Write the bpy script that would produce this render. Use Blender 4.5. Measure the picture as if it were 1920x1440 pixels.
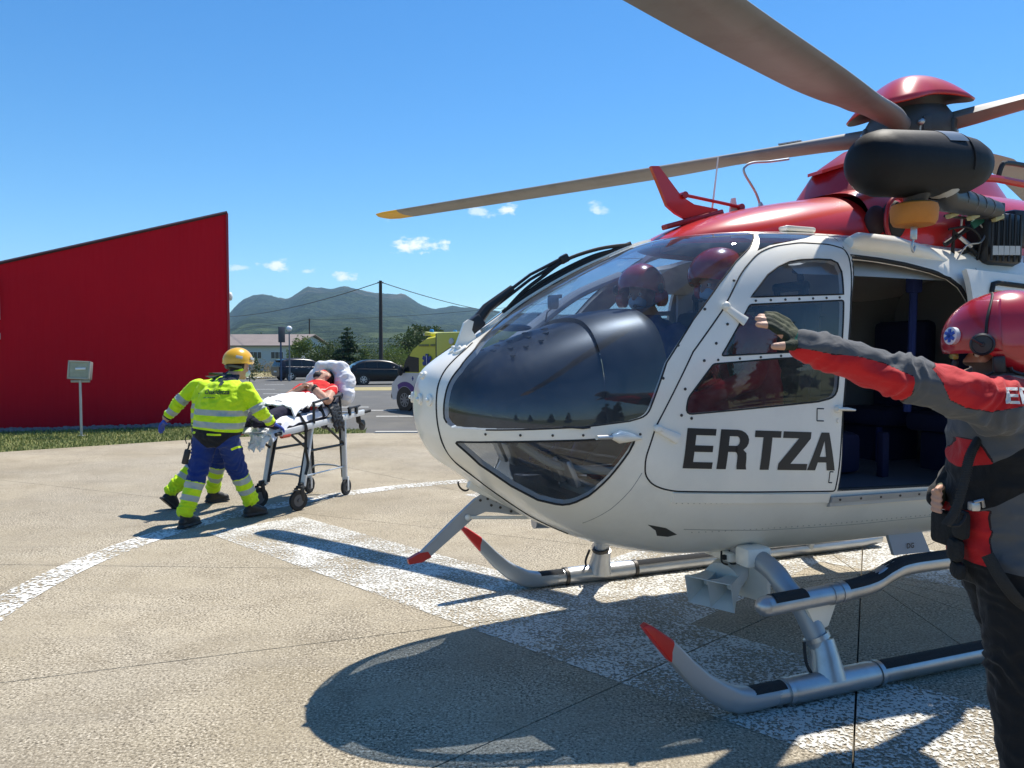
import bpy, bmesh, math, random
import numpy as np
from mathutils import Vector, Matrix, noise as mnoise

# ------------------------------------------------------------------ camera, sky, sun, exposure
for o in list(bpy.data.objects):
    bpy.data.objects.remove(o, do_unlink=True)
SC = bpy.context.scene
COL = SC.collection
rnd = random.Random(7)
R = math.radians
CAM_H = 1.58
cam = bpy.data.cameras.new('camera')
cam.sensor_width = 36.0
cam.lens = 36.0 * 1443.0 / 1920.0
cam.clip_start = 0.05
cam.clip_end = 20000
camo = bpy.data.objects.new('camera', cam)
COL.objects.link(camo)
camo.location = (0, 0, CAM_H)
camo.rotation_euler = (math.pi / 2 - math.atan(56 / 1443.0), 0, 0)
SC.camera = camo

SUN_EL = R(63.9)
SUN_AZ = math.atan2(0.607, 0.794)          # from +Y towards +X
sdir = Vector((math.cos(SUN_EL) * math.sin(SUN_AZ), math.cos(SUN_EL) * math.cos(SUN_AZ), math.sin(SUN_EL)))
sl = bpy.data.lights.new('sun', 'SUN')
sl.energy = 4.1
sl.angle = R(0.53)
sl.color = (1.0, 0.94, 0.84)
so = bpy.data.objects.new('sun', sl)
COL.objects.link(so)
so.rotation_euler = sdir.to_track_quat('Z', 'Y').to_euler()
so.location = (10, 10, 30)

SC.view_settings.view_transform = 'Standard'
SC.view_settings.look = 'None'
SC.view_settings.gamma = 1.0
SC.view_settings.use_curve_mapping = False
SC.view_settings.exposure = 0.80
SC.render.engine = 'CYCLES'
SC.cycles.use_denoising = True
SC.cycles.max_bounces = 10
SC.cycles.transparent_max_bounces = 24
SC.cycles.volume_bounces = 0
SC.cycles.sample_clamp_indirect = 6.0
SC.cycles.caustics_reflective = False
SC.cycles.caustics_refractive = False

W = bpy.data.worlds.new('World')
SC.world = W
W.use_nodes = True
nt = W.node_tree
for n in list(nt.nodes):
    nt.nodes.remove(n)


def NN(t, typ, **kw):
    n = t.nodes.new(typ)
    for k, v in kw.items():
        setattr(n, k, v)
    return n


def MT(t, op, a, b=None, c=None, clamp=False):
    n = t.nodes.new('ShaderNodeMath')
    n.operation = op
    n.use_clamp = clamp
    for i, x in enumerate((a, b, c)):
        if x is None:
            continue
        if isinstance(x, (int, float)):
            n.inputs[i].default_value = x
        else:
            t.links.new(x, n.inputs[i])
    return n.outputs[0]


sky = NN(nt, 'ShaderNodeTexSky', sky_type='NISHITA')
sky.sun_disc = False
sky.sun_elevation = SUN_EL
sky.sun_rotation = SUN_AZ
sky.air_density = 1.0
sky.dust_density = 0.12
sky.ozone_density = 2.0
sky.altitude = 300
# small fair-weather clouds: soft-edged puffs given by their direction (tan azimuth, tan elevation), broken up by noise
tc = NN(nt, 'ShaderNodeTexCoord')
sep = NN(nt, 'ShaderNodeSeparateXYZ')
nt.links.new(tc.outputs['Generated'], sep.inputs[0])
ysafe = MT(nt, 'MAXIMUM', sep.outputs['Y'], 0.001)
cu = MT(nt, 'DIVIDE', sep.outputs['X'], ysafe)
cv = MT(nt, 'DIVIDE', sep.outputs['Z'], ysafe)
nz = NN(nt, 'ShaderNodeTexNoise')
nz.inputs['Scale'].default_value = 55
nz.inputs['Detail'].default_value = 6
nz.inputs['Roughness'].default_value = 0.62
mpn = NN(nt, 'ShaderNodeMapping')
mpn.inputs['Scale'].default_value = (1, 1, 1.9)
nt.links.new(tc.outputs['Generated'], mpn.inputs[0])
nt.links.new(mpn.outputs[0], nz.inputs['Vector'])
nzv = MT(nt, 'MULTIPLY', MT(nt, 'SUBTRACT', nz.outputs['Fac'], 0.5), 3.6)
acc = None
for (u0, v0, a, b, st) in [(-.042, .184, .020, .009, .55), (-.003, .187, .017, .008, .85), (.111, .187, .012, .008, .6),
                           (-.125, .140, .038, .010, 1.0), (-.305, .114, .018, .008, .9), (-.219, .1, .016, .006, .9),
                           (-.352, .111, .017, .004, .5), (-.266, .107, .011, .0035, .55), (-.153, .18, .012, .008, .3),
                           (.036, .106, .012, .003, .3), (.42, .12, .03, .010, .5), (.62, .15, .03, .012, .8), (-.75, .16, .04, .012, .6), (-1.1, .12, .05, .012, .8)]:
    du = MT(nt, 'DIVIDE', MT(nt, 'SUBTRACT', cu, u0), a)
    dv = MT(nt, 'DIVIDE', MT(nt, 'SUBTRACT', cv, v0), b)
    d2 = MT(nt, 'SQRT', MT(nt, 'ADD', MT(nt, 'MULTIPLY', du, du), MT(nt, 'MULTIPLY', dv, dv)))
    m = MT(nt, 'ADD', MT(nt, 'SUBTRACT', 0.95, d2), nzv)
    m = MT(nt, 'MULTIPLY', MT(nt, 'MULTIPLY', m, 1.3, clamp=True), MT(nt, 'SUBTRACT', 2.3, d2, clamp=True))
    m = MT(nt, 'MULTIPLY', m, st)
    acc = m if acc is None else MT(nt, 'MAXIMUM', acc, m)
front = MT(nt, 'GREATER_THAN', sep.outputs['Y'], 0.02)
acc = MT(nt, 'MULTIPLY', acc, front)
hs = NN(nt, 'ShaderNodeHueSaturation')
hs.inputs['Saturation'].default_value = 1.3
nt.links.new(sky.outputs[0], hs.inputs['Color'])
mixc = NN(nt, 'ShaderNodeMix', data_type='RGBA')
nt.links.new(acc, mixc.inputs[0])
tint = NN(nt, 'ShaderNodeMix', data_type='RGBA', blend_type='MULTIPLY')
tint.inputs[0].default_value = 1
tint.inputs[7].default_value = (.70, .885, .955, 1)
nt.links.new(hs.outputs[0], tint.inputs[6])
nt.links.new(tint.outputs[2], mixc.inputs[6])
mixc.inputs[7].default_value = (7.2, 7.4, 7.8, 1)
bg = NN(nt, 'ShaderNodeBackground')
bg.inputs['Strength'].default_value = 0.101
nt.links.new(mixc.outputs[2], bg.inputs['Color'])
wo = NN(nt, 'ShaderNodeOutputWorld')
nt.links.new(bg.outputs[0], wo.inputs['Surface'])

# ------------------------------------------------------------------ materials
MATS = {}


def mat(name, col, rough=0.6, metal=0.0, var=0.0, vscale=6.0, bump=0.0, bscale=60.0, coat=0.0, spec=None, dirt=None, dscale=2.5, damt=0.4, emit=None, sheen=0.0, trans=0.0):
    """Principled with optional colour variation, dirt patches and fine bump, all in object coordinates."""
    if name in MATS:
        return MATS[name]
    m = bpy.data.materials.new(name)
    m.use_nodes = True
    t = m.node_tree
    b = t.nodes['Principled BSDF']
    b.inputs['Base Color'].default_value = (*col, 1)
    b.inputs['Roughness'].default_value = rough
    b.inputs['Metallic'].default_value = metal
    if coat:
        b.inputs['Coat Weight'].default_value = coat
        b.inputs['Coat Roughness'].default_value = 0.08
    if spec is not None:
        b.inputs['Specular IOR Level'].default_value = spec
    if sheen:
        b.inputs['Sheen Weight'].default_value = sheen
    if emit:
        b.inputs['Emission Color'].default_value = (*emit[:3], 1)
        b.inputs['Emission Strength'].default_value = emit[3]
    co = NN(t, 'ShaderNodeTexCoord').outputs['Object']
    cur = None
    if var or dirt:
        n1 = NN(t, 'ShaderNodeTexNoise')
        n1.inputs['Scale'].default_value = vscale
        n1.inputs['Detail'].default_value = 5
        t.links.new(co, n1.inputs['Vector'])
        mx = NN(t, 'ShaderNodeMix', data_type='RGBA')
        t.links.new(n1.outputs['Fac'], mx.inputs[0])
        mx.inputs[6].default_value = (*[max(0, c * (1 - var)) for c in col], 1)
        mx.inputs[7].default_value = (*[min(1, c * (1 + var)) for c in col], 1)
        cur = mx.outputs[2]
        if dirt:
            n2 = NN(t, 'ShaderNodeTexNoise')
            n2.inputs['Scale'].default_value = dscale
            n2.inputs['Detail'].default_value = 8
            n2.inputs['Roughness'].default_value = 0.65
            t.links.new(co, n2.inputs['Vector'])
            f = MT(t, 'MULTIPLY', MT(t, 'MULTIPLY', MT(t, 'SUBTRACT', n2.outputs['Fac'], 0.48), 4, clamp=True), damt)
            mx2 = NN(t, 'ShaderNodeMix', data_type='RGBA')
            t.links.new(f, mx2.inputs[0])
            t.links.new(cur, mx2.inputs[6])
            mx2.inputs[7].default_value = (*dirt, 1)
            cur = mx2.outputs[2]
        t.links.new(cur, b.inputs['Base Color'])
    if bump:
        n3 = NN(t, 'ShaderNodeTexNoise')
        n3.inputs['Scale'].default_value = bscale
        n3.inputs['Detail'].default_value = 4
        t.links.new(co, n3.inputs['Vector'])
        bp = NN(t, 'ShaderNodeBump')
        bp.inputs['Strength'].default_value = bump
        bp.inputs['Distance'].default_value = 0.01
        t.links.new(n3.outputs['Fac'], bp.inputs['Height'])
        t.links.new(bp.outputs[0], b.inputs['Normal'])
    MATS[name] = m
    return m


def glass_mat(name, tint, refl=1.0, rough=0.0, dust=.05):
    """thin clear sheet: fresnel mix of a mirror and a tinted see-through"""
    m = bpy.data.materials.new(name)
    m.use_nodes = True
    t = m.node_tree
    for n in list(t.nodes):
        t.nodes.remove(n)
    fr = NN(t, 'ShaderNodeFresnel')
    ge = NN(t, 'ShaderNodeNewGeometry')
    # the sheet mirrors alike from both sides
    t.links.new(MT(t, 'SUBTRACT', 1.5, MT(t, 'MULTIPLY', ge.outputs['Backfacing'], 1.5 - 1 / 1.5)), fr.inputs['IOR'])
    f = MT(t, 'MULTIPLY', fr.outputs[0], 1.5 * refl, clamp=True)
    tr = NN(t, 'ShaderNodeBsdfTransparent')
    tr.inputs[0].default_value = (*tint, 1)
    gl = NN(t, 'ShaderNodeBsdfGlossy')
    gl.inputs['Roughness'].default_value = rough
    gl.inputs[0].default_value = (0.9, 0.95, 1, 1)
    mx = NN(t, 'ShaderNodeMixShader')
    t.links.new(f, mx.inputs[0])
    t.links.new(tr.outputs[0], mx.inputs[1])
    t.links.new(gl.outputs[0], mx.inputs[2])
    # film of dust and wiping streaks
    co = NN(t, 'ShaderNodeTexCoord').outputs['Object']
    dn = NN(t, 'ShaderNodeTexNoise')
    dn.inputs['Scale'].default_value = 7
    dn.inputs['Detail'].default_value = 9
    dn.inputs['Roughness'].default_value = .7
    dn.inputs['Distortion'].default_value = .6
    t.links.new(co, dn.inputs['Vector'])
    df = NN(t, 'ShaderNodeBsdfDiffuse')
    df.inputs[0].default_value = (.62, .62, .60, 1)
    md_ = NN(t, 'ShaderNodeMixShader')
    t.links.new(MT(t, 'ADD', dust * .55, MT(t, 'MULTIPLY', MT(t, 'SUBTRACT', dn.outputs['Fac'], .42, clamp=True), dust * 4)), md_.inputs[0])
    t.links.new(mx.outputs[0], md_.inputs[1])
    t.links.new(df.outputs[0], md_.inputs[2])
    o = NN(t, 'ShaderNodeOutputMaterial')
    t.links.new(md_.outputs[0], o.inputs[0])
    MATS[name] = m
    return m


def field_mat(name, base, zones, rough=0.75, bump=0.0, bscale=300, sheen=0.0, var=0.08, coarse=0.0, cscale=9.0):
    """cloth: zones = [(attribute, colour, roughness)], a zone shows where its signed field is above 0"""
    m = bpy.data.materials.new(name)
    m.use_nodes = True
    t = m.node_tree
    b = t.nodes['Principled BSDF']
    b.inputs['Specular IOR Level'].default_value = 0.25
    if sheen:
        b.inputs['Sheen Weight'].default_value = sheen
    co = NN(t, 'ShaderNodeTexCoord').outputs['Object']
    n1 = NN(t, 'ShaderNodeTexNoise')
    n1.inputs['Scale'].default_value = 14
    n1.inputs['Detail'].default_value = 6
    t.links.new(co, n1.inputs['Vector'])
    cur = NN(t, 'ShaderNodeRGB')
    cur.outputs[0].default_value = (*base, 1)
    cur = cur.outputs[0]
    rg = None
    for at, c, r in zones:
        a = NN(t, 'ShaderNodeAttribute')
        a.attribute_name = at
        g = MT(t, 'GREATER_THAN', a.outputs['Fac'], 0.0)
        mx = NN(t, 'ShaderNodeMix', data_type='RGBA')
        t.links.new(g, mx.inputs[0])
        t.links.new(cur, mx.inputs[6])
        mx.inputs[7].default_value = (*c, 1)
        cur = mx.outputs[2]
        mr = NN(t, 'ShaderNodeMix', data_type='FLOAT')
        t.links.new(g, mr.inputs[0])
        if rg is None:
            mr.inputs[2].default_value = rough
        else:
            t.links.new(rg, mr.inputs[2])
        mr.inputs[3].default_value = r
        rg = mr.outputs[0]
    vr = NN(t, 'ShaderNodeMapRange')
    vr.inputs['To Min'].default_value = 1 - var
    vr.inputs['To Max'].default_value = 1 + var
    t.links.new(n1.outputs['Fac'], vr.inputs['Value'])
    mu = NN(t, 'ShaderNodeMix', data_type='RGBA', blend_type='MULTIPLY')
    mu.inputs[0].default_value = 1
    t.links.new(cur, mu.inputs[6])
    t.links.new(vr.outputs[0], mu.inputs[7])
    t.links.new(mu.outputs[2], b.inputs['Base Color'])
    if rg is not None:
        t.links.new(rg, b.inputs['Roughness'])
    else:
        b.inputs['Roughness'].default_value = rough
    nrm = None
    if coarse:
        n4 = NN(t, 'ShaderNodeTexNoise')
        n4.inputs['Scale'].default_value = cscale
        n4.inputs['Detail'].default_value = 3
        n4.inputs['Distortion'].default_value = 1.2
        t.links.new(co, n4.inputs['Vector'])
        bp = NN(t, 'ShaderNodeBump')
        bp.inputs['Strength'].default_value = coarse
        bp.inputs['Distance'].default_value = 0.03
        t.links.new(n4.outputs['Fac'], bp.inputs['Height'])
        nrm = bp.outputs[0]
    if bump:
        n3 = NN(t, 'ShaderNodeTexNoise')
        n3.inputs['Scale'].default_value = bscale
        t.links.new(co, n3.inputs['Vector'])
        bp = NN(t, 'ShaderNodeBump')
        bp.inputs['Strength'].default_value = bump
        bp.inputs['Distance'].default_value = 0.003
        t.links.new(n3.outputs['Fac'], bp.inputs['Height'])
        if nrm:
            t.links.new(nrm, bp.inputs['Normal'])
        nrm = bp.outputs[0]
    if nrm:
        t.links.new(nrm, b.inputs['Normal'])
    MATS[name] = m
    return m


# ------------------------------------------------------------------ mesh helpers
def V(*a):
    return Vector(a)


def frame(d, up=None):
    """3x3 with local z along d"""
    d = Vector(d).normalized()
    u = Vector(up) if up is not None else Vector((0, 0, 1))
    if abs(d.dot(u.normalized())) > 0.98:
        u = Vector((1, 0, 0))
    x = u.cross(d).normalized()
    y = d.cross(x)
    return Matrix((x, y, d)).transposed()


class MB:
    def __init__(self):
        self.v, self.f, self.m = [], [], []
        self.xf = None

    def add(self, vs, fs, mi=0):
        k = len(self.v)
        if self.xf is not None:
            vs = [self.xf @ Vector(p) for p in vs]
        self.v += [tuple(p) for p in vs]
        self.f += [tuple(i + k for i in f) for f in fs]
        self.m += [mi] * len(fs)
        return self

    def box(self, c, s, rot=None, b=0.0, mi=0):
        """box with chamfered edges (b = chamfer)"""
        hx, hy, hz = s[0] / 2, s[1] / 2, s[2] / 2
        c = Vector(c)
        if b <= 0:
            vs = [Vector((x * hx, y * hy, z * hz)) for x in (-1, 1) for y in (-1, 1) for z in (-1, 1)]
            fs = [(0, 1, 3, 2), (4, 6, 7, 5), (0, 4, 5, 1), (2, 3, 7, 6), (0, 2, 6, 4), (1, 5, 7, 3)]
        else:
            b = min(b, hx * .99, hy * .99, hz * .99)
            bm = bmesh.new()
            bmesh.ops.create_cube(bm, size=1.0)
            for w in bm.verts:
                w.co = Vector((w.co.x * 2 * hx, w.co.y * 2 * hy, w.co.z * 2 * hz))
            bmesh.ops.bevel(bm, geom=bm.edges[:], offset=b, segments=2, affect='EDGES', profile=0.5)
            bm.verts.index_update()
            vs = [w.co.copy() for w in bm.verts]
            fs = [tuple(w.index for w in f.verts) for f in bm.faces]
            bm.free()
        if rot is not None:
            vs = [rot @ p for p in vs]
        return self.add([p + c for p in vs], fs, mi)

    def tube(self, pts, r, n=10, caps=True, closed=False, mi=0, squash=None, up=None):
        pts = [Vector(p) for p in pts]
        k = len(pts)
        rs = r if isinstance(r, (list, tuple)) else [r] * k
        vs, fs = [], []
        px = None
        for i, p in enumerate(pts):
            if closed:
                d = (pts[(i + 1) % k] - pts[i - 1]).normalized()
            else:
                d = (pts[min(i + 1, k - 1)] - pts[max(i - 1, 0)]).normalized()
            if px is None:
                fr = frame(d, up)
                x = fr.col[0]
            else:
                x = (px - d * px.dot(d)).normalized()
            y = d.cross(x)
            px = x
            sx, sy = squash if squash else (1, 1)
            for j in range(n):
                a = 2 * math.pi * j / n
                vs.append(p + (x * math.cos(a) * sx + y * math.sin(a) * sy) * rs[i])
        m = k if closed else k - 1
        for i in range(m):
            for j in range(n):
                a, b2 = i * n + j, i * n + (j + 1) % n
                c2, d2 = ((i + 1) % k) * n + (j + 1) % n, ((i + 1) % k) * n + j
                fs.append((a, b2, c2, d2))
        if caps and not closed:
            fs.append(tuple(range(n - 1, -1, -1)))
            fs.append(tuple((k - 1) * n + j for j in range(n)))
        return self.add(vs, fs, mi)

    def lathe(self, prof, o=(0, 0, 0), axis=(0, 0, 1), n=24, mi=0, caps=True):
        """prof = [(radius, height)] about the axis through o"""
        fr = frame(axis)
        o = Vector(o)
        vs, fs = [], []
        for (r, h) in prof:
            for j in range(n):
                a = 2 * math.pi * j / n
                vs.append(o + fr @ Vector((r * math.cos(a), r * math.sin(a), h)))
        for i in range(len(prof) - 1):
            for j in range(n):
                fs.append((i * n + j, i * n + (j + 1) % n, (i + 1) * n + (j + 1) % n, (i + 1) * n + j))
        if caps:
            if prof[0][0] > 1e-5:
                fs.append(tuple(range(n - 1, -1, -1)))
            if prof[-1][0] > 1e-5:
                fs.append(tuple((len(prof) - 1) * n + j for j in range(n)))
        return self.add(vs, fs, mi)

    def ell(self, c, r, rot=None, nu=20, nv=12, mi=0, cut=None):
        """ellipsoid"""
        c = Vector(c)
        vs, fs = [], []
        for i in range(nv + 1):
            ph = math.pi * (i / nv - .5)
            for j in range(nu):
                a = 2 * math.pi * j / nu
                p = Vector((r[0] * math.cos(ph) * math.cos(a), r[1] * math.cos(ph) * math.sin(a), r[2] * math.sin(ph)))
                vs.append(c + (rot @ p if rot is not None else p))
        for i in range(nv):
            for j in range(nu):
                fs.append((i * nu + j, i * nu + (j + 1) % nu, (i + 1) * nu + (j + 1) % nu, (i + 1) * nu + j))
        return self.add(vs, fs, mi)

    def loft(self, rings, caps=True, closed=True, mi=0):
        n = len(rings[0])
        vs = [p for r_ in rings for p in r_]
        fs = []
        m = n if closed else n - 1
        for i in range(len(rings) - 1):
            for j in range(m):
                fs.append((i * n + j, i * n + (j + 1) % n, (i + 1) * n + (j + 1) % n, (i + 1) * n + j))
        if caps and closed:
            fs.append(tuple(range(n - 1, -1, -1)))
            fs.append(tuple((len(rings) - 1) * n + j for j in range(n)))
        return self.add(vs, fs, mi)

    def prism(self, poly, ext, mi=0):
        """polygon (3d points) pushed along ext"""
        e = Vector(ext)
        p = [Vector(q) for q in poly]
        n = len(p)
        fs = [tuple(range(n - 1, -1, -1)), tuple(range(n, 2 * n))]
        fs += [(j, (j + 1) % n, n + (j + 1) % n, n + j) for j in range(n)]
        return self.add(p + [q + e for q in p], fs, mi)

    def mesh(self, name):
        me = bpy.data.meshes.new(name)
        me.from_pydata(self.v, [], self.f)
        me.polygons.foreach_set('material_index', self.m)
        return me

    def build(self, name, mats, parent=None, smooth=35.0, weld=True, loc=None):
        me = self.mesh(name)
        return finish(name, me, mats, parent, smooth, weld, loc)


def finish(name, me, mats, parent=None, smooth=35.0, weld=False, loc=None):
    bm = bmesh.new()
    bm.from_mesh(me)
    if weld:
        bmesh.ops.remove_doubles(bm, verts=bm.verts, dist=1e-5)
        bmesh.ops.recalc_face_normals(bm, faces=bm.faces)
    bm.to_mesh(me)
    bm.free()
    for m in (mats if isinstance(mats, (list, tuple)) else [mats]):
        me.materials.append(MATS[m] if isinstance(m, str) else m)
    if smooth:
        me.polygons.foreach_set('use_smooth', [True] * len(me.polygons))
        if smooth < 180:
            me.set_sharp_from_angle(angle=R(smooth))
    o = bpy.data.objects.new(name, me)
    COL.objects.link(o)
    if parent is not None:
        o.parent = parent
    if loc is not None:
        o.location = loc
    return o


def tag(o, label=None, cat=None, group=None, kind=None):
    if label: o['label'] = label
    if cat: o['category'] = cat
    if group: o['group'] = group
    if kind: o['kind'] = kind
    return o


def thing(name, label, cat, loc=(0, 0, 0), rotz=0.0, group=None, kind=None):
    o = bpy.data.objects.new(name, None)
    o.empty_display_size = 0.1
    COL.objects.link(o)
    o.location = loc
    o.rotation_euler = (0, 0, rotz)
    return tag(o, label, cat, group, kind)


def copy_tree(o, parent=None):
    c = o.copy()
    COL.objects.link(c)
    c.parent = parent
    for ch in list(o.children):
        copy_tree(ch, c)
    return c


def apply_mods(o):
    dg = bpy.context.evaluated_depsgraph_get()
    me = bpy.data.meshes.new_from_object(o.evaluated_get(dg))
    old = o.data
    o.modifiers.clear()
    o.data = me
    bpy.data.meshes.remove(old)
    return o


def arc(c, r, a0, a1, n, ax, ay):
    c, ax, ay = Vector(c), Vector(ax), Vector(ay)
    return [c + ax * (r * math.cos(R(a0 + (a1 - a0) * i / n))) + ay * (r * math.sin(R(a0 + (a1 - a0) * i / n))) for i in range(n + 1)]


def spline(pts, n=6):
    """Catmull-Rom through pts"""
    pts = [Vector(p) for p in pts]
    out = []
    for i in range(len(pts) - 1):
        p0, p1, p2, p3 = pts[max(i - 1, 0)], pts[i], pts[i + 1], pts[min(i + 2, len(pts) - 1)]
        for k in range(n):
            t = k / n
            out.append(0.5 * ((2 * p1) + (p2 - p0) * t + (2 * p0 - 5 * p1 + 4 * p2 - p3) * t * t + (3 * p1 - p0 - 3 * p2 + p3) * t ** 3))
    out.append(pts[-1])
    return out


def round_poly(pts, r, n=4):
    """round the corners of a 2D polygon"""
    out = []
    k = len(pts)
    rr = r if isinstance(r, (list, tuple)) else [r] * k
    for i in range(k):
        p0, p1, p2 = Vector(pts[i - 1]), Vector(pts[i]), Vector(pts[(i + 1) % k])
        if rr[i] <= 0:
            out.append(tuple(p1))
            continue
        a, b = p0 - p1, p2 - p1
        q = min(rr[i], a.length * .45, b.length * .45)
        a, b = p1 + a.normalized() * q, p1 + b.normalized() * q
        for j in range(n + 1):
            t = j / n
            out.append(tuple(a * (1 - t) ** 2 + p1 * 2 * t * (1 - t) + b * t * t))
    return out


def in_poly(x, y, P):
    c = False
    j = len(P) - 1
    for i in range(len(P)):
        if (P[i][1] > y) != (P[j][1] > y) and x < (P[j][0] - P[i][0]) * (y - P[i][1]) / (P[j][1] - P[i][1]) + P[i][0]:
            c = not c
        j = i
    return c


def text_mesh(s, bold=0.0, sp=1.0):
    """flat lettering: (verts 2D, faces) with height about 0.72 per unit size"""
    cu_ = bpy.data.curves.new('lettering', 'FONT')
    cu_.body = s
    cu_.offset = bold
    cu_.space_character = sp
    cu_.resolution_u = 4
    o = bpy.data.objects.new('lettering', cu_)
    COL.objects.link(o)
    dg = bpy.context.evaluated_depsgraph_get()
    me = bpy.data.meshes.new_from_object(o.evaluated_get(dg))
    vs = [(v.co.x, v.co.y) for v in me.vertices]
    fs = [tuple(p.vertices) for p in me.polygons]
    bpy.data.objects.remove(o)
    bpy.data.curves.remove(cu_)
    bpy.data.meshes.remove(me)
    x0, x1 = min(v[0] for v in vs), max(v[0] for v in vs)
    y0, y1 = min(v[1] for v in vs), max(v[1] for v in vs)
    return [((x - x0) / (x1 - x0), (y - y0) / (y1 - y0)) for x, y in vs], fs, (x1 - x0) / (y1 - y0)


def lettering(name, s, fn, m, parent, bold=0.0, cuts=0, sp=1.0):
    """lettering mapped by fn(u, v) -> 3D point, u and v running 0..1 over the text"""
    vs, fs, asp = text_mesh(s, bold, sp)
    bm = bmesh.new()
    bv = [bm.verts.new((x, y, 0)) for x, y in vs]
    for f in fs:
        try:
            bm.faces.new([bv[i] for i in f])
        except ValueError:
            pass
    for k in range(1, cuts):
        bmesh.ops.bisect_plane(bm, geom=bm.verts[:] + bm.edges[:] + bm.faces[:], plane_co=(k / cuts, 0, 0), plane_no=(1, 0, 0))
        if k % 3 == 0:
            bmesh.ops.bisect_plane(bm, geom=bm.verts[:] + bm.edges[:] + bm.faces[:], plane_co=(0, k / cuts, 0), plane_no=(0, 1, 0))
    for w in bm.verts:
        w.co = fn(w.co.x, w.co.y)
    me = bpy.data.meshes.new(name)
    bm.to_mesh(me)
    bm.free()
    return finish(name, me, m, parent, 0)
# ------------------------------------------------------------------ ground and paving
LOT_Z = -0.25


def concrete_mat():
    m = bpy.data.materials.new('pad_concrete')
    m.use_nodes = True
    t = m.node_tree
    b = t.nodes['Principled BSDF']
    b.inputs['Roughness'].default_value = 0.9
    b.inputs['Specular IOR Level'].default_value = 0.2
    co = NN(t, 'ShaderNodeTexCoord').outputs['Object']

    def noise_(s, d=5, r=.55, dist=0):
        n = NN(t, 'ShaderNodeTexNoise')
        n.inputs['Scale'].default_value = s
        n.inputs['Detail'].default_value = d
        n.inputs['Roughness'].default_value = r
        n.inputs['Distortion'].default_value = dist
        t.links.new(co, n.inputs['Vector'])
        return n.outputs['Fac']

    def mix(f, a, c, bt='MIX'):
        n = NN(t, 'ShaderNodeMix', data_type='RGBA', blend_type=bt)
        for i, x in ((0, f), (6, a), (7, c)):
            if isinstance(x, tuple):
                n.inputs[i].default_value = (*x, 1)
            elif isinstance(x, (int, float)):
                n.inputs[i].default_value = x
            else:
                t.links.new(x, n.inputs[i])
        return n.outputs[2]

    def ramp(f, a, c):
        n = NN(t, 'ShaderNodeMapRange')
        t.links.new(f, n.inputs['Value'])
        n.inputs['From Min'].default_value = a
        n.inputs['From Max'].default_value = c
        return n.outputs[0]
    big = noise_(.55, 6, .6)
    mid = noise_(3.2, 6, .65, .4)
    fine = noise_(78, 3, .6, .3)
    grit = noise_(140, 2, .5)
    vo = NN(t, 'ShaderNodeTexVoronoi')
    vo.inputs['Scale'].default_value = 95
    t.links.new(co, vo.inputs['Vector'])
    c = mix(ramp(big, .36, .64), (.262, .220, .150), (.405, .350, .255))
    patch = noise_(1.3, 5, .6, .3)
    gs = MT(t, 'ADD', .45, MT(t, 'MULTIPLY', ramp(patch, .38, .66), .72))
    grey = noise_(.32, 3, .5)
    c = mix(MT(t, 'MULTIPLY', ramp(grey, .45, .62), .45), c, (.300, .276, .232))
    c = mix(MT(t, 'MULTIPLY', ramp(noise_(.9, 7, .7, 1.0), .56, .70), .5), c, (.175, .148, .108))
    c = mix(MT(t, 'MULTIPLY', ramp(mid, .5, .75), .55), c, (.20, .162, .108))
    c = mix(MT(t, 'MULTIPLY', ramp(mid, .45, .22), .45), c, (.42, .365, .26))
    # exposed aggregate: pale stones, dark pits
    coarse = noise_(26, 4, .65, .6)
    c = mix(MT(t, 'MULTIPLY', ramp(coarse, .54, .68), MT(t, 'MULTIPLY', gs, .50)), c, (.12, .098, .070))
    c = mix(MT(t, 'MULTIPLY', ramp(coarse, .44, .32), MT(t, 'MULTIPLY', gs, .42)), c, (.48, .42, .33))
    c = mix(MT(t, 'MULTIPLY', ramp(fine, .54, .62), MT(t, 'MULTIPLY', gs, .95)), c, (.075, .062, .046))
    c = mix(MT(t, 'MULTIPLY', ramp(fine, .46, .38), MT(t, 'MULTIPLY', gs, .85)), c, (.62, .55, .43))
    c = mix(MT(t, 'MULTIPLY', ramp(vo.outputs['Distance'], .28, .1), .30), c, (.50, .41, .29))
    c = mix(MT(t, 'MULTIPLY', ramp(grit, .55, .66), .5), c, (.06, .05, .04))
    # long tyre and drag scuffs
    mp = NN(t, 'ShaderNodeMapping')
    mp.inputs['Rotation'].default_value = (0, 0, .35)
    mp.inputs['Scale'].default_value = (.25, 3.0, 1)
    t.links.new(co, mp.inputs[0])
    sn = NN(t, 'ShaderNodeTexNoise')
    sn.inputs['Scale'].default_value = 1.6
    sn.inputs['Detail'].default_value = 7
    t.links.new(mp.outputs[0], sn.inputs['Vector'])
    c = mix(MT(t, 'MULTIPLY', ramp(sn.outputs['Fac'], .55, .8), .35), c, (.20, .175, .14))
    t.links.new(c, b.inputs['Base Color'])
    bp = NN(t, 'ShaderNodeBump')
    bp.inputs['Strength'].default_value = .45
    bp.inputs['Distance'].default_value = .006
    t.links.new(MT(t, 'ADD', fine, MT(t, 'MULTIPLY', grit, .6)), bp.inputs['Height'])
    t.links.new(bp.outputs[0], b.inputs['Normal'])
    MATS['pad_concrete'] = m


concrete_mat()


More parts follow.
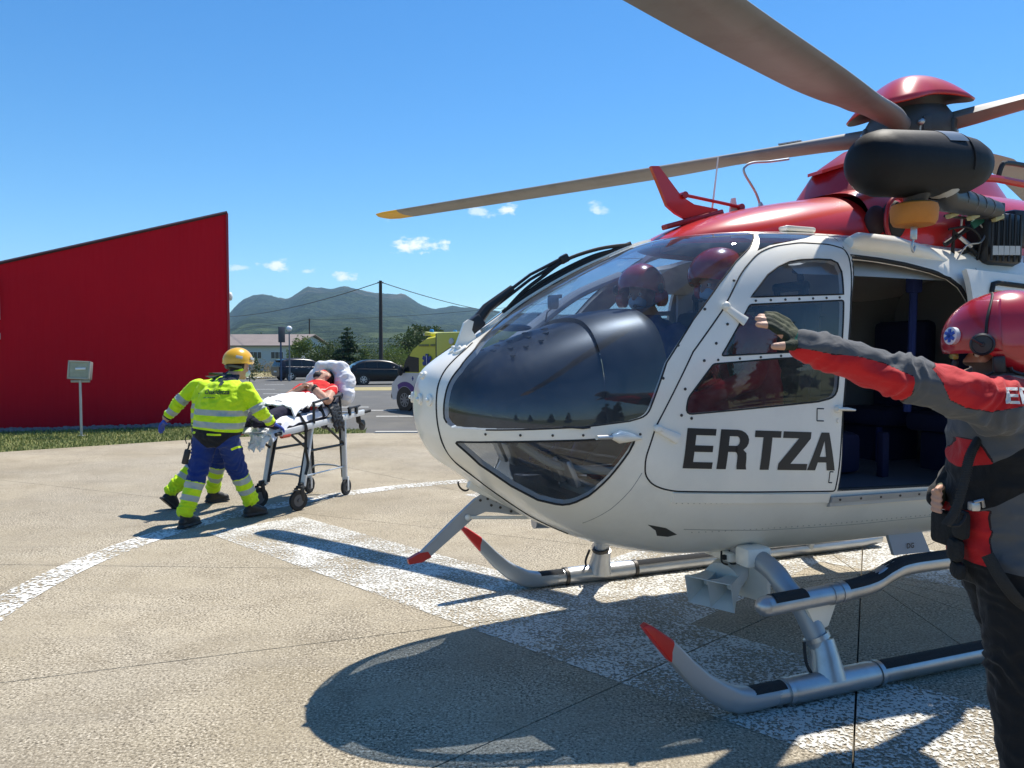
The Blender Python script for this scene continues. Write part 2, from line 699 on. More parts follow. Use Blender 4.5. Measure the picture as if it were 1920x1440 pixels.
def paint_mat(name, col, wear, fs=42):
    """road paint with the worn-through patches left open to the surface below"""
    m = bpy.data.materials.new(name)
    m.use_nodes = True
    t = m.node_tree
    b = t.nodes['Principled BSDF']
    b.inputs['Base Color'].default_value = (*col, 1)
    b.inputs['Roughness'].default_value = .8
    co = NN(t, 'ShaderNodeTexCoord').outputs['Object']
    o = []
    for s, d, r, di in ((fs, 3, .5, .3), (2.2, 5, .6, .3), (fs * 3, 2, .5, 0)):
        n = NN(t, 'ShaderNodeTexNoise')
        n.inputs['Scale'].default_value = s
        n.inputs['Detail'].default_value = d
        n.inputs['Roughness'].default_value = r
        n.inputs['Distortion'].default_value = di
        t.links.new(co, n.inputs['Vector'])
        o.append(n.outputs['Fac'])
    f = MT(t, 'ADD', MT(t, 'ADD', MT(t, 'MULTIPLY', o[0], 1.0), MT(t, 'MULTIPLY', o[1], .62)), MT(t, 'MULTIPLY', o[2], .30))
    f = MT(t, 'MULTIPLY', MT(t, 'SUBTRACT', f, 0.96 + wear), 9, clamp=True)
    t.links.new(f, b.inputs['Alpha'])
    MATS[name] = m


paint_mat('worn_white_paint', (.60, .585, .53), -.055, 60)
paint_mat('ring_white_paint', (.68, .67, .62), -.065, 34)
mat('joint_soil', (.10, .088, .066), .95)
mat('asphalt', (.095, .093, .088), .9, var=.18, vscale=1.2, bump=.4, bscale=220, dirt=(.15, .14, .12), dscale=.5, damt=.7)
paint_mat('lot_paint', (.7, .7, .68), -.2, 20)
mat('dry_verge', (.32, .27, .13), .95, var=.35, vscale=2.5, bump=.5, bscale=40)
mat('field', (.16, .17, .06), .95, var=.4, vscale=.05, dirt=(.25, .21, .10), dscale=.02, damt=.8)
mat('lawn_soil', (.16, .165, .055), .95, var=.4, vscale=5)
mat('kerb_concrete', (.46, .44, .39), .85, var=.12, vscale=8, bump=.3, bscale=80)

gm = MB()
gm.add([(-9000, -9000, -.42), (9000, -9000, -.42), (9000, 9000, -.42), (-9000, 9000, -.42)], [(0, 1, 2, 3)])
tag(gm.build('ground', 'field', smooth=0), kind='structure')

PADC = (2.5, 5.45)
PAD = [(-20, 3), (-14, 7.85), (-6.1, 14.05), (-4.5, 15.0), (-2.9, 15.37), (16, 15.6), (22, 8), (22, -8), (12, -18), (-10, -18), (-20, -8)]


def ray_pad(a):
    d = Vector((math.cos(a), math.sin(a)))
    c = Vector(PADC)
    for i in range(len(PAD)):
        p, q = Vector(PAD[i]), Vector(PAD[(i + 1) % len(PAD)])
        e = q - p
        den = d.x * e.y - d.y * e.x
        if abs(den) < 1e-9:
            continue
        w = p - c
        t = (w.x * e.y - w.y * e.x) / den
        s = (w.x * d.y - w.y * d.x) / den
        if t > 0 and -1e-6 <= s <= 1 + 1e-6:
            return c + d * t
    return c


pad = thing('helipad', None, None, kind='structure')
bm_ = MB()
bm_.prism([(x, y, -.40) for x, y in reversed(PAD)], (0, 0, .36))
bm_.build('pad_base', 'joint_soil', pad, smooth=0)
A0 = R(177.5)
for i in range(16):
    a, b = A0 + i * math.pi / 8, A0 + (i + 1) * math.pi / 8
    poly = [Vector(PADC), ray_pad(a)]
    angs = []
    for p in PAD:
        t_ = (math.atan2(p[1] - PADC[1], p[0] - PADC[0]) - a) % (2 * math.pi)
        if 1e-4 < t_ < b - a - 1e-4:
            angs.append((t_, Vector(p)))
    poly += [p for _, p in sorted(angs, key=lambda q: q[0])] + [ray_pad(b)]
    na = Vector((-math.sin(a), math.cos(a))) * .0036
    nb = Vector((math.sin(b), -math.cos(b))) * .0036
    mid = (a + b) / 2
    ofs = Vector((math.cos(mid), math.sin(mid))) * (.0036 / math.sin(math.pi / 16))
    poly2 = [poly[0] + ofs, poly[1] + na] + poly[2:-1] + [poly[-1] + nb]
    s = MB()
    s.prism([(p.x, p.y, -.038) for p in poly2], (0, 0, .038))
    s.build('concrete_slab', 'pad_concrete', pad, smooth=0)


def marking(name, polys, z, m):
    """flat painted sheet, left open over the slab joints"""
    bm = bmesh.new()
    for p in polys:
        bm.faces.new([bm.verts.new((x, y, z)) for x, y in p])
    for k in range(8):
        a = A0 + k * math.pi / 8
        n = Vector((-math.sin(a), math.cos(a), 0))
        c = Vector((*PADC, 0))
        for s in (-.0055, .0055):
            bmesh.ops.bisect_plane(bm, geom=bm.verts[:] + bm.edges[:] + bm.faces[:], plane_co=c + n * s, plane_no=n)
        dele = [f for f in bm.faces if abs((f.calc_center_median() - c).dot(n)) < .005]
        bmesh.ops.delete(bm, geom=dele, context='FACES')
    bmesh.ops.recalc_face_normals(bm, faces=bm.faces)
    for f in bm.faces:
        if f.normal.z < 0:
            f.normal_flip()
    me = bpy.data.meshes.new(name)
    bm.to_mesh(me)
    bm.free()
    return finish(name, me, m, pad, 0)


RC = (1.205, 5.436)
ring = []
NR = 96
for i in range(NR):
    a, b = 2 * math.pi * i / NR, 2 * math.pi * (i + 1) / NR
    ring.append([(RC[0] + r * math.cos(t), RC[1] + r * math.sin(t)) for r, t in ((4.33, a), (4.58, a), (4.58, b), (4.33, b))])
marking('painted_ring', ring, .0045, 'ring_white_paint')
hd, hp = Vector((.72, -.694)), Vector((.694, .72))
h0 = Vector((-2.38, 7.09))


def hq(a0, a1, p0, p1):
    return [tuple(h0 + hd * a + hp * p) for a, p in ((a0, p0), (a1, p0), (a1, p1), (a0, p1))]


marking('painted_letter', [hq(0, 7.4, -.47, .47), hq(0.3, 7.6, 2.35, 3.3), hq(3.1, 4.3, .47, 2.35)], .004, 'worn_white_paint')

# parking lot, kerb, verge
lot = MB()
lot.add([(-70, 14.9, LOT_Z), (70, 14.9, LOT_Z), (70, 75, LOT_Z), (-70, 75, LOT_Z)], [(0, 1, 2, 3)])
tag(lot.build('parking_lot', 'asphalt', smooth=0), kind='structure')
lp = MB()


def stroke(x0, y0, x1, y1, w):
    d = Vector((x1 - x0, y1 - y0)).normalized()
    n = Vector((-d.y, d.x)) * w / 2
    lp.add([(x0 + n.x, y0 + n.y, LOT_Z + .004), (x0 - n.x, y0 - n.y, LOT_Z + .004), (x1 - n.x, y1 - n.y, LOT_Z + .004), (x1 + n.x, y1 + n.y, LOT_Z + .004)], [(0, 1, 2, 3)])


for x, y in ((-6.1, 26.5), (-4.9, 25), (-3.1, 26.5), (-1.4, 27.3), (-4.0, 22.6), (-2.4, 23.0), (-7.5, 30), (-13.5, 40), (-15.5, 38), (-17, 42), (-14.8, 46), (-11.5, 35.5), (-18, 33), (-13, 30.5)):
    stroke(x, y, x + 1.15, y + .05, .16)
lp.build('bay_marking', 'lot_paint', smooth=0)
tag(bpy.data.objects['bay_marking'], kind='structure')
for nm, pts, m, z in (('dry_verge', [(-9.5, 38.5), (6, 39.5), (9, 43), (-6, 43), (-9.8, 42)], 'dry_verge', LOT_Z + .008),
                      ('verge_strip', [(-60, 62), (70, 62), (70, 74.8), (-60, 74.8)], 'dry_verge', LOT_Z + .008),
                      ('footpath', [(-40, 58), (-19, 58), (-17.5, 60), (-40, 60.2)], 'kerb_concrete', LOT_Z + .05)):
    s = MB()
    s.add([(x, y, z) for x, y in pts], [tuple(range(len(pts)))])
    tag(s.build(nm, m, smooth=0), kind='structure')
kb = MB()
kb.box((4, 15.75, -.14), (13.6, .18, .29), Matrix.Rotation(R(.7), 3, 'Z'), b=.015)
tag(kb.build('kerb', 'kerb_concrete'), kind='structure')

# ------------------------------------------------------------------ lawn, gravel strip
wc = Vector((-6.50, 17.65))
wd = Vector((-math.cos(R(19.6)), -math.sin(R(19.6))))
wn = Vector((-wd.y, wd.x))           # to the front (towards the pad)
if wn.y > 0:
    wn = -wn
LAWN = [(-20, 3.02), (-14, 7.9), (-6.1, 14.1), (-4.5, 15.05), (-2.95, 15.42), (-3.1, 16.3), tuple(wc + wn * .55 - wd * .3), tuple(wc + wd * 15 + wn * .55)]
s = MB()
s.add([(x, y, -.03) for x, y in LAWN], [tuple(range(len(LAWN)))])
tag(s.build('lawn', 'lawn_soil', smooth=0), kind='structure')


def grass_mat():
    m = bpy.data.materials.new('grass_blade')
    m.use_nodes = True
    t = m.node_tree
    b = t.nodes['Principled BSDF']
    b.inputs['Roughness'].default_value = .7
    co = NN(t, 'ShaderNodeTexCoord').outputs['Object']
    n = NN(t, 'ShaderNodeTexNoise')
    n.inputs['Scale'].default_value = 1.4
    n.inputs['Detail'].default_value = 4
    t.links.new(co, n.inputs['Vector'])
    a = NN(t, 'ShaderNodeAttribute')
    a.attribute_name = 'tone'
    f = MT(t, 'ADD', MT(t, 'MULTIPLY', a.outputs['Fac'], .6), MT(t, 'SUBTRACT', n.outputs['Fac'], .3))
    r = NN(t, 'ShaderNodeValToRGB')
    r.color_ramp.elements[0].color = (.10, .135, .028, 1)
    r.color_ramp.elements[1].color = (.40, .37, .13, 1)
    e = r.color_ramp.elements.new(.5)
    e.color = (.19, .225, .055, 1)
    t.links.new(f, r.inputs[0])
    t.links.new(r.outputs[0], b.inputs['Base Color'])
    MATS['grass_blade'] = m


grass_mat()


def blades(name, poly, dens, hmin, hmax, z, seed, m='grass_blade', wd_=.006):
    g = np.random.default_rng(seed)
    P = np.array(poly)
    lo, hi = P.min(0), P.max(0)
    n = int(dens * (hi - lo).prod())
    q = lo + g.random((n, 2)) * (hi - lo)
    ok = np.array([in_poly(x, y, poly) for x, y in q])
    q = q[ok]
    n = len(q)
    a = g.random(n) * 6.283
    h = hmin + g.random(n) ** 1.5 * (hmax - hmin)
    w = wd_ * (.7 + .8 * g.random(n))
    lean = h * (.2 + .7 * g.random(n))
    b = g.random(n) * 6.283
    v = np.zeros((n, 4, 3))
    ca, sa = np.cos(a), np.sin(a)
    for k, (sx, t) in enumerate(((-1, 0), (1, 0), (.7, .6), (0, 1))):
        v[:, k, 0] = q[:, 0] + ca * w * sx + np.cos(b) * lean * t * t
        v[:, k, 1] = q[:, 1] + sa * w * sx + np.sin(b) * lean * t * t
        v[:, k, 2] = z + h * t
    me = bpy.data.meshes.new(name)
    base = np.arange(n)[:, None] * 4
    fs = (base + np.array([0, 1, 2, 3])).tolist()
    me.from_pydata(v.reshape(-1, 3).tolist(), [], fs)
    at = me.attributes.new('tone', 'FLOAT', 'POINT')
    at.data.foreach_set('value', np.repeat(g.random(n), 4))
    o = finish(name, me, m, None, 0)
    return tag(o, kind='stuff')


blades('grass', LAWN, 950, .015, .07, -.03, 3)

mat('gravel_stone', (.20, .19, .18), .85, var=.5, vscale=9)
gv = MB()
for i in range(2600):
    a = rnd.random() * 12.5
    p = wc + wd * (a - .35) + wn * (.04 + rnd.random() * .5)
    r_ = .018 + rnd.random() ** 2 * .05
    rot = Matrix.Rotation(rnd.random() * 6.28, 3, 'Z') @ Matrix.Rotation(rnd.random() * 1.2, 3, 'X')
    gv.ell((p.x, p.y, -.03 + r_ * .5), (r_, r_ * (.6 + .4 * rnd.random()), r_ * (.45 + .4 * rnd.random())), rot, 6, 4)
tag(gv.build('gravel', 'gravel_stone', smooth=0, weld=False), kind='stuff')
s = MB()
s.add([(*(wc - wd * .4 + wn * .6), -.028), (*(wc + wd * 15 + wn * .6), -.028), (*(wc + wd * 15 - wn * .1), -.028), (*(wc - wd * .4 - wn * .1), -.028)], [(0, 1, 2, 3)])
tag(s.build('gravel_bed', mat('gravel_bed', (.11, .105, .10), .9, var=.3, vscale=20), smooth=0), kind='structure')

# ------------------------------------------------------------------ red building
mat('red_cladding', (.50, .0095, .021), .7, var=.07, vscale=.8, spec=.06, dirt=(.40, .008, .02), dscale=1.2, damt=.35)
mat('dark_coping', (.045, .02, .03), .5)
mat('galvanised', (.42, .44, .45), .45, metal=.7, var=.12, vscale=12)
rb = thing('red_building', 'dark red building with ribbed metal cladding and a slanted roof line', 'building', (wc.x, wc.y, 0), math.atan2(wd.y, wd.x))
LEN, H0, SL, DEP = 9.6, 4.78, .296, 12.0
# local frame: x along the wall (to the left), local +y to the front
k_ = Vector((-.36, .933)).normalized()
bx = Vector((k_.dot(wd), k_.dot(Vector((-wd.y, wd.x)))))
ribs, n_r = [], int(LEN / .0375)
for i in range(n_r + 1):
    x = LEN * i / n_r
    ribs.append((x, .007 if (i // 1) % 4 in (1, 2) else 0.0, H0 - SL * x))
wall = MB()
sg = -1 if Vector((-wd.y, wd.x)).dot(wn) < 0 else 1
vs = []
for x, y, h in ribs:
    vs += [(x, y * sg, -.1), (x, y * sg, h)]
fs = [(2 * i, 2 * i + 2, 2 * i + 3, 2 * i + 1) for i in range(n_r)]
wall.add(vs, fs)
wall.build('wall', 'red_cladding', rb, smooth=0)
side = MB()
bxs = bx * DEP
by_ = (bxs.x, bxs.y)
side.add([(0, 0, -.1), (0, 0, H0), (by_[0], by_[1], H0), (by_[0], by_[1], -.1), (LEN, 0, -.1), (LEN, 0, H0 - SL * LEN), (LEN + by_[0], by_[1], H0 - SL * LEN), (LEN + by_[0], by_[1], -.1)],
         [(0, 1, 2, 3), (4, 7, 6, 5)])
side.build('wall', mat('unseen_wall_grey', (.30, .30, .29), .85, var=.1, vscale=1), rb, smooth=0)  # unseen walls, made grey to keep red bounce light off the ambulance
side = MB()
side.add([(by_[0], by_[1], -.1), (by_[0], by_[1], H0), (LEN + by_[0], by_[1], H0 - SL * LEN), (LEN + by_[0], by_[1], -.1)], [(0, 1, 2, 3)])
side.build('wall', mat('unseen_wall_grey', (.34, .34, .33), .85, var=.1, vscale=1), rb, smooth=0)
rf = MB()
rf.add([(0, 0, H0 - .01), (LEN, 0, H0 - SL * LEN - .01), (LEN + by_[0], by_[1], H0 - SL * LEN - .01), (by_[0], by_[1], H0 - .01)], [(0, 1, 2, 3)])
rf.build('roof', 'dark_coping', rb, smooth=0)
cp = MB()
cp.tube([(-.02, .03 * sg, H0 + .02), (LEN, .03 * sg, H0 - SL * LEN + .02)], .035, 4)
cp.build('coping', 'dark_coping', rb)
tr_ = MB()
tr_.box((-.015, .0, H0 / 2 - .05), (.05, .09, H0 + .1), b=.006)
tr_.build('corner_trim', mat('red_trim', (.30, .02, .03), .45), rb)
dp = MB()
dp.tube(spline([(4.62, .02 * sg, 3.12), (4.62, .10 * sg, 3.12), (4.50, .10 * sg, 3.1), (4.47, .10 * sg, 3.0)], 4) + [Vector((4.47, .08 * sg, 2.3))], .022, 8)
dp.tube([(4.47, .08 * sg, 2.02), (4.47, .08 * sg, 1.9), (4.53, .08 * sg, 1.86)], .018, 8)
dp.build('conduit', 'galvanised', rb)
lm = MB()
lm.ell((-.06, -.3 * sg, 2.92), (.05, .09, .10))
lm.build('wall_lamp', mat('white_plastic', (.75, .75, .73), .4), rb)

# floodlight on a post
fl = thing('floodlight', 'square floodlight on a thin galvanised post standing on the lawn before the red wall', 'floodlight', (-8.45, 15.05, -.03), R(12))
p = MB()
p.tube([(0, 0, 0), (0, 0, 1.1)], .024, 12)
p.box((0, 0, .01), (.12, .12, .02), b=.003)
p.build('post', 'galvanised', fl)
tl = Matrix.Rotation(R(3), 3, 'Y') @ Matrix.Rotation(R(-6), 3, 'X')
hb = MB()
hb.box((0, .03, 1.29), (.40, .16, .36), tl, b=.02)
hb.box((0, .02, 1.08), (.34, .05, .05), b=.008)
hb.build('housing', mat('grey_alu', (.34, .35, .34), .45, metal=.5, var=.1), fl)
rfm = MB()
for sx, sy, w, h in ((0, .165, .40, .03), (0, -.165, .40, .03), (.185, 0, .03, .36), (-.185, 0, .03, .36)):
    rfm.box(Vector((0, .03, 1.29)) + tl @ Vector((sx, -.09, sy)), (w, .03, h), tl, b=.006)
rfm.build('bezel', mat('bezel_alu', (.42, .40, .33), .5, metal=.2), fl)
rf2 = MB()
rf2.box(Vector((0, .03, 1.29)) + tl @ Vector((0, -.083, 0)), (.34, .004, .30), tl)
rf2.build('reflector', mat('reflector', (.36, .36, .25), .4, metal=.1, var=.35, vscale=9), fl)
lt = MB()
a_, b_ = tl @ Vector((-.06, -.095, .02)), tl @ Vector((.12, -.095, .035))
lt.tube([Vector((0, .03, 1.29)) + a_, Vector((0, .03, 1.29)) + b_], .022, 10)
lt.build('bulb', mat('bulb_glass', (.8, .82, .85), .2), fl)
# ------------------------------------------------------------------ mountains
def ridge_v(u):
    px = [-2200, -900, -300, 100, 300, 380, 431, 445, 458, 472, 487, 503, 520, 537, 548, 560, 572, 583, 596, 612, 632, 652, 672, 692, 716, 742, 762, 778, 793, 806, 818, 834, 852, 880, 910, 960, 1100, 1300, 1500, 1800, 2200, 2800, 4200]
    py = [640, 630, 620, 612, 604, 596, 586, 571, 560, 553, 552, 553, 557, 561, 556, 548, 541, 536, 539, 540, 538, 537, 540, 544, 548, 551, 553, 561, 571, 575, 577, 574, 573, 576, 580, 584, 590, 596, 604, 612, 622, 632, 640]
    return (664 - np.interp(960 + 1443 * u, px, py)) / 1443


def mountain_mat():
    m = bpy.data.materials.new('hillside')
    m.use_nodes = True
    t = m.node_tree
    b = t.nodes['Principled BSDF']
    b.inputs['Roughness'].default_value = .95
    b.inputs['Specular IOR Level'].default_value = .1
    co = NN(t, 'ShaderNodeTexCoord').outputs['Object']

    def nz_(s, d=6, r=.6):
        n = NN(t, 'ShaderNodeTexNoise')
        n.inputs['Scale'].default_value = s
        n.inputs['Detail'].default_value = d
        n.inputs['Roughness'].default_value = r
        t.links.new(co, n.inputs['Vector'])
        return n.outputs['Fac']
    sp = NN(t, 'ShaderNodeSeparateXYZ')
    t.links.new(co, sp.inputs[0])

    def mx(f, a, c):
        n = NN(t, 'ShaderNodeMix', data_type='RGBA')
        for i, x in ((0, f), (6, a), (7, c)):
            if isinstance(x, tuple):
                n.inputs[i].default_value = (*x, 1)
            else:
                t.links.new(x, n.inputs[i])
        return n.outputs[2]
    f1, f2, f3 = nz_(.012), nz_(.004, 4), nz_(.07, 5, .7)
    cr = NN(t, 'ShaderNodeMapRange')
    t.links.new(MT(t, 'ADD', MT(t, 'MULTIPLY', f3, .6), MT(t, 'MULTIPLY', nz_(.025, 6, .65), .4)), cr.inputs['Value'])
    cr.inputs['From Min'].default_value = .42
    cr.inputs['From Max'].default_value = .60
    c = mx(cr.outputs[0], (.006, .014, .007), (.060, .085, .030))
    low = MT(t, 'SUBTRACT', 1.0, MT(t, 'DIVIDE', sp.outputs['Z'], 95), clamp=True)
    mead = MT(t, 'MULTIPLY', MT(t, 'MULTIPLY', MT(t, 'SUBTRACT', f1, .535), 14, clamp=True), low)
    c = mx(mead, c, (.11, .14, .048))
    high = MT(t, 'MULTIPLY', MT(t, 'SUBTRACT', sp.outputs['Z'], 150), .02, clamp=True)
    rock = MT(t, 'MULTIPLY', high, MT(t, 'MULTIPLY', MT(t, 'SUBTRACT', f1, .46), 6, clamp=True))
    c = mx(rock, c, (.17, .13, .075))
    t.links.new(c, b.inputs['Base Color'])
    bp = NN(t, 'ShaderNodeBump')
    bp.inputs['Strength'].default_value = .9
    bp.inputs['Distance'].default_value = 26
    t.links.new(f3, bp.inputs['Height'])
    t.links.new(bp.outputs[0], b.inputs['Normal'])
    MATS['hillside'] = m


mountain_mat()
NA, NRD = 420, 56
vs = []
for j in range(NRD + 1):
    q = j / NRD
    r_ = 260 + (3900 - 260) * q ** 1.25
    for i in range(NA + 1):
        a = R(-66 + 132 * i / NA)
        x, y = r_ * math.sin(a), r_ * math.cos(a)
        u = math.tan(a)
        hmax = ridge_v(u) * 2600 * math.cos(a)
        rise = max(0.0, min(1.0, (r_ * math.cos(a) ** .3 - 420) / (2600 - 420)))
        prof = .10 * min(1, rise / .25) + .90 * max(0, (rise - .15) / .85) ** 1.35
        if r_ > 2600:
            prof = max(0, 1 - ((r_ - 2600) / 1300) ** 1.5 * .9)
        n = mnoise.fractal(Vector((x * .0022, y * .0022, 3.1)), 1.0, 2.1, 5)
        n2 = mnoise.fractal(Vector((x * .018, y * .018, 7.1)), 1.0, 2.0, 5)
        amp = prof * (1 - prof) * 1.3 + .03 * prof
        z = hmax * prof * (1 + .0 * n) + hmax * amp * n * .55 + n2 * hmax * .040 * prof
        if j < 4:
            z = z * j / 4
        vs.append((x, y, max(z, 0) * 1.0 - .5 + min(1, rise * 5) * 1.5))
fs = []
for j in range(NRD):
    for i in range(NA):
        k = j * (NA + 1) + i
        fs.append((k, k + 1, k + NA + 2, k + NA + 1))
me = bpy.data.meshes.new('mountains')
me.from_pydata(vs, [], fs)
tag(finish('mountains', me, 'hillside', None, 180), kind='structure')

# haze over the valley: one even, closed volume holding everything
hz = MB()
hz.box((0, 0, 168), (8800, 8800, 340.0))
hm = bpy.data.materials.new('haze_air')
hm.use_nodes = True
t = hm.node_tree
for n in list(t.nodes):
    t.nodes.remove(n)
pv = NN(t, 'ShaderNodeVolumePrincipled')
pv.inputs['Color'].default_value = (.42, .70, 1.0, 1)
pv.inputs['Density'].default_value = .00014
pv.inputs['Anisotropy'].default_value = .1
ou = NN(t, 'ShaderNodeOutputMaterial')
t.links.new(pv.outputs[0], ou.inputs['Volume'])
MATS['haze_air'] = hm
HAZE = tag(hz.build('haze', 'haze_air', smooth=0), kind='stuff')

# ------------------------------------------------------------------ vegetation
mat('bark', (.09, .07, .05), .9, var=.3, vscale=12, bump=.6, bscale=30)


def leaf_mat(name, dark, light):
    m = bpy.data.materials.new(name)
    m.use_nodes = True
    t = m.node_tree
    b = t.nodes['Principled BSDF']
    b.inputs['Roughness'].default_value = .6
    b.inputs['Specular IOR Level'].default_value = .25
    a = NN(t, 'ShaderNodeAttribute')
    a.attribute_name = 'tone'
    mx = NN(t, 'ShaderNodeMix', data_type='RGBA')
    t.links.new(a.outputs['Fac'], mx.inputs[0])
    mx.inputs[6].default_value = (*dark, 1)
    mx.inputs[7].default_value = (*light, 1)
    t.links.new(mx.outputs[2], b.inputs['Base Color'])
    tl_ = NN(t, 'ShaderNodeBsdfTranslucent')
    t.links.new(mx.outputs[2], tl_.inputs[0])
    ms = NN(t, 'ShaderNodeMixShader')
    ms.inputs[0].default_value = .3
    t.links.new(b.outputs[0], ms.inputs[1])
    t.links.new(tl_.outputs[0], ms.inputs[2])
    t.links.new(ms.outputs[0], t.nodes['Material Output'].inputs[0])
    MATS[name] = m


leaf_mat('leaf_bright', (.06, .105, .02), (.15, .20, .045))
leaf_mat('leaf_dark', (.025, .05, .014), (.07, .105, .03))
leaf_mat('leaf_pine', (.022, .045, .018), (.06, .09, .032))
leaf_mat('leaf_dry', (.20, .15, .06), (.34, .27, .12))


def leaf_cloud(pts, size, seed, tones):
    g = np.random.default_rng(seed)
    P = np.array(pts)
    n = len(P)
    d1 = g.normal(size=(n, 3))
    d1 /= np.linalg.norm(d1, axis=1)[:, None]
    d2 = np.cross(d1, g.normal(size=(n, 3)))
    d2 /= np.linalg.norm(d2, axis=1)[:, None]
    s = size * (.6 + .8 * g.random(n))[:, None]
    v = np.stack([P - d1 * s, P + d2 * s * .5, P + d1 * s, P - d2 * s * .5], 1)
    me = bpy.data.meshes.new('crown')
    me.from_pydata(v.reshape(-1, 3).tolist(), [], (np.arange(n)[:, None] * 4 + np.arange(4)).tolist())
    at = me.attributes.new('tone', 'FLOAT', 'POINT')
    at.data.foreach_set('value', np.repeat(np.clip(np.array(tones) + g.normal(size=n) * .15, 0, 1), 4))
    return me


def broad_crown(h, w, n, seed, base=.12, size=.12):
    g = np.random.default_rng(seed)
    k = 13
    cs = []
    for i in range(k):
        a = g.random() * 6.283
        zz = base + (1 - base) * g.random() ** .8
        rr = w * .5 * math.sqrt(max(.05, 1 - ((zz - .45) / .62) ** 2)) * (.35 + .65 * g.random())
        cs.append((rr * math.cos(a), rr * math.sin(a), zz * h * .92, w * (.16 + .12 * g.random())))
    pts, tn = [], []
    for i in range(n):
        c = cs[int(g.integers(k))]
        d = g.normal(size=3)
        d /= np.linalg.norm(d)
        q = c[3] * g.random() ** .33
        p = (c[0] + d[0] * q, c[1] + d[1] * q, max(.05, c[2] + d[2] * q * .85))
        pts.append(p)
        tn.append(.3 + .4 * g.random())
    return leaf_cloud(pts, size, seed, tn)


def cedar_crown(h, w, n, seed, size=.10):
    g = np.random.default_rng(seed)
    pts, tn = [], []
    L = 11
    br = []
    for l in range(L):
        z = h * (.12 + .84 * l / (L - 1))
        rl = w * .5 * (1 - (l / (L - 1)) ** .8) + .08 * w * .3
        nb = 6 if l < 8 else 4
        for b in range(nb):
            br.append((z, rl * (.65 + .45 * g.random()), g.random() * 6.283))
    wt = np.array([b[1] for b in br])
    wt /= wt.sum()
    for i in range(n):
        z, rl, a = br[int(g.choice(len(br), p=wt))]
        t_ = g.random() ** .7
        dz = .22 * rl * (t_ - 1.4 * t_ * t_) + .05 * g.normal() * h * .2
        sp_ = .10 * w * (1 - .5 * t_)
        pts.append((rl * t_ * math.cos(a) + g.normal() * sp_ * .5, rl * t_ * math.sin(a) + g.normal() * sp_ * .5, max(.05, z + dz)))
        tn.append(.2 + .6 * t_ * g.random())
    return leaf_cloud(pts, size, seed, tn)


def trunk_mesh(h, r_, seed, limbs=5, spread=.3):
    g = random.Random(seed)
    m = MB()
    m.tube([(0, 0, -.1), (.02 * h * g.uniform(-1, 1), .02 * h * g.uniform(-1, 1), h * .4), (.03 * h * g.uniform(-1, 1), 0, h * .88)], [r_, r_ * .7, r_ * .2], 8)
    for i in range(limbs):
        z = h * g.uniform(.2, .7)
        a = g.random() * 6.28
        m.tube([(0, 0, z), (spread * h * .5 * math.cos(a), spread * h * .5 * math.sin(a), z + h * .1), (spread * h * math.cos(a), spread * h * math.sin(a), z + h * .22)], [r_ * .45, r_ * .3, r_ * .08], 6)
    return m.mesh('trunk')


PROTO = {}


def tree(name, label, cat, x, y, h, w, style, leafm, seed, n=2600, group=None, z=None, size=None):
    key = (style, round(h / w, 1), seed % 3, leafm, n)
    if key not in PROTO:
        if style == 'broad':
            cm = broad_crown(1.0, w / h, n, seed, size=size or .035)
        else:
            cm = cedar_crown(1.0, w / h, n, seed, size=size or .035)
        cm.materials.append(MATS[leafm])
        tm = trunk_mesh(1.0, .025 if style != 'broad' else .02, seed)
        tm.materials.append(MATS['bark'])
        PROTO[key] = (cm, tm)
    cm, tm = PROTO[key]
    r_ = thing(name, label, cat, (x, y, LOT_Z - .05 if z is None else z), rnd.random() * 6.28, group)
    r_.scale = (h, h, h)
    for nm, me in (('crown', cm), ('trunk', tm)):
        o = bpy.data.objects.new(nm, me)
        COL.objects.link(o)
        o.parent = r_
    return r_


def PX(px, Y):
    return (px - 960) / 1443 * Y


def HZ(py, Y):
    return 1.58 - (py - 664) / 1443 * Y


tree('cedar_tree', 'dark green conifer with drooping boughs and a spindly top behind the parked cars', 'tree', PX(652, 60), 60, 4.0, 4.6, 'cedar', 'leaf_pine', 4, 5200)
tree('leafy_tree', 'rounded bright green tree between the pale warehouse and the thin pole', 'tree', PX(578, 68), 68, 3.0, 4.2, 'broad', 'leaf_bright', 11, 3600)
tree('bush', 'wide olive green bush right of the bright green tree', 'bush', PX(618, 66), 66, 2.5, 4.2, 'broad', 'leaf_dark', 5, 3000)
tree('bush', 'yellowish green feathery bush right of the drooping conifer', 'bush', PX(683, 64), 64, 2.6, 3.0, 'cedar', 'leaf_bright', 8, 3000)
tree('bush', 'low green bush at the foot of the tall wooden pole', 'bush', PX(712, 66), 66, 1.8, 3.4, 'broad', 'leaf_dark', 2, 2200)
tree('bush', 'bright green bush behind the bonnet of the right hand dark car', 'bush', PX(752, 66), 66, 2.2, 4.2, 'broad', 'leaf_bright', 7, 2800)
tree('leafy_tree', 'dark leafy tree behind the yellow ambulance', 'tree', PX(775, 78), 78, 4.0, 4.4, 'broad', 'leaf_dark', 10, 3600)
tree('leafy_tree', 'taller dark tree with its top just showing past the ambulance roof', 'tree', PX(800, 82), 82, 4.6, 4.6, 'broad', 'leaf_dark', 12, 3600)
tree('sapling', 'small sapling by the footpath in front of the pale warehouse', 'tree', PX(468, 50), 50, 1.7, 1.5, 'broad', 'leaf_dark', 13, 900)
tree('bush', 'straw coloured dry bush at the edge of the car park beside the sapling', 'bush', PX(497, 58), 58, 1.25, 2.6, 'broad', 'leaf_dry', 14, 1500)
tree('bush', 'second straw coloured dry bush nearest the estate car', 'bush', PX(516, 59), 59, 1.1, 2.0, 'broad', 'leaf_dry', 15, 1200)
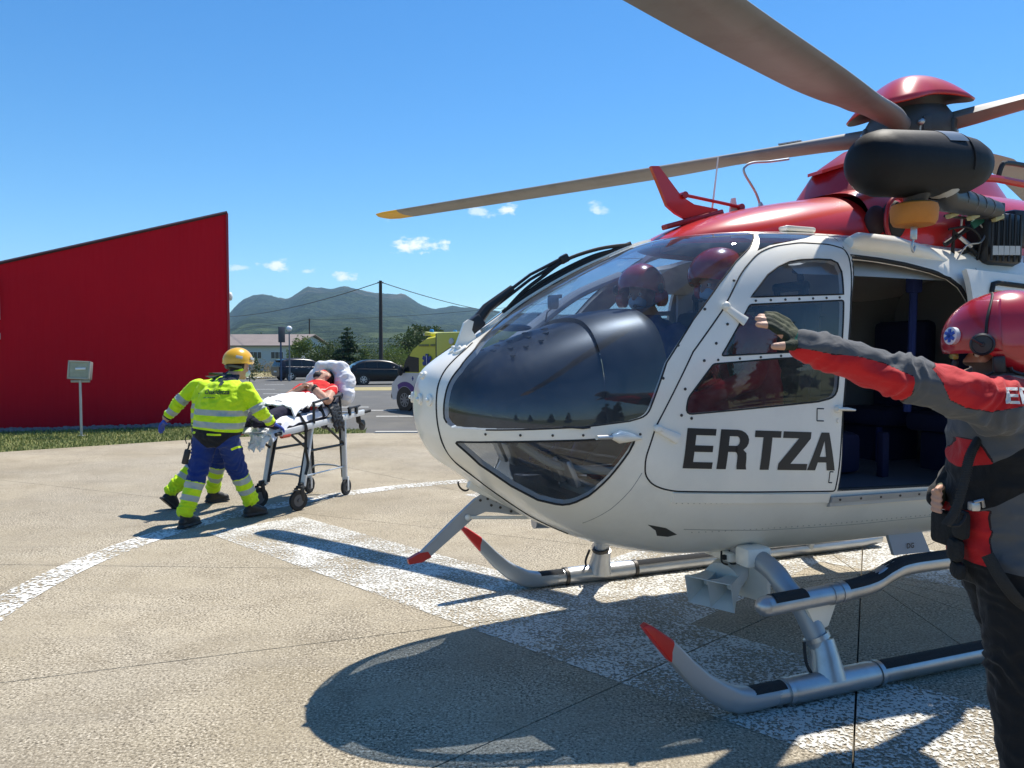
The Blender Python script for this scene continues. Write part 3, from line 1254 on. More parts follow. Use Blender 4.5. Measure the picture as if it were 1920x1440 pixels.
FAR = [(600, 95, 3.2, 6., 'between the thin pole and the drooping conifer'), (735, 100, 3., 7., 'just right of the thick wooden pole'), (690, 110, 3.4, 8, 'just left of the thick wooden pole'), (840, 98, 4.0, 7, 'behind the ambulance roof'),
       (900, 95, 4.4, 7, 'seen through the windscreen near its foot'), (960, 96, 4.2, 8, 'behind the wiper arm'), (1030, 100, 4.5, 8, 'behind the instrument cowl'), (470, 140, 4.5, 9, 'behind the pale warehouse'), (560, 130, 3.4, 8, 'behind the globe lamp'),
       (1120, 100, 5, 8, 'behind the far pilot'), (1250, 105, 5, 9, 'behind the near pilot'), (1400, 100, 5, 8, 'behind the cockpit door')]
for i, (px, Y, h, w, wh_) in enumerate(FAR):
    tree('leafy_tree', 'hazy tree of the far row, ' + wh_, 'tree', PX(px, Y), Y, h, w, 'broad', 'leaf_dark', 20 + i, 1500, 'trees in the far row', -.4)
# the trees that the windscreen mirrors stand behind the photographer
for i, (x, y, h) in enumerate([(19, -17, 6.5), (24, -18, 8), (28, -15, 7.5), (33, -17, 9), (38, -12, 8), (44, -14, 9), (14, -26, 6), (50, -8, 9), (9, -40, 6), (3, -46, 6.5), (-6, -50, 6), (-14, -48, 7), (20, -34, 7)]):
    tree('conifer', 'dark conifer of the row behind the pad that the windscreen mirrors', 'tree', x, y, h, h * .62, 'cedar', 'leaf_pine', 1 + (i % 3), 1500, 'conifers mirrored in the windscreen', -.4, size=.06)

# ------------------------------------------------------------------ warehouse, poles, wires, lamp, sign
mat('pale_wall', (.42, .47, .52), .8, var=.06, vscale=.6)
mat('brown_roof', (.19, .155, .14), .8, var=.2, vscale=.8)
mat('dark_window', (.03, .035, .045), .15)
wh = thing('warehouse', 'long pale warehouse with a brown roof and dark windows beyond the red wall', 'building', (PX(548, 88), 88, -.4), R(176))
b = MB()
b.prism([(0, 0, 0), (0, -14, 0), (0, -14, 2.9), (0, -7, 4.2), (0, 0, 2.9)], (30, 0, 0))
b.build('wall', 'pale_wall', wh, smooth=0)
b = MB()
for y0, z0, y1, z1 in ((.4, 2.86, -7.05, 4.32), (-7.05, 4.32, -14.4, 2.86)):
    b.prism([(-.4, y0, z0), (30.4, y0, z0), (30.4, y1, z1), (-.4, y1, z1)], (0, 0, .12))
b.build('roof', 'brown_roof', wh, smooth=0)
for i in range(8):
    x = 1.0 + i * 2.55
    f = MB()
    f.box((x + .75, .02, 1.85), (1.5, .05, .85), b=.01)
    fo = f.build('window', mat('window_frame', (.55, .58, .6), .5), wh)
    for k in range(3):
        q = MB()
        q.box((x + .27 + k * .48, .05, 1.85), (.42, .02, .73))
        q.build('pane', 'dark_window', fo, smooth=0)
mat('old_wood', (.055, .043, .036), .9, var=.25, vscale=6, bump=.5, bscale=25)
mat('wire', (.03, .03, .032), .6)


def upole(label, px, Y, top, r_, arm=True):
    h = HZ(top, Y) + .4
    u = thing('utility_pole', label, 'pole', (PX(px, Y), Y, -.4), R(8))
    b = MB()
    b.tube([(0, 0, 0), (0, 0, h)], [r_ * 1.15, r_ * .85], 12)
    b.build('pole', 'old_wood', u)
    b = MB()
    for s_ in (-1, 1):
        b.lathe([(.03, 0), (.05, .02), (.05, .06), (.03, .08), (.045, .1), (.02, .14)], (s_ * (r_ + .05), 0, h - .22), n=10)
    b.build('insulator', mat('insulator', (.08, .07, .06), .3), u)
    return Vector((PX(px, Y), Y, h - .5))


P1_ = upole('thick dark wooden pole standing tallest against the mountain', 714.5, 60, 527, .145)
P2_ = upole('thin pole between the bright green tree and the bush, left of the thick pole', 581, 112, 598, .11)
P3_ = upole('thin dark pole rising beside the ambulance roof', 779, 100, 610, .11)
P4_ = upole('far wooden pole that carries the wire off to the left behind the red wall', 380, 114, 592, .15)
P5_ = upole('far wooden pole hidden by the nose of the helicopter', 1010, 112, 589, .15)
P6_ = upole('wooden pole hidden by the helicopter cabin', 1120, 78, 556, .15)


def wire(label, a, b, sag, r_=.022):
    pts = []
    for i in range(33):
        t_ = i / 32
        p = a.lerp(b, t_)
        p.z -= sag * 4 * t_ * (1 - t_)
        pts.append(p)
    m = MB()
    m.tube(pts, r_, 6)
    tag(m.build('overhead_wire', 'wire'), label, 'wire', 'overhead wires')


wire('thick sagging cable from the tallest pole down to the left', P1_, P4_, .95, .032)
wire('thick sagging cable from the tallest pole down to the right', P1_, P5_, .75, .032)
wire('thin wire from the thin left pole to the right behind the helicopter', P2_, P6_, .5, .022)
wire('thin wire from the thin left pole off behind the red wall', P2_, P4_ + Vector((-30, 40, -1)), .8, .022)

Yl = 52
gl = thing('street_lamp', 'street lamp with a white globe on a thin pole above the parked estate car', 'street lamp', (PX(543, Yl), Yl, LOT_Z))
b = MB()
hl = HZ(621, Yl) - LOT_Z
b.tube([(0, 0, 0), (0, 0, hl)], [.06, .04], 10)
b.lathe([(.10, 0), (.10, .3), (.06, .36)], n=12)
b.build('pole', mat('grey_pole', (.16, .17, .19), .5), gl)
b = MB()
b.ell((0, 0, hl + .17), (.19, .19, .19), None, 20, 12)
b.build('globe', mat('opal_globe', (.82, .83, .84), .15), gl)
sg_ = thing('sign_board', 'tall narrow dark sign panel on a blue post left of the globe lamp', 'sign', (PX(527, Yl), Yl, LOT_Z), R(60))
b = MB()
b.tube([(0, 0, 0), (0, 0, HZ(614, Yl) - LOT_Z)], .06, 10)
b.build('post', mat('blue_post', (.03, .06, .13), .5), sg_)
b = MB()
z0, z1 = HZ(642, Yl) - LOT_Z, HZ(613, Yl) - LOT_Z
b.box((0, -.09, (z0 + z1) / 2), (.55, .07, z1 - z0), b=.01)
b.build('panel', mat('dark_panel', (.035, .04, .055), .5), sg_)
# ------------------------------------------------------------------ helicopter: fuselage form
# station, top, bottom, half width, height of widest point, exponents of the section above and below
FT=np.array([
(0.000,1.366,1.366,0.000,1.345,2.0,2.0),
(0.010,1.430,1.225,0.105,1.335,2.0,2.0),
(0.050,1.508,1.125,0.245,1.320,2.0,2.0),
(0.100,1.548,1.055,0.345,1.305,2.05,2.0),
(0.200,1.612,0.985,0.465,1.285,2.1,2.05),
(0.350,1.705,0.875,0.565,1.260,2.2,2.1),
(0.600,1.877,0.715,0.660,1.230,2.3,2.2),
(1.000,2.083,0.560,0.735,1.190,2.75,2.4),
(1.350,2.205,0.500,0.772,1.160,3.6,2.5),
(1.700,2.235,0.490,0.790,1.150,4.6,2.6),
(2.100,2.240,0.485,0.800,1.150,5.2,2.7),
(3.200,2.235,0.475,0.800,1.150,5.2,2.7),
(3.700,2.230,0.500,0.770,1.180,4.6,2.6),
(4.300,2.200,0.640,0.660,1.300,3.5,2.4),
(4.900,2.160,0.930,0.480,1.480,2.5,2.2),
(5.400,2.120,1.250,0.330,1.680,2.2,2.0),
(5.700,2.100,1.420,0.260,1.760,2.0,2.0)])
FSQ=np.sqrt(FT[:,0])
def pch(x,X,Y):
    h=np.diff(X);d=np.diff(Y)/h;m=np.zeros(len(X))
    for i in range(1,len(X)-1):
        if d[i-1]*d[i]>0:
            w1=2*h[i]+h[i-1];w2=h[i]+2*h[i-1];m[i]=(w1+w2)/(w1/d[i-1]+w2/d[i])
    m[0]=d[0];m[-1]=d[-1]
    i=int(np.clip(np.searchsorted(X,x)-1,0,len(X)-2));t=(x-X[i])/h[i]
    return ((1+2*t)*(1-t)**2*Y[i]+t*(1-t)**2*h[i]*m[i]+t*t*(3-2*t)*Y[i+1]+t*t*(t-1)*h[i]*m[i+1])
def sec(s):
    u=np.sqrt(max(s,0)); return [pch(u,FSQ,FT[:,k]) for k in range(1,7)]
def val(s,w,z):
    if s<0: return 9.
    zt,zb,W,zm,nu,nl=sec(s); W=max(W,1e-6)
    a=(zt-zm) if z>zm else (zm-zb); n=nu if z>zm else nl
    return (abs(w)/W)**n+(abs(z-zm)/max(a,1e-6))**n-1
def surfw(s,z):
    zt,zb,W,zm,nu,nl=sec(s)
    a=(zt-zm) if z>zm else (zm-zb); n=nu if z>zm else nl
    q=1-(abs(z-zm)/a)**n
    return W*max(q,0)**(1/n)
HEL = thing('helicopter', 'white and red rescue helicopter with its rotor turning stopped and cabin door slid open', 'helicopter', (-0.47389, 3.81483, 0), R(21.8))
HEL['label'] = 'white and red rescue helicopter with a slid open cabin door standing on the pad'
mat('heli_white', (.87, .83, .735), .32, var=.03, vscale=2, coat=.4, dirt=(.58, .545, .47), dscale=2.2, damt=.35)
mat('heli_white_door', (.88, .85, .765), .30, var=.03, vscale=2, coat=.4, dirt=(.62, .59, .53), dscale=3, damt=.25)
mat('heli_red', (.58, .020, .016), .28, var=.08, vscale=2.5, coat=.6, dirt=(.25, .02, .02), dscale=4, damt=.3)
mat('heli_maroon', (.36, .016, .022), .35, var=.1, vscale=3, coat=.3)
mat('signal_red', (.52, .02, .018), .4, var=.1, vscale=20)
mat('liner', (.33, .35, .36), .8, var=.06, vscale=3)
mat('liner_pale', (.72, .72, .70), .7, var=.05, vscale=3)
mat('black_plastic', (.018, .018, .02), .45, var=.2, vscale=10)
mat('black_rubber', (.012, .012, .013), .7)
mat('grip_tape', (.022, .023, .025), .95, var=.3, vscale=60, bump=.6, bscale=300)
mat('cowl_black', (.030, .033, .040), .40, var=.10, vscale=8, bump=.05, bscale=200)
mat('bare_metal', (.50, .51, .52), .38, metal=.85, var=.08, vscale=14, dirt=(.30, .29, .27), dscale=9, damt=.4)
mat('painted_metal', (.36, .39, .42), .42, metal=.45, var=.1, vscale=6, dirt=(.28, .29, .30), dscale=5, damt=.4)
mat('screw_dark', (.07, .065, .06), .5, metal=.6)
mat('blade_grey', (.20, .196, .192), .5, var=.12, vscale=3, dirt=(.14, .13, .12), dscale=5, damt=.6)
mat('blade_dark', (.05, .052, .055), .5, var=.2, vscale=6)
mat('tip_yellow', (.62, .36, .02), .45, var=.08, vscale=9)
mat('seat_blue', (.012, .017, .06), .85, var=.2, vscale=10, bump=.3, bscale=120)
mat('seat_dark', (.02, .022, .03), .85, var=.2, vscale=10)
mat('strap_blue', (.015, .03, .14), .8)
mat('cabin_floor', (.11, .12, .15), .6, var=.25, vscale=5)
glass_mat('windscreen_glass', (.60, .67, .77), 1.0)
glass_mat('door_glass', (.58, .62, .68), 1.0)


def hp(s, w, z):
    return Vector((s, -w, z))


def sw(s, z, off=0.0):
    """point on the near flank"""
    return hp(s, surfw(s, z) + off, z)


# --- side-view outlines (station, height)
P_WIND = round_poly([(-.2, 1.24), (.2, 1.238), (.38, 1.245), (.60, 1.256), (.80, 1.278), (.885, 1.30), (.988, 1.541), (1.138, 1.739), (1.30, 1.919), (1.414, 2.027), (1.515, 2.10), (1.612, 2.184), (1.66, 2.4), (-.2, 2.4)],
                    [0, 0, 0, 0, 0, .10, 0, 0, 0, 0, 0, 0, 0, 0], 4)
EDGE_W = [(1.0, .30), (1.21, .33), (1.236, .315), (1.255, .285), (1.28, .268), (1.39, .268), (1.515, .258), (1.60, .215), (1.66, .150), (1.72, .098), (1.79, .075), (2.4, .065)]
P_ROOFW = [(1.545, 2.085), (1.625, 2.116), (1.87, 2.168), (2.02, 2.214), (1.70, 2.214), (1.63, 2.18)]
P_CHIN = round_poly([(.10, 1.172), (.24, 1.184), (.383, 1.190), (.605, 1.196), (.835, 1.208), (.80, 1.14), (.722, 1.022), (.655, .929), (.585, .868), (.474, .893), (.356, .96), (.212, 1.064)],
                    [.02, 0, 0, 0, .06, 0, 0, 0, .05, 0, 0, 0], 3)
P_DOOR = round_poly([(.925, 1.251), (.877, 1.106), (.882, 1.031), (.92, .985), (.975, .960), (1.04, .945), (1.4, .925), (1.934, .897), (1.953, 1.274), (1.982, 1.617), (2.009, 1.855), (2.055, 2.076), (2.05, 2.115), (1.98, 2.135), (1.81, 2.139), (1.642, 2.112), (1.537, 2.071), (1.419, 1.973), (1.28, 1.78), (1.119, 1.59)], [.02, .04, .04, .04, .04, .03, 0, .015, 0, 0, 0, .03, .04, .05, .03, .05, .06, .06, 0, 0], 4)
P_UP = [(1.438, 1.850), (1.55, 1.962), (1.619, 2.004), (1.688, 2.032), (1.76, 2.045), (1.86, 2.051), (1.935, 2.050), (1.968, 2.035), (1.978, 1.99), (1.967, 1.876)]
P_MID = round_poly([(1.258, 1.572), (1.427, 1.814), (1.964, 1.846), (1.942, 1.604)], .012, 2)
P_LOW = round_poly([(1.070, 1.303), (1.085, 1.380), (1.216, 1.534), (1.544, 1.558), (1.932, 1.573), (1.918, 1.37), (1.80, 1.348), (1.3, 1.317)], [.045, .02, .012, 0, .012, .09, 0, 0], 4)
P_CAB = [(2.075, 2.078), (2.262, 2.068), (2.438, 2.050), (2.615, 2.020), (2.73, 1.988), (2.80, 1.945), (2.85, 1.87), (2.88, 1.75), (2.90, 1.55), (2.90, 1.1), (2.89, .93), (2.86, .885), (2.69, .878), (1.950, .899), (1.954, 1.274), (1.985, 1.617), (2.012, 1.856)]
POLYS = dict(wind=P_WIND, roofw=P_ROOFW, chin=P_CHIN, door=P_DOOR, up=P_UP, mid=P_MID, low=P_LOW, cab=P_CAB)


def edge_w(z):
    return float(np.interp(z, [p[0] for p in EDGE_W], [p[1] for p in EDGE_W]))


def section_ring(s, n=144, off=0.0):
    zt, zb, Wd, zm, nu, nl = sec(s)
    pts = []
    m = 1400
    th = np.linspace(0, 2 * np.pi, m, endpoint=False)
    c, sn = np.cos(th), np.sin(th)
    ex = np.where(sn > 0, nu, nl)
    w = Wd * np.sign(c) * np.abs(c) ** (2 / ex)
    z = zm + np.where(sn > 0, zt - zm, zm - zb) * np.sign(sn) * np.abs(sn) ** (2 / ex)
    # walk by arc length, separately from crown to keel on each side so that both sides mirror
    def half(sign):
        k = np.where(sign * w >= -1e-9)[0]
        ang = np.arctan2(z[k] - zm, sign * w[k])
        o = k[np.argsort(-ang)]
        P = np.stack([np.abs(w[o]) * sign, z[o]], 1)
        P[0] = (0, zt)
        P[-1] = (0, zb)
        d = np.r_[0, np.cumsum(np.hypot(*np.diff(P, axis=0).T))]
        t = np.linspace(0, d[-1], n // 2 + 1)
        return np.stack([np.interp(t, d, P[:, 0]), np.interp(t, d, P[:, 1])], 1)
    a, b = half(1), half(-1)
    return np.vstack([a, b[::-1][1:-1]])


NS = 150
stn = [0.004] + [5.7 * (i / NS) ** 1.55 for i in range(2, NS + 1)]
rings = [[hp(s, p[0], p[1]) for p in section_ring(s)] for s in stn]
fm = MB()
fm.loft(rings, caps=True)
bm = bmesh.new()
bm.from_mesh(fm.mesh('fuselage'))
bmesh.ops.recalc_face_normals(bm, faces=bm.faces)


def cut(poly, closed=True, tol=.055, near_only=None):
    k = len(poly)
    for i in range(k if closed else k - 1):
        p, q = Vector(poly[i]), Vector(poly[(i + 1) % k])
        e = q - p
        L = e.length
        if L < 1e-6:
            continue
        e /= L
        fs = []
        for f in bm.faces:
            c = f.calc_center_median()
            r_ = Vector((c.x, c.z)) - p
            al = r_.dot(e)
            if -tol < al < L + tol and abs(r_.x * e.y - r_.y * e.x) < tol:
                fs.append(f)
        if not fs:
            continue
        geom = list({v for f in fs for v in f.verts}) + list({d for f in fs for d in f.edges}) + fs
        bmesh.ops.bisect_plane(bm, geom=geom, plane_co=(p.x, 0, p.y), plane_no=(e.y, 0, -e.x), dist=1e-5)


for nm, P in POLYS.items():
    cut(P)
# edge of the central nose strip: planes that hold the long axis, cut on both sides
for sgn in (1, -1):
    for (z0, w0), (z1, w1) in zip(EDGE_W[:-1], EDGE_W[1:]):
        p, q = Vector((w0 * sgn, z0)), Vector((w1 * sgn, z1))
        e = (q - p).normalized()
        fs = []
        for f in bm.faces:
            c = f.calc_center_median()
            if c.x > 1.9 or c.z < z0 - .04 or c.z > z1 + .04:
                continue
            r_ = Vector((-c.y, c.z)) - p
            if abs(r_.x * e.y - r_.y * e.x) < .06:
                fs.append(f)
        if fs:
            geom = list({v for f in fs for v in f.verts}) + list({d for f in fs for d in f.edges}) + fs
            bmesh.ops.bisect_plane(bm, geom=geom, plane_co=(0, -p.x, p.y), plane_no=(0, -e.y, -e.x), dist=1e-5)

lab = {}
for f in bm.faces:
    c = f.calc_center_median()
    s, w, z = c.x, -c.y, c.z
    nearS = w > 0
    r_ = 'body'
    if in_poly(s, z, P_WIND) and abs(w) > edge_w(z) and s < 1.75:
        r_ = 'wind'
    elif in_poly(s, z, P_ROOFW):
        r_ = 'roofw'
    elif in_poly(s, z, P_CHIN):
        r_ = 'chin'
    elif in_poly(s, z, P_UP):
        r_ = 'up'
    elif in_poly(s, z, P_MID):
        r_ = 'mid'
    elif in_poly(s, z, P_LOW):
        r_ = 'low'
    elif in_poly(s, z, P_DOOR):
        r_ = 'door'
    elif in_poly(s, z, P_CAB):
        r_ = 'cab'
    lab.setdefault((r_, nearS if r_ != 'body' else True), []).append(f)


def extract(key):
    fs = lab.get(key, [])
    idx, vs, out = {}, [], []
    for f in fs:
        t_ = []
        for v in f.verts:
            if v not in idx:
                idx[v] = len(vs)
                vs.append(tuple(v.co))
            t_.append(idx[v])
        out.append(tuple(t_))
    me_ = bpy.data.meshes.new(key[0])
    me_.from_pydata(vs, [], out)
    return me_


def shell(o, th=.03):
    md = o.modifiers.new('thickness', 'SOLIDIFY')
    md.thickness = th
    md.offset = -1
    md.material_offset = 1
    md.material_offset_rim = 0
    md.use_rim = True
    md.use_even_offset = False
    apply_mods(o)
    o.data.polygons.foreach_set('use_smooth', [True] * len(o.data.polygons))
    o.data.set_sharp_from_angle(angle=R(32))
    return o


fus = shell(finish('fuselage', extract(('body', True)), ['heli_white', 'liner'], HEL, 60))
for side in (True, False):
    finish('windscreen', extract(('wind', side)), 'windscreen_glass', HEL, 180)
    finish('roof_window', extract(('roofw', side)), 'windscreen_glass', HEL, 180)
    finish('chin_window', extract(('chin', side)), 'door_glass', HEL, 180)
    d = shell(finish('cockpit_door', extract(('door', side)), ['heli_white_door', 'liner'], HEL, 60), .028)
    for w_ in ('up', 'mid', 'low'):
        finish('window', extract((w_, side)), 'door_glass', d, 180)
    if side:
        DOOR = d
far_door = shell(finish('sliding_door', extract(('cab', False)), ['heli_white', 'liner'], HEL, 60))
bm.free()

# seams, seals, mouldings lying on the near flank and mirrored
def flank(poly, r_, m, name, parent, both=True, n=6, off=0.0, closed=True, dens=.03):
    pts = []
    k = len(poly)
    for i in range(k if closed else k - 1):
        p, q = Vector(poly[i]), Vector(poly[(i + 1) % k])
        m_ = max(1, int((q - p).length / dens))
        for j in range(m_):
            pts.append(p.lerp(q, j / m_))
    if not closed:
        pts.append(Vector(poly[-1]))
    for sd in ((1, -1) if both else (1,)):
        b = MB()
        b.tube([hp(p.x, sd * (surfw(p.x, p.y) + off), p.y) for p in pts], r_, n, closed=closed)
        b.build(name, m, parent, 180, weld=False)


flank(P_DOOR, .0042, 'black_rubber', 'door_seam', HEL, off=-.001)
for P in (P_UP, P_MID, P_LOW):
    flank(P, .0045, 'black_rubber', 'window_seal', DOOR, False, off=-.001)
flank(P_CHIN, .005, 'black_rubber', 'window_seal', HEL)
flank(P_CAB, .012, 'black_rubber', 'door_seal', HEL, False, 8, off=-.012)
# screens' edge seal against the posts
flank([p for p in P_WIND[1:-2] if p[1] < 2.2], .004, 'black_rubber', 'window_seal', HEL, closed=False, off=-.001)


def strip_pt(z, sgn, f=1.0, off=0.0):
    """point on the nose where the half width is f times the strip half width"""
    w = edge_w(z) * f
    lo, hi = 0.001, 1.6
    for _ in range(40):
        mid_ = (lo + hi) / 2
        if val(mid_, w, z) > 0:
            lo = mid_
        else:
            hi = mid_
    return hp(hi - off, sgn * w, z)


for sg2 in (1, -1):
    b = MB()
    b.tube([strip_pt(z, sg2, 1.0) for z in np.linspace(1.26, 2.10, 40)], .004, 6)
    b.build('window_seal', 'black_rubber', HEL, 180, weld=False)
# nose panel seams: two dark lines that frame the central nose cover
for sg2 in (1, -1):
    b = MB()
    pl = []
    for z, w in [(1.635, .125), (1.60, .15), (1.55, .172), (1.50, .188), (1.44, .202), (1.38, .212), (1.30, .217), (1.22, .215), (1.14, .208), (1.06, .200), (.98, .196), (.90, .194), (.82, .192), (.74, .19), (.66, .19)]:
        lo, hi = 0.0005, 1.5
        for _ in range(40):
            mid_ = (lo + hi) / 2
            if val(mid_, w, z) > 0:
                lo = mid_
            else:
                hi = mid_
        pl.append(hp(hi, sg2 * w, z))
    b.tube(spline(pl, 4), .0045, 6)
    b.build('nose_seam', 'black_rubber', HEL, 180, weld=False)


def disc(b, p, nrm, r_, h, n=10, mi=0):
    b.lathe([(r_, -.002), (r_, h * .7), (r_ * .75, h)], p, nrm, n, mi)


def nrm_at(s, w, z, e=.004):
    g = Vector(((val(s + e, w, z) - val(s - e, w, z)), -(val(s, w + e, z) - val(s, w - e, z)), val(s, w, z + e) - val(s, w, z - e)))
    return g.normalized()


# latches on the nose cover
b = MB()
for w, z, r_ in [(.06, 1.36, .028), (.16, 1.36, .028), (.03, 1.475, .022), (-.12, 1.36, .028), (.05, 1.60, .030), (.11, 1.60, .036)]:
    lo, hi = 0.0005, 1.5
    for _ in range(40):
        mid_ = (lo + hi) / 2
        if val(mid_, w, z) > 0:
            lo = mid_
        else:
            hi = mid_
    n_ = nrm_at(hi, w, z)
    b = MB()
    disc(b, hp(hi, w, z), n_, r_, .012, 16)
    b.ell(hp(hi, w, z) + n_ * .016, (r_ * .5, r_ * .35, .009), frame(n_), 10, 6)
    b.build('latch', 'heli_white_door', HEL)
# small screws along window bars and flank
b = MB()
for s in np.linspace(1.46, 1.94, 7):
    p = sw(s, 1.832 + (s - 1.44) * .055 + .0)
    disc(b, p, nrm_at(s, surfw(s, 1.84), 1.84), .006, .004, 8)
for s in np.linspace(1.24, 1.92, 7):
    p = sw(s, 1.553 + (s - 1.24) * .055)
    disc(b, p, nrm_at(s, surfw(s, 1.56), 1.56), .006, .004, 8)
for s, z in [(1.30, 1.72), (1.235, 1.63), (1.17, 1.55), (1.07, 1.42), (1.05, 1.30), (1.10, 1.285), (1.37, 1.93), (1.20, 1.79), (1.05, 1.62), (.965, 1.47)]:
    disc(b, sw(s, z), nrm_at(s, surfw(s, z), z), .007, .004, 8)
for s in np.linspace(.2, .85, 6):
    disc(b, sw(s, 1.218), nrm_at(s, surfw(s, 1.218), 1.218), .006, .004, 8)
b.build('screw', 'screw_dark', HEL)
b = MB()
for s in np.linspace(1.10, 1.90, 34):
    z = .918 - (s - 1.1) * .05
    disc(b, sw(s, z), nrm_at(s, surfw(s, z), z), .0035, .002, 6)
b.build('rivet_row', 'heli_white', HEL)

# sill strip under the door opening, running aft
b = MB()
top = [(1.03, .938), (1.4, .915), (1.90, .887)]
r1 = [[sw(s, z, o_) for s, z in top] for z_, o_ in ((0, .004),) for z in (0,)] if False else None
ringsS = []
for s in np.linspace(1.03, 1.905, 14):
    zt_ = .938 - (s - 1.03) * .0583
    ringsS.append([sw(s, zt_, -.005), sw(s, zt_, .010), sw(s, zt_ - .048, .010), sw(s, zt_ - .048, -.005)])
b.loft(ringsS)
b.build('sill_strip', 'heli_white', HEL, 20)
b = MB()
ringsS = []
for s in np.linspace(1.91, 4.1, 26):
    zt_ = .870 - (s - 1.91) * .015
    ringsS.append([sw(s, zt_, -.02), sw(s, zt_, .022), sw(s, zt_ - .03, .022), sw(s, zt_ - .03, .012), sw(s, zt_ - .05, .020), sw(s, zt_ - .058, -.01)])
b.loft(ringsS)
b.build('door_rail', 'painted_metal', HEL, 20)
b = MB()
for s in np.linspace(1.96, 2.9, 8):
    z = .855 - (s - 1.91) * .015
    disc(b, sw(s, z, .022), Vector((0, -1, 0)), .006, .004, 8)
b.build('screw', 'screw_dark', HEL)

# skin joints and rivet lines
for nm_, pl_ in (('a', [(.868, 1.04), (.83, .96), (.77, .86), (.70, .77)]), ('b', [(1.05, .90), (1.4, .872), (1.90, .838)]), ('c', [(2.055, 2.12), (2.06, 2.17), (2.065, 2.205)]), ('d', [(1.36, 2.165), (1.7, 2.195), (2.06, 2.195), (2.9, 2.18), (3.6, 2.16)]), ('e', [(2.95, .80), (2.95, 1.2), (2.95, 1.7), (2.95, 2.05)]), ('f', [(1.15, .74), (1.6, .705), (2.2, .69), (3.2, .69)])):
    flank(pl_, .0022, 'screw_dark' if nm_ in 'c' else mat('joint_grey', (.30, .29, .26), .6), 'skin_joint', HEL, True, 5, -.0008, False)
for z_, s0_, s1_, n_, dz_ in ((.885, 1.06, 1.9, 30, -.036), (2.17, 2.1, 3.3, 44, -.01), (.72, 1.2, 2.9, 50, -.02)):
    b = MB()
    for s in np.linspace(s0_, s1_, n_):
        z = z_ + dz_ * (s - s0_) / (s1_ - s0_)
        disc(b, sw(s, z), nrm_at(s, surfw(s, z), z), .0038, .0022, 6)
    tag(b.build('rivet_row', mat('rivet_grey', (.48, .46, .40), .5), HEL), kind='stuff')

# lettering on the door
def door_pt(u, v):
    s = 1.062 + (1.908 - 1.062) * u
    zb_ = 1.055 - .050 * u
    return hp(s + .020 * v, surfw(s + .020 * v, zb_ + v * .186) + .0022, zb_ + v * .186)


mat('letter_black', (.022, .022, .023), .45)


def glyph(ch):
    """heavy grotesque capitals in a unit box as separate convex patches"""
    Q = lambda a, b_, c, d: [(a, b_), (c, b_), (c, d), (a, d)]
    if ch == 'E':
        return [Q(0, 0, .32, 1), Q(.32, 0, 1, .165), Q(.32, .42, .95, .58), Q(.32, .835, 1, 1)]
    if ch == 'T':
        return [Q(0, .83, 1, 1), Q(.33, 0, .67, .83)]
    if ch == 'Z':
        return [Q(.06, .83, 1, 1), Q(0, 0, .98, .165), [(0, .165), (.40, .165), (1, .83), (.60, .83)]]
    if ch == 'A':
        return [[(0, 0), (.29, 0), (.5, .79), (.36, 1)], [(.71, 0), (1, 0), (.64, 1), (.5, .79)], [(.36, 1), (.5, .79), (.64, 1)], [(.345, .21), (.655, .21), (.615, .36), (.385, .36)]]
    out = [Q(0, 0, .31, 1)]                                     # R
    n_ = 10
    A_ = [(.55, 1)] + [(.55 + .43 * math.cos(a), .72 + .28 * math.sin(a)) for a in np.linspace(math.pi / 2, -math.pi / 2, n_)]
    B_ = [(.55, .835)] + [(.55 + .12 * math.cos(a), .715 + .12 * math.sin(a)) for a in np.linspace(math.pi / 2, -math.pi / 2, n_)]
    out += [[A_[i], A_[i + 1], B_[i + 1], B_[i]] for i in range(n_)]
    out += [Q(.31, .835, .55, 1), Q(.31, .44, .55, .595)]
    C_ = [(.55, .595), (.74, .55), (.93, .42), (.955, .28), (.965, .10), (1.0, 0)]
    D_ = [(.55, .44), (.60, .42), (.635, .36), (.645, .26), (.65, .08), (.67, 0)]
    out += [[C_[i], C_[i + 1], D_[i + 1], D_[i]] for i in range(5)]
    return out


for ch, s0_, s1_ in (('E', 1.060, 1.208), ('R', 1.232, 1.392), ('T', 1.418, 1.566), ('Z', 1.568, 1.742), ('A', 1.742, 1.912)):
    lb_ = bmesh.new()
    for poly_ in glyph(ch):
        lb_.faces.new([lb_.verts.new((x, y, 0)) for x, y in poly_])
    for k in range(1, 6):
        bmesh.ops.bisect_plane(lb_, geom=lb_.verts[:] + lb_.edges[:] + lb_.faces[:], plane_co=(k / 6, 0, 0), plane_no=(1, 0, 0))
        bmesh.ops.bisect_plane(lb_, geom=lb_.verts[:] + lb_.edges[:] + lb_.faces[:], plane_co=(0, k / 6, 0), plane_no=(0, 1, 0))
    for w_ in lb_.verts:
        u_ = (s0_ + (s1_ - s0_) * w_.co.x - 1.062) / (1.908 - 1.062)
        w_.co = door_pt(u_, w_.co.y)
    bmesh.ops.remove_doubles(lb_, verts=lb_.verts, dist=1e-5)
    me_ = bpy.data.meshes.new('letter')
    lb_.to_mesh(me_)
    lb_.free()
    finish('letter', me_, 'letter_black', DOOR, 0)
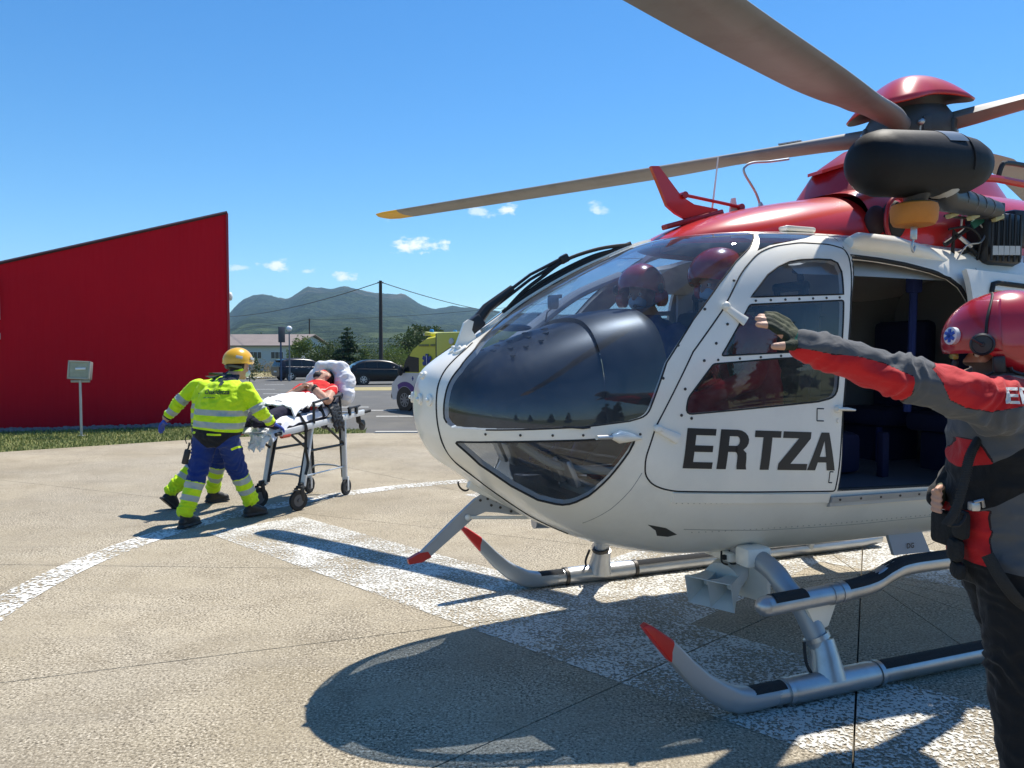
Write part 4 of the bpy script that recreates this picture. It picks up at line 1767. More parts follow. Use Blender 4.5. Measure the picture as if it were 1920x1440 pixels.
# hinges and handle
for s, z, dx, dz in ((1.297, 1.803, .09, -.07), (.928, 1.243, .10, -.05)):
    b = MB()
    n_ = nrm_at(s, surfw(s, z), z)
    p = sw(s, z, .006)
    q = sw(s + dx, z + dz, .012)
    b.tube([p, p.lerp(q, .5), q], [.017, .02, .026], 10, squash=(1, .45), up=n_)
    b.lathe([(.018, -.012), (.018, .020), (.010, .026)], p, n_, 14)
    b.build('hinge', 'heli_white', DOOR)
b = MB()
p = sw(1.955, 1.306)
b.tube([p + V(-.055, -.018, .006), p + V(0, -.024, .004), p + V(.05, -.024, -.002)], [.014, .016, .010], 12, squash=(1, .6))
b.lathe([(.02, -.005), (.016, .02)], p + V(-.04, 0, .004), (0, -1, 0), 12)
b.lathe([(.011, -.004), (.011, .006)], p + V(-.03, 0, -.055), (0, -1, 0), 12)
b.build('handle', 'heli_white', DOOR)
b = MB()
for q in ((1.80, 1.305, 1.285, 1), (1.80, 1.255, 1.27, 1)):
    pass
for p0, p1 in (((1.795, 1.315), (1.795, 1.255)), ((1.795, 1.315), (1.835, 1.313)), ((1.795, 1.255), (1.835, 1.253)), ((1.885, .945), (1.885, 1.0)), ((1.885, 1.0), (1.905, .998)), ((1.885, .945), (1.905, .943))):
    b.tube([sw(p0[0], p0[1], .001), sw(p1[0], p1[1], .001)], .003, 4)
b.build('stencil_mark', 'letter_black', DOOR, 0)
# flush air scoop: flat sheet, shade of its hollow put into the colour
b = MB()
sc_ = [(.965, .772), (1.06, .752), (1.135, .708), (1.115, .696), (1.045, .705)]
b.add([sw(s, z, .0015) for s, z in [(.965, .772), (1.06, .750), (1.135, .708), (1.10, .694), (1.045, .702), (1.02, .735), (1.08, .722)]], [(0, 5, 1), (1, 5, 6), (1, 6, 2), (2, 6, 3), (3, 6, 4), (4, 6, 5)])
b.build('air_scoop', mat('scoop_shade', (.05, .047, .04), .7), HEL, 0)

# pitot probe
b = MB()
p = sw(.735, 1.212, .035)
q = sw(.60, 1.218, .105)
b.tube([p + V(.12, .01, -.012), p + V(.05, 0, -.004), p, p + (q - p) * .35], [.006, .022, .030, .010], 12)
b.build('pitot_probe', 'heli_white', HEL)
b = MB()
b.tube([p + (q - p) * .3, q], .0105, 10)
b.build('pitot_tube', 'bare_metal', HEL)
b = MB()
b.tube([sw(.50, 1.256, .006), sw(.585, 1.251, .012), sw(.62, 1.252, .004)], [.003, .005, .003], 6)
b.build('ice_detector', 'black_plastic', HEL)

# windscreen wiper
b = MB()


def cl(s, off):
    return hp(s, .03, sec(s)[0] + off)


b.box(cl(.29, .06), (.10, .07, .07), Matrix.Rotation(R(-38), 3, 'Y'), b=.012)
b.tube([cl(.27, .045), cl(.36, .10), cl(.50, .11)], [.032, .028, .016], 10)
b.tube([cl(.32, .10), cl(.60, .115), cl(.77, .105)], [.010, .008, .009], 8)
b.tube([cl(.34, .075), cl(.60, .090), cl(.78, .090)], [.009, .008, .009], 8)
b.box(cl(.795, .095), (.055, .03, .045), Matrix.Rotation(R(-28), 3, 'Y'), b=.01)
b.build('wiper_arm', 'black_plastic', HEL)
b = MB()
b.tube(spline([cl(.46, .018), cl(.56, .050), cl(.66, .065), cl(.80, .085), cl(1.0, .062), cl(1.19, .016)], 5), .010, 8)
b.tube(spline([cl(.52, .024), cl(.62, .036), cl(.70, .042), cl(.85, .04), cl(.98, .036), cl(1.10, .018)], 5), .009, 8)
b.tube([cl(s, .013) for s in np.linspace(.45, 1.20, 16)], .012, 8, squash=(.6, 1.5))
b.build('wiper_blade', 'black_rubber', HEL)
b = MB()
b.tube([cl(s, .004) for s in np.linspace(.33, 1.32, 24)], .011, 6)
b.build('centre_post_moulding', 'heli_white', HEL)
# upper deflector plate of the cable cutter
b = MB()
pl = [(.155, 1.565), (.215, 1.575), (.285, 1.665), (.262, 1.70), (.272, 1.742), (.245, 1.752), (.222, 1.735), (.192, 1.655)]
b.prism([hp(s, .085, z) for s, z in pl], (0, .022, 0))
b.build('deflector_plate', 'heli_white_door', HEL, 0)

# lower cable cutter
b = MB()
pl = [(.30, .835), (.345, .858), (.42, .842), (.60, .770), (.575, .735), (.50, .742), (.43, .758), (.36, .768), (.31, .752), (.06, .560), (.020, .552), (.0, .576), (.20, .752)]
b.prism([hp(s, .012, z) for s, z in pl], (0, .024, 0))
b.build('cable_cutter', 'painted_metal', HEL, 0)
b = MB()
b.prism([hp(s, .016, z) for s, z in [(.052, .590), (.070, .562), (.02, .540), (-.045, .535), (-.05, .56), (.01, .588)]], (0, .032, 0))
b.build('cutter_tip', 'signal_red', HEL, 0)
b = MB()
b.box(hp(.42, 0, .842), (.34, .05, .05), Matrix.Rotation(R(27), 3, 'Y'), b=.012)
b.box(hp(.60, .0, .745), (.07, .06, .03), Matrix.Rotation(R(25), 3, 'Y'), b=.006)
b.build('cutter_mount', 'heli_white', HEL)
b = MB()
for s, z in [(.33, .83), (.37, .835), (.42, .82), (.47, .80), (.52, .785), (.44, .785), (.39, .80), (.50, .76), (.55, .765)]:
    b.lathe([(.007, 0), (.007, .005)], hp(s, .012, z), (0, -1, 0), 8)
b.build('rivet_row', 'screw_dark', HEL)
b = MB()
b.tube([hp(.26, .02, .748), hp(1.0, .02, .690)], .009, 8)
b.ell(hp(.26, .02, .748), (.016, .016, .016))
b.build('brace_rod', 'heli_white', HEL)
b = MB()
b.tube(arc(hp(.245, .0, .915), .030, 170, 370, 12, (1, 0, -.4), (0, 0, 1)), .005, 8)
b.build('tie_ring', 'screw_dark', HEL)
# things under the belly
b = MB()
b.tube([hp(.765, -.3, .622), hp(1.3, -.3, .60)], [.042, .042], 16)
b.build('antenna_tube', 'bare_metal', HEL)
b = MB()
b.ell(hp(1.45, -.42, .50), (.30, .17, .075))
b.build('belly_fairing', 'heli_white', HEL)
b = MB()
b.lathe([(.035, .10), (.05, .05), (.045, 0), (.02, -.01)], hp(1.82, -.62, .33), (-.5, .1, 1), 12)
b.build('landing_lamp', 'bare_metal', HEL)

# --- undercarriage
def tubeobj(name, pts, r_, m, n=14, parent=HEL, **k):
    b_ = MB()
    b_.tube(pts, r_, n, **k)
    return b_.build(name, m, parent, 50)


def skid(w):
    root = tubeobj('skid', [hp(s, w, .056) for s in (1.37, 2.2, 3.2, 4.1)] + [hp(4.3, w, .075)], .052, 'bare_metal', 18)
    # flat upturned toe
    b_ = MB()
    prof = [(1.40, .014, .100), (1.36, .008, .105), (1.24, .005, .108), (1.16, .012, .125), (1.08, .045, .165), (1.00, .100, .215), (.92, .172, .285), (.84, .266, .366), (.818, .292, .386), (.76, .361, .428), (.72, .412, .456), (.698, .440, .466), (.690, .452, .462)]
    rg = []
    for s, z0, z1 in prof:
        hw_ = float(np.interp(s, [.69, .715, .9, 1.3, 1.4], [.018, .030, .034, .054, .050]))
        c2, hh = (z0 + z1) / 2, (z1 - z0) / 2
        sq_ = float(np.interp(s, [.95, 1.25], [6, 2.2]))
        rg.append([hp(s + .01 * (math.sin(a_) > 0), w + hw_ * math.copysign(abs(math.cos(a_)) ** (2 / sq_), math.cos(a_)), c2 + hh * math.copysign(abs(math.sin(a_)) ** (2 / sq_), math.sin(a_))) for a_ in np.linspace(0, 2 * math.pi, 25)[:-1]])
    b_.loft(rg)
    tip_ = MB()
    tip_.loft(rg[8:])
    b_ = MB()
    b_.loft(rg[:9])
    b_.build('skid_toe', 'painted_metal', root, 40)
    tip_.build('toe_tip', 'signal_red', root, 40)
    for s0, s1 in ((1.24, 1.42), (1.98, 3.9)):
        b_ = MB()
        n_ = 8
        rg = []
        for s in np.linspace(s0, s1, n_):
            rg.append([hp(s, w + .0545 * math.sin(R(a)), .056 + .0545 * math.cos(R(a))) for a in range(-52, 53, 13)])
        b_.loft(rg, caps=False, closed=False)
        b_.build('grip_strip', 'grip_tape', root, 50)
    b_ = MB()
    b_.tube([hp(s, w, .056) for s in (1.46, 1.49, 1.94, 1.97)], [.056, .060, .060, .056], 18)
    b_.tube([hp(1.70, w * .985, .07), hp(1.70, w * .965, .17), hp(1.70, w * .94, .235)], [.085, .066, .060], 16)
    b_.build('saddle', 'bare_metal', root, 50)
    for s in (1.445, 1.985):
        b_ = MB()
        b_.tube([hp(s - .012, w, .056), hp(s + .012, w, .056)], .0615, 18)
        b_.build('clamp', 'screw_dark' if w < 0 else 'bare_metal', root, 50)
    b_ = MB()
    b_.tube([hp(1.684, w * .938, .238), hp(1.678, w * .930, .258)], .0625, 16)
    b_.build('clamp', 'screw_dark' if w < 0 else 'bare_metal', root, 50)
    b_ = MB()
    b_.tube(spline([hp(1.60, w * .99, .11), hp(1.585, w * .97, .16), hp(1.60, w * .94, .24)], 4), .008, 6)
    b_.build('cable', 'black_rubber', root)
    return root


skid(1.0)
far_skid = skid(-1.0)
far_skid.location.x = -.14
for s in (1.72, 3.55):
    half_ = [(1.0, .06), (.965, .17), (.925, .27), (.875, .37), (.81, .455), (.73, .515), (.60, .558), (.45, .580), (.2, .588)]
    pts = [hp(s - (.10 if i_ > 3 else .02 * i_) * (1 if s < 2 else 0), w, z) for i_, (w, z) in enumerate(half_)]
    full = pts + [hp(s - .10 * (s < 2), 0, .588)] + [V(p.x, -p.y, p.z) for p in reversed(pts)]
    full = [V(p.x - .07 * (1 + p.y), p.y, p.z) for p in full]
    tubeobj('cross_tube', spline(full, 3), .052, 'painted_metal', 16)
for w in (.60, -.60):
    b = MB()
    b.box(hp(1.58, w, .565), (.15, .11, .10), b=.02)
    b.build('tube_bracket', 'heli_white', HEL)
# boarding step: padded tube beside the near skid
sp_ = spline([hp(1.335, .985, .455), hp(1.55, .985, .462), hp(1.80, .985, .470), hp(1.96, .985, .488), hp(2.07, .985, .528), hp(2.20, .985, .552), hp(2.6, .985, .552), hp(3.4, .985, .556)], 5)
st = tubeobj('boarding_step', sp_, .046, 'bare_metal', 18)
b = MB()
b.lathe([(.046, 0), (.040, .022), (.024, .040), (.0, .046)], hp(1.335, .985, .455), (-1, 0, -.01), 18)
b.build('end_cap', 'bare_metal', st)
b = MB()
for i0, i1 in ((1, 6), (9, len(sp_))):
    rg = []
    for p in sp_[i0:i1]:
        rg.append([p + V(0, -.0485 * math.sin(R(a)), .0485 * math.cos(R(a))) for a in range(-64, 65, 16)])
    b.loft(rg, caps=False, closed=False)
b.build('grip_strip', 'grip_tape', st, 50)
b = MB()
b.tube([hp(1.70, .985, .466), hp(1.735, .985, .467)], .050, 18)
b.tube([hp(1.755, .985, .468), hp(1.79, .985, .469)], .050, 18)
b.build('clamp', 'bare_metal', st, 50)
b = MB()
b.prism([hp(1.58, .96, .43), hp(1.78, .96, .43), hp(1.74, .945, .30), hp(1.68, .945, .28)], (0, .02, 0))
b.build('step_bracket', 'heli_white', st, 0)

# siren horn block under the belly
hn = MB()
ax = Vector((-.86, -.42, -.28)).normalized()
fr = frame(ax)
cc = hp(1.515, .42, .435)
yv, xv = fr.col[1], fr.col[0]
for ix in (-1, 1):
    rg = []
    for t_, a_ in ((-.05, .028), (.02, .038), (.07, .050), (.12, .066)):
        o_ = cc + ax * t_ + xv * ix * .066 * .985 + V(0, 0, -.05)
        rg.append([o_ + xv * sx * a_ * .985 + yv * sy * a_ * 1.22 for sx, sy in ((-1, -1), (1, -1), (1, 1), (-1, 1))])
    hn.loft(rg, caps=False)
horn = hn.build('siren_horn', mat('horn_white', (.60, .62, .60), .45, var=.05, vscale=6), HEL, 0)
md = horn.modifiers.new('thickness', 'SOLIDIFY')
md.thickness = .004
apply_mods(horn)
b = MB()
b.tube([cc + V(0, 0, -.05) + ax * (-.03), cc + V(0, 0, -.05) - ax * .16], [.098, .092], 24)
b.tube([cc + V(0, 0, -.05) - ax * .16, cc + V(0, 0, -.05) - ax * .19], [.098, .098], 24)
b.build('driver_drum', 'horn_white', horn, 40)
b = MB()
for ix in (-1, 1):
    b.lathe([(.020, -.03), (.020, .015), (.012, .028), (0, .03)], cc + V(0, 0, -.05) + xv * ix * .065 + ax * .0, ax, 14)
b.build('throat_plug', 'horn_white', horn)
b = MB()
b.box(cc + V(.12, .02, .10), (.26, .22, .05), b=.01)
b.box(cc + V(.19, -.03, -.03), (.03, .20, .24), Matrix.Rotation(R(15), 3, 'Z'), b=.008)
b.build('mount', 'heli_white', horn)
b = MB()
for i in range(6):
    b.tube(spline([cc + V(-.03 + .05 * i, -.05, .13), cc + V(-.05 + .05 * i, -.08, .085 - .01 * (i % 3)), cc + V(.0 + .05 * i, -.06, .06)], 3), .005, 6)
    b.box(cc + V(-.02 + .05 * i, -.06, .10), (.02, .02, .025), b=.003)
b.build('cable', 'black_rubber', horn)
# registration plate fairing under the floor
b = MB()
b.prism([hp(2.60, .50, .56), hp(2.86, .50, .56), hp(2.92, .51, .435), hp(2.64, .51, .440)], (0, .02, 0))
dgp = b.build('belly_plate', mat('plate_grey', (.33, .40, .48), .45), HEL, 0)
lettering('lettering', 'DG', lambda u, v: hp(2.735 + u * .055, .5115, .470 + v * .030), 'letter_black', dgp, bold=.012)

# --- cabin inside
b = MB()
rg = [[hp(s, w * (surfw(s, .84) - .05), z) for w, z in ((1, .82), (1, .87), (-1, .87), (-1, .82))] for s in np.linspace(.72, 4.1, 24)]
b.loft(rg)
b.build('cabin_floor', 'cabin_floor', HEL)
b = MB()
rg = []
for s in np.linspace(1.75, 4.1, 10):
    zt_ = sec(s)[0]
    rg.append([hp(s, w, zt_ - .10 - .16 * abs(w / .70) ** 4) for w in np.linspace(-.70, .70, 15)])
b.loft(rg, caps=False, closed=False)
b.build('headliner', 'liner_pale', HEL, 60)
b = MB()
b.box(hp(3.95, 0, 1.5), (.04, 1.36, 1.3), b=.01)
b.build('rear_bulkhead', 'liner', HEL)
b = MB()
b.box(hp(2.62, -.715, 1.62), (1.25, .03, .72), b=.01)
b.build('wall_panel', mat('wall_grey', (.44, .48, .50), .75, var=.08, vscale=4), HEL)
b = MB()
b.box(hp(2.62, -.64, 1.86), (1.1, .12, .02), b=.004)
b.build('shelf', 'liner', HEL)
b = MB()
b.box(hp(2.62, -.62, 1.91), (.34, .12, .085), b=.01)
for k in range(5):
    b.box(hp(2.50 + .05 * k, -.555, 1.90), (.02, .01, .02), b=.003)
b.build('radio', 'black_plastic', HEL)
b = MB()
b.tube([hp(2.12, .30, 2.10), hp(2.13, .32, 1.80), hp(2.14, .34, 1.30)], .012, 6, squash=(2.2, .5))
b.box(hp(2.12, .30, 2.06), (.07, .05, .06), b=.01)
b.build('belt', 'black_plastic', HEL)
b = MB()
b.tube([hp(2.82, .45, 2.02), hp(2.80, .46, 1.60), hp(2.75, .48, 1.25)], .022, 8)
b.box(hp(2.82, .45, 1.98), (.08, .06, .10), b=.015)
b.build('belt', 'strap_blue', HEL)
for s, w in ((3.35, .36), (3.35, -.25)):
    b = MB()
    b.box(hp(s, w, 1.16), (.46, .46, .12), b=.04)
    b.box(hp(s + .2, w, 1.50), (.12, .44, .62), b=.04)
    b.box(hp(s, w, .98), (.36, .30, .25), b=.02)
    se = b.build('cabin_seat', 'seat_blue', HEL)
    b = MB()
    b.tube([hp(s - .20, w + .17, .87), hp(s - .2, w + .17, 1.10)], .02, 8)
    b.build('leg', 'strap_blue', se)
b = MB()
b.box(hp(2.36, .05, 1.00), (.50, .5, .24), b=.04)
b.box(hp(2.66, .40, 1.0), (.05, .05, .26), b=.01)
b.build('kit_bag', mat('bag_navy', (.010, .012, .05), .9, var=.2, vscale=9), HEL)
# pilots' seats
for w in (.38, -.38):
    b = MB()
    b.box(hp(1.66, w, 1.17), (.46, .46, .12), b=.04)
    b.box(hp(1.92, w, 1.52), (.11, .44, .66), Matrix.Rotation(R(8), 3, 'Y'), b=.04)
    b.box(hp(1.68, w, 1.0), (.36, .34, .25), b=.02)
    se = b.build('pilot_seat', 'seat_dark', HEL)
    b = MB()
    b.box(hp(1.99, w, 1.945), (.07, .24, .05), b=.02)
    b.box(hp(1.99, w + .11, 1.90), (.03, .03, .14), b=.008)
    b.box(hp(1.99, w - .11, 1.90), (.03, .03, .14), b=.008)
    b.build('headrest', 'seat_dark', se)

# instrument cowl under the windscreen
b = MB()
rg = []
DM = [(.115, .17, 1.34), (.15, .26, 1.43), (.22, .37, 1.52), (.32, .43, 1.585), (.45, .46, 1.635), (.60, .48, 1.69), (.74, .485, 1.735), (.80, .485, 1.752)]
for s, hw, zt_ in DM:
    a_ = []
    for k in range(33):
        th = math.pi * k / 32
        c_, n_ = math.cos(th), math.sin(th)
        a_.append(hp(s, hw * math.copysign(abs(c_) ** (2 / 2.8), c_), 1.20 + (zt_ - 1.20) * abs(n_) ** (2 / 2.8)))
    rg.append(a_)
b.loft(rg, caps=False, closed=False)
dash = b.build('instrument_cowl', 'cowl_black', HEL, 180)
b = MB()
rg = []
for s, hw, zt_, zb_ in [(.80, .487, 1.772, 1.2), (.84, .492, 1.784, 1.2), (.95, .492, 1.808, 1.2), (1.08, .49, 1.826, 1.25), (1.14, .48, 1.826, 1.28), (1.165, .462, 1.812, 1.30), (1.165, .42, 1.77, 1.32), (1.10, .3, 1.6, 1.36)]:
    a_ = []
    for k in range(33):
        th = math.pi * k / 32
        c_, n_ = math.cos(th), math.sin(th)
        a_.append(hp(s, hw * math.copysign(abs(c_) ** (2 / 2.8), c_), zb_ + (zt_ - zb_) * abs(n_) ** (2 / 2.8)))
    rg.append(a_)
b.loft(rg, caps=False, closed=False)
b.build('panel_hood', 'cowl_black', dash, 40)
for row, (s0, w0) in enumerate(((.36, .12), (.42, .20), (.48, .04), (.54, .14), (.60, -.04), (.42, .02), (.36, -.05), (.5, -.12), (.56, .25), (.48, .25), (.40, .28), (.62, .18), (.66, .08))):
    b = MB()
    zz = float(np.interp(s0, [d_[0] for d_ in DM], [d_[2] for d_ in DM]))
    hwd = float(np.interp(s0, [d_[0] for d_ in DM], [d_[1] for d_ in DM]))
    zz = 1.2 + (zz - 1.2) * (1 - abs(w0 / hwd) ** 2.8) ** (1 / 2.8)
    b.box(hp(s0, w0, zz + .001), (.014, .06, .008), Matrix.Rotation(R(-20), 3, 'Y'), b=.002)
    b.build('vent_slot', 'black_rubber', dash)
b = MB()
b.ell(hp(.55, -.08, 1.72), (.10, .09, .02))
b.tube([hp(.70, 0, 1.75), hp(.71, 0, 1.80), hp(.735, 0, 1.82)], .004, 6)
b.build('compass_foot', 'black_plastic', dash)
b = MB()
b.box(hp(.745, 0, 1.855), (.055, .05, .075), b=.015)
b.box(hp(.775, 0, 1.885), (.02, .06, .02), b=.004)
b.build('compass', 'black_plastic', dash)
b = MB()
b.tube(spline([hp(.62, -.45, 1.60), hp(.9, -.62, 1.75), hp(1.20, -.64, 1.95), hp(1.5, -.60, 2.08)], 6), .05, 10, squash=(1, .5))
b.build('window_post_trim', 'liner', HEL)
# pedals and floor gear seen through the chin window
b = MB()
for w in (.30, .46, -.30, -.46):
    b.box(hp(.62, w, 1.02), (.03, .10, .14), Matrix.Rotation(R(-25), 3, 'Y'), b=.01)
    b.tube([hp(.62, w, 1.0), hp(.78, w, .93)], .014, 8)
b.build('pedal', 'bare_metal', HEL)
b = MB()
b.box(hp(.85, .40, .93), (.35, .36, .04), b=.01)
b.box(hp(.95, .38, .83), (.12, .40, .10), b=.02)
b.tube(spline([hp(.40, .36, 1.16), hp(.55, .42, 1.06), hp(.72, .48, 1.03), hp(.92, .52, 1.02)], 5), .02, 8)
b.build('floor_frame', mat('frame_grey', (.30, .33, .31), .6), HEL)

# --- red upper deck
def arch(s, hw, zb_, zt_, ex=2.4, n=28, wc_=0.0):
    o_ = []
    for k in range(n + 1):
        th = math.pi * k / n
        c_, n_ = math.cos(th), math.sin(th)
        o_.append(hp(s, wc_ + hw * math.copysign(abs(c_) ** (2 / ex), c_), zb_ + (zt_ - zb_) * abs(n_) ** (2 / ex)))
    return o_


def s_arch(tab, ex=2.4, name='cowling', m='heli_red', parent=HEL, nsub=4):
    T_ = np.array(tab)
    b_ = MB()
    ss = np.interp(np.linspace(0, len(T_) - 1, (len(T_) - 1) * nsub + 1), np.arange(len(T_)), T_[:, 0])
    rg_ = [arch(s, pch(s, T_[:, 0], T_[:, 1]), pch(s, T_[:, 0], T_[:, 2]), pch(s, T_[:, 0], T_[:, 3]), ex) for s in ss]
    b_.loft(rg_, caps=True, closed=False)
    k = len(rg_[0])
    b_.f.append(tuple(range(len(b_.v) - k, len(b_.v))))
    b_.m.append(0)
    return b_.build(name, m, parent, 50)


# front fairing, then the wider engine deck
s_arch([(1.30, .05, 2.17, 2.195), (1.36, .17, 2.17, 2.225), (1.50, .28, 2.17, 2.290), (1.75, .39, 2.17, 2.375), (2.05, .45, 2.17, 2.445), (2.35, .48, 2.17, 2.500), (2.46, .50, 2.17, 2.520)], 2.3)
deck = s_arch([(2.44, .50, 2.15, 2.52), (2.55, .56, 2.13, 2.545), (2.75, .61, 2.11, 2.57), (3.1, .63, 2.09, 2.585), (3.8, .60, 2.07, 2.58), (4.4, .50, 2.03, 2.54), (5.0, .36, 1.98, 2.44), (5.5, .20, 1.95, 2.30)], 3.4)
# air intake: shade of the hollow painted on a solid, with bell mouth and screen
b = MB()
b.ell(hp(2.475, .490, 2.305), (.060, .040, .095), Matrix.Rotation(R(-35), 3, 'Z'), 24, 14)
b.build('air_intake', mat('intake_shade', (.03, .006, .006), .6), deck)
b = MB()
b.ell(hp(2.555, .535, 2.31), (.075, .05, .115), Matrix.Rotation(R(-12), 3, 'Z'), 24, 14)
b.build('intake_screen', 'black_rubber', deck)
b = MB()
b.tube([hp(2.555, .545, 2.31) + V(.085 * math.cos(a), -.02, .125 * math.sin(a)) for a in np.linspace(0, 2 * math.pi, 25)[:-1]], .012, 8, closed=True)
b.build('intake_lip', 'heli_maroon', deck)
# mast fairing
b = MB()
rg = []
for z, s0, s1, hw in ((2.50, 2.44, 4.02, .42), (2.60, 2.50, 3.98, .36), (2.72, 2.58, 3.90, .30), (2.85, 2.78, 3.80, .24), (2.93, 3.0, 3.66, .18)):
    o_ = []
    for k in range(40):
        th = 2 * math.pi * k / 40
        c_, n_ = math.cos(th), math.sin(th)
        o_.append(hp((s0 + s1) / 2 + (s1 - s0) / 2 * math.copysign(abs(c_) ** .8, c_), hw * math.copysign(abs(n_) ** .8, n_), z))
    rg.append(o_)
b.loft(rg)
b.build('mast_fairing', 'heli_maroon', deck, 50)
b = MB()
b.prism([hp(2.50, .06, 2.67), hp(2.62, .17, 2.71), hp(2.62, -.17, 2.71), hp(2.50, -.06, 2.67)], (0, 0, .02))
b.build('fairing_lip', 'heli_red', deck, 0)
b = MB()
b.tube([hp(2.55, .60, 2.56), hp(3.2, .645, 2.575), hp(4.2, .56, 2.56)], .022, 8)
b.build('deck_rail', 'heli_red', deck)
b = MB()
b.tube(spline([hp(3.28, .60, 2.57), hp(3.29, .62, 2.66), hp(3.34, .62, 2.68), hp(3.52, .61, 2.68), hp(3.57, .61, 2.66), hp(3.58, .59, 2.57)], 4), .014, 8)
b.build('grab_handle', 'black_plastic', deck)
# roof edge fairing of the door rail and small roof blister
b = MB()
rg = []
for s, zc, hw, hh in ((2.10, 2.150, .035, .030), (2.16, 2.158, .055, .050), (2.4, 2.150, .060, .052), (2.62, 2.120, .055, .046), (2.78, 2.075, .04, .034), (2.86, 2.045, .015, .012)):
    rg.append([hp(s, surfw(s, 2.08) - .045 + hw * math.cos(a), zc + hh * math.sin(a)) for a in np.linspace(0, 2 * math.pi, 17)[:-1]])
b.loft(rg)
b.build('door_track_fairing', 'heli_white_door', HEL, 50)
b = MB()
b.box(hp(1.98, .42, 2.245), (.20, .10, .03), b=.012)
b.build('roof_vent', 'heli_white', HEL)
# roof cable cutter
b = MB()
b.prism([hp(s, .012, z) for s, z in [(1.335, 2.62), (1.385, 2.625), (1.535, 2.47), (1.62, 2.43), (1.78, 2.415), (1.80, 2.37), (1.60, 2.33), (1.50, 2.37), (1.44, 2.41)]], (0, .024, 0))
rc = b.build('roof_cable_cutter', 'heli_red', HEL, 0)
b = MB()
b.tube([hp(1.55, .02, 2.475), hp(1.94, .02, 2.435)], .010, 8)
b.lathe([(.02, -.03), (.02, .03)], hp(1.55, 0, 2.475), (0, 1, 0), 10)
b.lathe([(.02, -.03), (.02, .03)], hp(1.94, 0, 2.435), (0, 1, 0), 10)
b.build('strut', 'heli_maroon', rc)
b = MB()
b.box(hp(1.62, 0, 2.345), (.40, .06, .03), Matrix.Rotation(R(-16), 3, 'Y'), b=.008)
b.build('foot', 'heli_maroon', rc)
b = MB()
b.tube([hp(1.745, 0, 2.37), hp(1.79, 0, 2.715)], [.006, .004], 8)
b.lathe([(.012, 0), (.008, .04)], hp(1.742, 0, 2.36), (.1, 0, 1), 8)
b.build('whip_antenna', 'heli_white', HEL)
b = MB()
b.prism([hp(1.87, .006, 2.40), hp(1.93, .006, 2.405), hp(1.91, .006, 2.49), hp(1.885, .006, 2.485)], (0, .012, 0))
b.build('blade_antenna', 'heli_white', HEL, 0)
b = MB()
b.tube(spline([hp(2.10, 0, 2.44), hp(2.06, 0, 2.53), hp(1.975, 0, 2.64), hp(1.985, 0, 2.68), hp(2.04, 0, 2.705), hp(2.16, 0, 2.722), hp(2.30, 0, 2.75)], 5), .007, 8)
b.lathe([(.022, 0), (.018, .02), (.01, .05)], hp(2.105, 0, 2.43), (-.3, 0, 1), 10)
b.build('bent_antenna', 'bare_metal', HEL)

# --- winch with padded drum, floating hook bumper and boom
wn_ = MB()
c0 = hp(1.856, .95, 2.470)
c1 = hp(2.700, .95, 2.530)
dv = (c1 - c0)
L_ = dv.length
prof = [(.0, 0), (.070, .010), (.110, .035), (.140, .08), (.155, .14), (.158, L_ * .5), (.150, L_ - .24), (.135, L_ - .14), (.105, L_ - .06), (.06, L_ - .015), (0, L_)]
wn_.lathe(prof, c0, dv, 32)
WIN = wn_.build('winch', mat('winch_cover', (.009, .010, .012), .6, var=.25, vscale=5, bump=.12, bscale=22, spec=.25), HEL, 60)
b = MB()
um = frame(dv)
up_ = Vector((0, 0, 1)) - dv.normalized() * dv.normalized().z
up_.normalize()
sd_ = dv.normalized().cross(up_)
rg = []
for t_ in (.53, .60, .68):
    pc = c0 + dv * t_
    rg.append([pc + (up_ * math.cos(R(a)) + (-sd_ if sd_.y > 0 else sd_) * math.sin(R(a))) * .159 for a in range(-6, 63, 8)])
b.loft(rg, caps=False, closed=False)
b.build('label_plate', mat('plate_slate', (.10, .13, .17), .35, var=.15, vscale=20), WIN, 60)
b = MB()
pc = c0 + dv * .70
b.tube([pc + (up_ * math.cos(R(a)) + (-sd_ if sd_.y > 0 else sd_) * math.sin(R(a))) * .153 for a in range(20, 120, 10)], .004, 6)
b.build('cover_seam', 'black_rubber', WIN)
b = MB()
bc = hp(2.23, .95, 2.255)
b.lathe([(.02, -.045), (.065, -.056), (.092, -.050), (.104, -.028), (.108, .022), (.102, .046), (.08, .056), (.02, .06)], bc, (0, 0, 1), 32)
b.build('hook_bumper', mat('bumper_orange', (.52, .19, .025), .65, var=.25, vscale=7, bump=.2, bscale=50), WIN, 40)
b = MB()
b.tube([bc + V(0, 0, .05), bc + V(.02, 0, .16)], [.045, .085], 14)
b.build('winch_neck', 'black_plastic', WIN)
b = MB()
b.box(bc + V(0, 0, -.088), (.034, .018, .065), b=.006)
b.tube(spline([bc + V(.0, 0, -.115), bc + V(-.010, 0, -.15), bc + V(.0, 0, -.178), bc + V(.012, 0, -.15)], 4), .006, 8)
b.build('hook', 'bare_metal', WIN)
b = MB()
a0, a1 = hp(2.45, .93, 2.365), hp(3.02, .78, 2.36)
b.tube([hp(2.40, .95, 2.40), hp(2.47, .92, 2.36), a1], [.075, .068, .05], 16)
b.build('winch_boom', 'black_plastic', WIN)
b = MB()
for t_ in (.25, .45, .62, .8):
    p = a0.lerp(a1, t_)
    b.tube([p - (a1 - a0) * .012, p + (a1 - a0) * .012], .066 - .014 * t_, 16)
b.build('boom_band', mat('band_grey', (.06, .065, .075), .5), WIN)
b = MB()
b.tube([hp(2.405, .955, 2.42), hp(2.43, .945, 2.39)], [.088, .080], 16)
b.build('boom_collar', mat('collar_pale', (.45, .45, .42), .6), WIN)
b = MB()
b.box(hp(3.16, .66, 2.22), (.30, .20, .30), b=.05)
